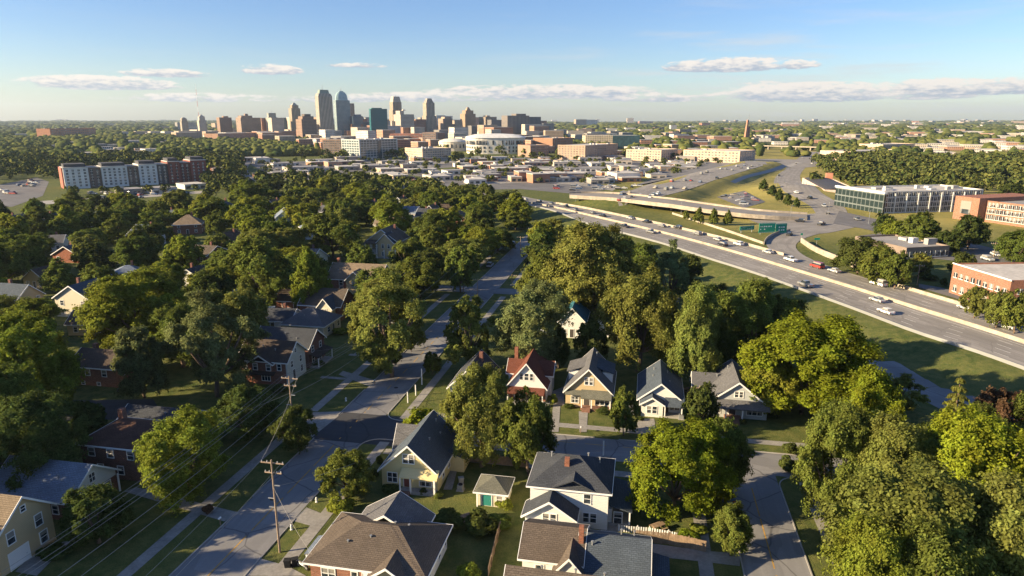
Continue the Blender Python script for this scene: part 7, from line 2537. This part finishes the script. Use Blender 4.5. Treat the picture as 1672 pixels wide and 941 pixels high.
# shrubs and garden plants
for px, py, w, h, hue, lab in ((556, 838, 44, 30, 'L', 'light green leafy shrub behind the brown hipped roof'), (640, 800, 34, 10, 'D', 'low dark hedge bed left of the yellow cottage door'), (690, 806, 16, 9, 'D', 'small dark shrub right of the yellow cottage steps'), (716, 812, 18, 10, 'O', 'reddish low plant at the right corner of the yellow cottage'), (620, 760, 12, 22, 'D', 'slim dark shrub left of the yellow cottage'), (613, 780, 12, 20, 'D', 'slim dark shrub at the kerb side of the yellow cottage'),
                               (727, 866, 60, 34, 'D', 'dark dense shrub mass right of the brown hipped roof'), (780, 870, 56, 40, 'D', 'dark tall shrub at the lawn edge below the shed'), (745, 850, 26, 14, 'L', 'pale lit shrub on the edge of the sunny lawn'), (815, 862, 40, 24, 'G', 'green shrub right of the lawn below the shed'), (843, 770, 14, 60, 'G', 'climbing ivy column left of the white two storey house'), (826, 830, 30, 20, 'L', 'light shrub between shed and white house'),
                               (765, 945, 40, 34, 'L', 'reddish green shrub at the bottom edge left of the brown roof'), (1010, 856, 20, 9, 'G', 'low shrub by the white house porch'), (1125, 884, 40, 16, 'Y', 'lit shrub row beside the right sidewalk'), (1140, 868, 30, 14, 'L', 'light shrub on the lawn under the yellow green tree'), (930, 666, 18, 8, 'D', 'dark shrub left of the tan house steps'), (985, 672, 34, 7, 'D', 'low hedge under the tan house bay window'), (905, 660, 10, 22, 'L', 'slim lit shrub by the gravel drive'),
                               (1212, 692, 14, 8, 'D', 'small shrub right of the grey house steps'), (1045, 686, 14, 7, 'D', 'low shrub at the dark blue cottage front'), (1262, 682, 18, 8, 'D', 'low shrub at the right corner of the grey house'), (745, 650, 14, 16, 'R', 'round reddish shrub on the lawn before the slate roof'), (342, 838, 20, 18, 'R', 'dark reddish shrub on the drive end by the left kerb'), (90, 905, 50, 16, 'D', 'low dark hedge beside the white garage door'), (650, 744, 14, 10, 'D', 'dark shrub by the lower right corner of the intersection'),
                               (1508, 455, 20, 12, 'L', 'light shrub right of the freeway pole'), (1520, 458, 24, 12, 'D', 'dark hedge before the low flat roofed building'), (1540, 468, 12, 18, 'D', 'slim dark shrub at the left warehouse corner'), (1576, 450, 30, 14, 'L', 'lit shrubs behind the warehouse roof'), (1290, 740, 26, 22, 'D', 'dark shrub at the corner of the right road under the thicket'), (1285, 770, 30, 30, 'D', 'tall dark shrub on the right road corner'),
                               (700, 596, 16, 12, 'D', 'dark shrub on the right verge above the kerb posts'), (750, 620, 20, 14, 'D', 'dark shrub beside the slate roofed house'), (455, 640, 30, 14, 'D', 'dark shrub before the pale gabled house'), (520, 596, 24, 10, 'D', 'dark shrub by the porch of the dark roofed brick house'), (555, 545, 26, 12, 'L', 'lit shrub right of the hipped bungalow'), (460, 500, 30, 10, 'L', 'lit green hedge in the yard above the bungalow'), (735, 455, 20, 22, 'L', 'light green shrub left of the leafy far corner tree'), (668, 468, 14, 18, 'O', 'small conical olive shrub right of the long brown roof')):
    shrub(px, py, w, h, hue, lab)

# ------------------------------------------------------------------ woods filled in between
def in_poly(x, y, poly):
    c = False
    for (ax, ay), (bx, by) in zip(poly, poly[1:] + poly[:1]):
        if (ay > y) != (by > y) and x < (bx - ax) * (y - ay) / (by - ay) + ax:
            c = not c
    return c


_wr = random.Random(19)
CAND = []
OPEN = [[(560, 740), (470, 945), (1330, 945), (1270, 700), (1200, 670), (890, 640), (640, 560), (560, 600)], [(395, 640), (560, 520), (600, 560), (560, 720), (400, 760)], [(420, 505), (540, 495), (560, 560), (430, 640)],
        [(590, 440), (700, 440), (640, 480), (540, 500), (520, 470)], [(760, 500), (840, 380), (885, 365), (850, 420), (820, 500), (740, 560), (690, 520)], [(575, 380), (690, 380), (700, 470), (560, 478)], [(265, 380), (335, 380), (345, 425), (255, 425)], [(430, 370), (490, 370), (490, 405), (430, 405)], [(640, 360), (705, 360), (700, 385), (640, 385)], [(480, 390), (540, 390), (545, 420), (470, 420)], [(870, 530), (1000, 530), (1000, 610), (900, 600)], [(100, 560), (260, 560), (250, 700), (110, 680)],
        [(130, 540), (330, 520), (330, 560), (140, 572)], [(160, 690), (420, 690), (300, 945), (-50, 945), (-50, 820)], [(700, 440), (760, 440), (760, 520), (690, 520)],
        [(270, 380), (330, 375), (330, 395), (270, 400)], [(430, 365), (480, 365), (480, 385), (430, 385)]]


def scatter(poly, spacing, hues, wr, hr, kinds=('broad', 'broad', 'broad', 'upright')):
    xs = [p[0] for p in poly]; ys = [p[1] for p in poly]
    W_ = [at(x, y) for x, y in poly]
    x0, x1, y0, y1 = min(p.x for p in W_), max(p.x for p in W_), min(p.y for p in W_), max(p.y for p in W_)
    n = int((x1 - x0) * (y1 - y0) / spacing ** 2 * 3)
    for _ in range(n):
        x, y = _wr.uniform(x0, x1), _wr.uniform(y0, y1)
        q = proj((x, y, float(hgt(x, y))))
        if not in_poly(*q, poly) or any(in_poly(*q, o) for o in OPEN):
            continue
        rel = Vector((x, y)) - O2
        s_, t_ = rel.dot(EY), rel.dot(EX)
        if abs(t_) < 8 and s_ < 226 or abs(s_ - 98.6) < 6 and abs(t_) < 60:
            continue
        w = _wr.uniform(*wr)
        if any((x - a) ** 2 + (y - b) ** 2 < (c + w * .28) ** 2 for a, b, c in TAKEN):
            continue
        if any((x - a[0]) ** 2 + (y - a[1]) ** 2 < spacing ** 2 for a in CAND):
            continue
        CAND.append((x, y, w, _wr.uniform(*hr), _wr.choice(hues), _wr.choice(kinds)))


scatter([(-60, 356), (180, 352), (330, 346), (420, 330), (520, 320), (760, 332), (868, 345), (880, 372), (830, 420), (760, 470), (620, 600), (400, 640), (-60, 720)], 13.4, 'DGGLGOLGL', (10, 18.5), (9, 16))
scatter([(872, 400), (900, 392), (1000, 420), (1080, 462), (1180, 512), (1260, 560), (1300, 600), (1270, 640), (1230, 620), (1000, 600), (870, 560), (860, 470)], 11.5, 'GGODGL', (9, 14), (9, 13))
scatter([(1345, 745), (1360, 800), (1420, 960), (1440, 1150), (1750, 1150), (1750, 790), (1500, 720)], 8.5, 'GOYLG', (9, 13), (11, 15))
scatter([(400, 305), (520, 296), (620, 306), (700, 312), (760, 325), (860, 345), (600, 345), (400, 330)], 13, 'DGGG', (10, 17), (9, 14))
scatter([(1400, 372), (1672, 412), (1690, 440), (1560, 420), (1420, 392)], 13, 'GDO', (7, 11), (7, 11))
scatter([(1330, 300), (1400, 300), (1672, 308), (1690, 322), (1640, 325), (1400, 316), (1380, 306), (1322, 268), (1360, 262), (1690, 262), (1690, 308), (1400, 300)], 12, 'GGDO', (10, 15), (9, 13))
scatter([(330, 300), (400, 285), (395, 310), (420, 330), (340, 330)], 10, 'DG', (9, 12), (8, 12))
scatter([(90, 320), (340, 313), (340, 316), (95, 323)], 11, 'GGD', (7, 10), (6, 9))
scatter([(430, 285), (560, 300), (640, 285), (760, 300), (980, 304), (1080, 290), (1180, 270), (1160, 262), (700, 258), (420, 262)], 23, 'OLYL', (6, 10), (5, 7.5))
scatter([(-40, 240), (80, 240), (90, 300), (55, 290), (-40, 305)], 12, 'DGD', (9, 14), (9, 14))
CAND.sort(key=lambda c: -c[2] / c[1])
n_ind = 292 - NT_COUNT[0] + 40       # shrubs count as another kind
for x, y, w, h, hue, kind in CAND[:n_ind]:
    plant(Vector((x, y, float(hgt(x, y)))), w, h, hue, kind, None, 'trees of the leafy neighbourhood' if y < 480 else 'trees farther out')
REST = CAND[n_ind:]
print('trees', NT_COUNT[0], 'candidates', len(CAND))


def ico(level):
    t = (1 + 5 ** .5) / 2
    v = [(-1, t, 0), (1, t, 0), (-1, -t, 0), (1, -t, 0), (0, -1, t), (0, 1, t), (0, -1, -t), (0, 1, -t), (t, 0, -1), (t, 0, 1), (-t, 0, -1), (-t, 0, 1)]
    f = [(0, 11, 5), (0, 5, 1), (0, 1, 7), (0, 7, 10), (0, 10, 11), (1, 5, 9), (5, 11, 4), (11, 10, 2), (10, 7, 6), (7, 1, 8), (3, 9, 4), (3, 4, 2), (3, 2, 6), (3, 6, 8), (3, 8, 9), (4, 9, 5), (2, 4, 11), (6, 2, 10), (8, 6, 7), (9, 8, 1)]
    for _ in range(level):
        mid, g = {}, []

        def m(a, b):
            k = (min(a, b), max(a, b))
            if k not in mid:
                mid[k] = len(v)
                v.append(tuple((p + q) / 2 for p, q in zip(v[a], v[b])))
            return mid[k]
        for a, b, c in f:
            ab, bc, ca = m(a, b), m(b, c), m(c, a)
            g += [(a, ab, ca), (b, bc, ab), (c, ca, bc), (ab, bc, ca)]
        f = g
    v = np.array(v)
    return v / np.linalg.norm(v, axis=1, keepdims=True), np.array(f)


def leafy_mass(name, pts, label, n_leaf=110, leaf=1.0):
    """many crowns in one sheet of leaf clumps; pts rows: x, y, z, width, height"""
    rng = np.random.default_rng(4)
    pts = np.array(pts, float)
    k = len(pts)
    nl = 7
    d = unit(rng.normal(size=(k, nl, 3)))
    d[..., 2] = np.abs(d[..., 2]) * 1.1 - .3
    lc = d * rng.uniform(.35, .8, (k, nl, 1)) * np.stack([pts[:, 3] / 2, pts[:, 3] / 2, pts[:, 4] * .42], -1)[:, None]
    lc += pts[:, None, :3] + np.stack([0 * pts[:, 4], 0 * pts[:, 4], pts[:, 4] * .56], -1)[:, None]
    idx = rng.integers(0, nl, (k, n_leaf))
    dd = unit(rng.normal(size=(k, n_leaf, 3)) + np.array([0, 0, .5]))
    c = np.take_along_axis(lc, idx[..., None].repeat(3, -1), 1)
    pos = c + dd * (pts[:, None, 3:4] * .23) * rng.uniform(.7, 1.05, (k, n_leaf, 1))
    nrm = unit(dd + rng.normal(size=dd.shape) * .4)
    me = leaves_mesh(name, pos.reshape(-1, 3), nrm.reshape(-1, 3), leaf * np.repeat(pts[:, 3] / 10, n_leaf), rng)
    me.materials.clear()
    me.materials.append(MATS['wood_mass'])
    return stuff(link(name, me), label, 'woods')


if REST:
    leafy_mass('woods', [(x, y, float(hgt(x, y)), w, h) for x, y, w, h, _, _ in REST], 'remaining crowns of the dense tree belt behind the neighbourhood', 130, 1.0)


def far_woods():
    rng = np.random.default_rng(9)
    near, mid, far = [], [], []
    r = 560.0
    while r < 11500:
        s = 9.0 if r < 1500 else 9.0 * (r / 1500) ** 1.02
        n = int(1.62 * r / s)
        a = (np.arange(n) + rng.uniform(-.4, .4, n)) / n * 1.62 - .81
        rr = r + rng.uniform(-.45, .45, n) * s
        x, y = rr * np.sin(a), rr * np.cos(a)
        z = hgt(x, y)
        for xi, yi, zi in zip(x, y, z):
            dep = yi * math.cos(PITCH) - (zi - CAM_H) * math.sin(PITCH)
            px = CX + F_PX * xi / dep
            if px < -60 or px > 1740:
                continue
            py = CY - F_PX * (yi * math.sin(PITCH) + (zi - CAM_H) * math.cos(PITCH)) / dep
            u = rng.random()
            keep = 0.0
            if px < 300:
                keep = 1.0 if py < 252 else (0.0 if (70 < px and py > 279) or py > 284 else .92)
                if 60 < px < 160 and 209 < py < 232: keep = .25
                if 225 < px and 214 < py < 228: keep = .35
                if 40 < px < 280 and 244 < py < 254: keep = .6
            elif px < 520:
                keep = 1.0 if 231 < py < 258 and px < 510 else (.9 if py < 206 else .25)
                if py > 256: keep = 0.0 if px > 395 or py > 290 else .6
            elif px < 900:
                keep = .9 if py < 206 else .12 if py < 240 else .05
            elif px < 1320:
                keep = 1.0 if py < 212 else .62 if py < 232 else .42 if py < 258 and px < 1170 else .1
                if px > 1170 and py > 240: keep = .25 if py < 258 and px < 1225 else 0.02
                if py > 262: keep = 0.0
                if 1035 < px < 1160 and 238 < py < 262: keep = .75
            else:
                keep = 1.0 if py < 214 else .8
                if 228 < py < 262: keep = .36
                if py > 262: keep = .9 if py < 300 and px > 1380 - (py - 262) * .3 else 0.0
                if px < 1352 and py > 235: keep = 0.05
            # clearings of roofs and fields in the far country
            cl = math.sin(xi / 170. + 2.0 * math.sin(yi / 330.)) + math.sin(yi / 260. + xi / 510.)
            if cl > 0.95 and py > 198:
                keep *= .3
            if u > keep:
                continue
            reach = 9.0 * F_PX / dep
            if any(abs(px - bx) < bw and -1.5 < py - by < reach for bx, by, bw in BLD):
                continue
            k = s / 9.0
            w, h = rng.uniform(7, 19) * k, rng.uniform(6, 15) * (1 + .22 * (k - 1))
            (near if rr.mean() < 1050 else mid if r < 2600 else far).append((xi, yi, zi, w, h))
        r += s * .9
    if near:
        leafy_mass('woods', near, 'continuous woods around the city in the middle distance', 90, 1.25)
    for lst, lev, label in ((mid, 1, 'dark woods stretching behind and beside the downtown towers'), (far, 0, 'wooded country reaching to the horizon')):
        P = np.array(lst)
        v, f = ico(lev)
        n = len(P)
        jit = rng.uniform(.72, 1.22, (n, len(v), 1))
        co = v[None] * jit * np.stack([P[:, 3] * .55, P[:, 3] * .55, P[:, 4] * .55], -1)[:, None]
        co += np.stack([P[:, 0], P[:, 1], P[:, 2] + P[:, 4] * .45], -1)[:, None]
        fc = (f[None] + (np.arange(n) * len(v))[:, None, None]).reshape(-1, 3)
        stuff(np_mesh('woods', co.reshape(-1, 3), fc, MATS['wood_mass']), label, 'woods')
        print('woods', label, n)


far_woods()

def far_suburb():
    rg = random.Random(31)
    mb = MB()
    for _ in range(230):
        px = rg.choice([rg.uniform(0, 300), rg.uniform(900, 1672), rg.uniform(1150, 1672), rg.uniform(1200, 1672)])
        py = 199.5 + 34 * rg.random() ** 1.6
        p = at(px, py)
        k = p.y / 1500.0
        w, d, h = rg.uniform(7, 20) * k ** .8, rg.uniform(8, 14) * k ** .8, rg.uniform(9, 13) * max(.9, k * .5)
        a = rg.uniform(-.1, .5)
        n = len(mb.v)
        mb.box(-w / 2, w / 2, -d / 2, d / 2, -2, h)
        c, s_ = math.cos(a), math.sin(a)
        mb.v[n:] = [(p.x + x * c - y * s_, p.y + x * s_ + y * c, p.z + z) for x, y, z in mb.v[n:]]
        mb.mi[-6:] = [rg.choice([0, 1, 1, 2])] * 6
    stuff(mb.build('far_suburb', [MATS['roof_flat'], MATS['concrete'], MATS['brick_orange']]), 'pale roofs of suburbs speckled through the far woods to the horizon', 'suburb')


far_suburb()

# ------------------------------------------------------------------ evening haze
def haze():
    m = bpy.data.materials.new('haze')
    m.use_nodes = True
    t = NT(m.node_tree)
    out = t.node('ShaderNodeOutputMaterial')
    v = t.node('ShaderNodeVolumePrincipled', ins={'Color': (0.66, 0.80, 1.0), 'Density': HAZE_DENSITY, 'Anisotropy': 0.3})
    t.t.links.new(v.outputs[0], out.inputs['Volume'])
    mb = MB()
    mb.box(-9900, 9900, -300, 12700, -40, 330)
    o = mb.build('haze', m)
    o['kind'] = 'stuff'


HAZE_DENSITY = 4.0e-5
if HAZE_DENSITY > 0:
    haze()

# ------------------------------------------------------------------ labels of the many: told apart by the nearest landmark
def finish_labels():
    used = {o['label'] for o in bpy.data.objects if o.get('label')}
    groups = {}
    for r, words, cat in LATER:
        x, y = proj(r.location)
        best = None
        for lx, ly, lm in LAND:
            d = math.hypot((x - lx), (y - ly) * 1.8)
            if d > 2 and (best is None or d < best[0]):
                best = (d, lx, ly, lm)
        d, lx, ly, lm = best
        dx, dy = x - lx, y - ly
        if abs(dx) > 1.5 * abs(dy):
            rel = 'right of' if dx > 0 else 'left of'
        else:
            rel = 'behind' if dy < 0 else 'in front of'
        groups.setdefault((words, rel, lm), []).append((d, r))
    ords = ['nearest', 'second nearest', 'third nearest', 'fourth nearest', 'fifth nearest', 'sixth nearest', 'seventh nearest', 'eighth nearest', 'ninth nearest', 'tenth nearest', 'eleventh nearest', 'twelfth nearest']
    for (words, rel, lm), lst in groups.items():
        lst.sort(key=lambda q: q[0])
        for i, (d, r) in enumerate(lst):
            pre = '' if len(lst) == 1 else (ords[i] if i < len(ords) else f'far outlying') + ' '
            lab = f'{pre}{words} {rel} the {lm}'
            if len(lab.split()) > 16:
                lab = ' '.join(w for w in lab.split() if w != 'the')
            if len(lab.split()) > 16:
                lab = lab.replace(' of brick building', '').replace('green tree before office', 'office tree').replace(' of white warehouses', '')
            if len(lab.split()) > 16:
                lab = lab.replace(' in lot', '')
            r['label'] = lab
            if i >= len(ords) and not r.get('group'):
                r['group'] = f'{words}s {rel} the {lm}'


finish_labels()
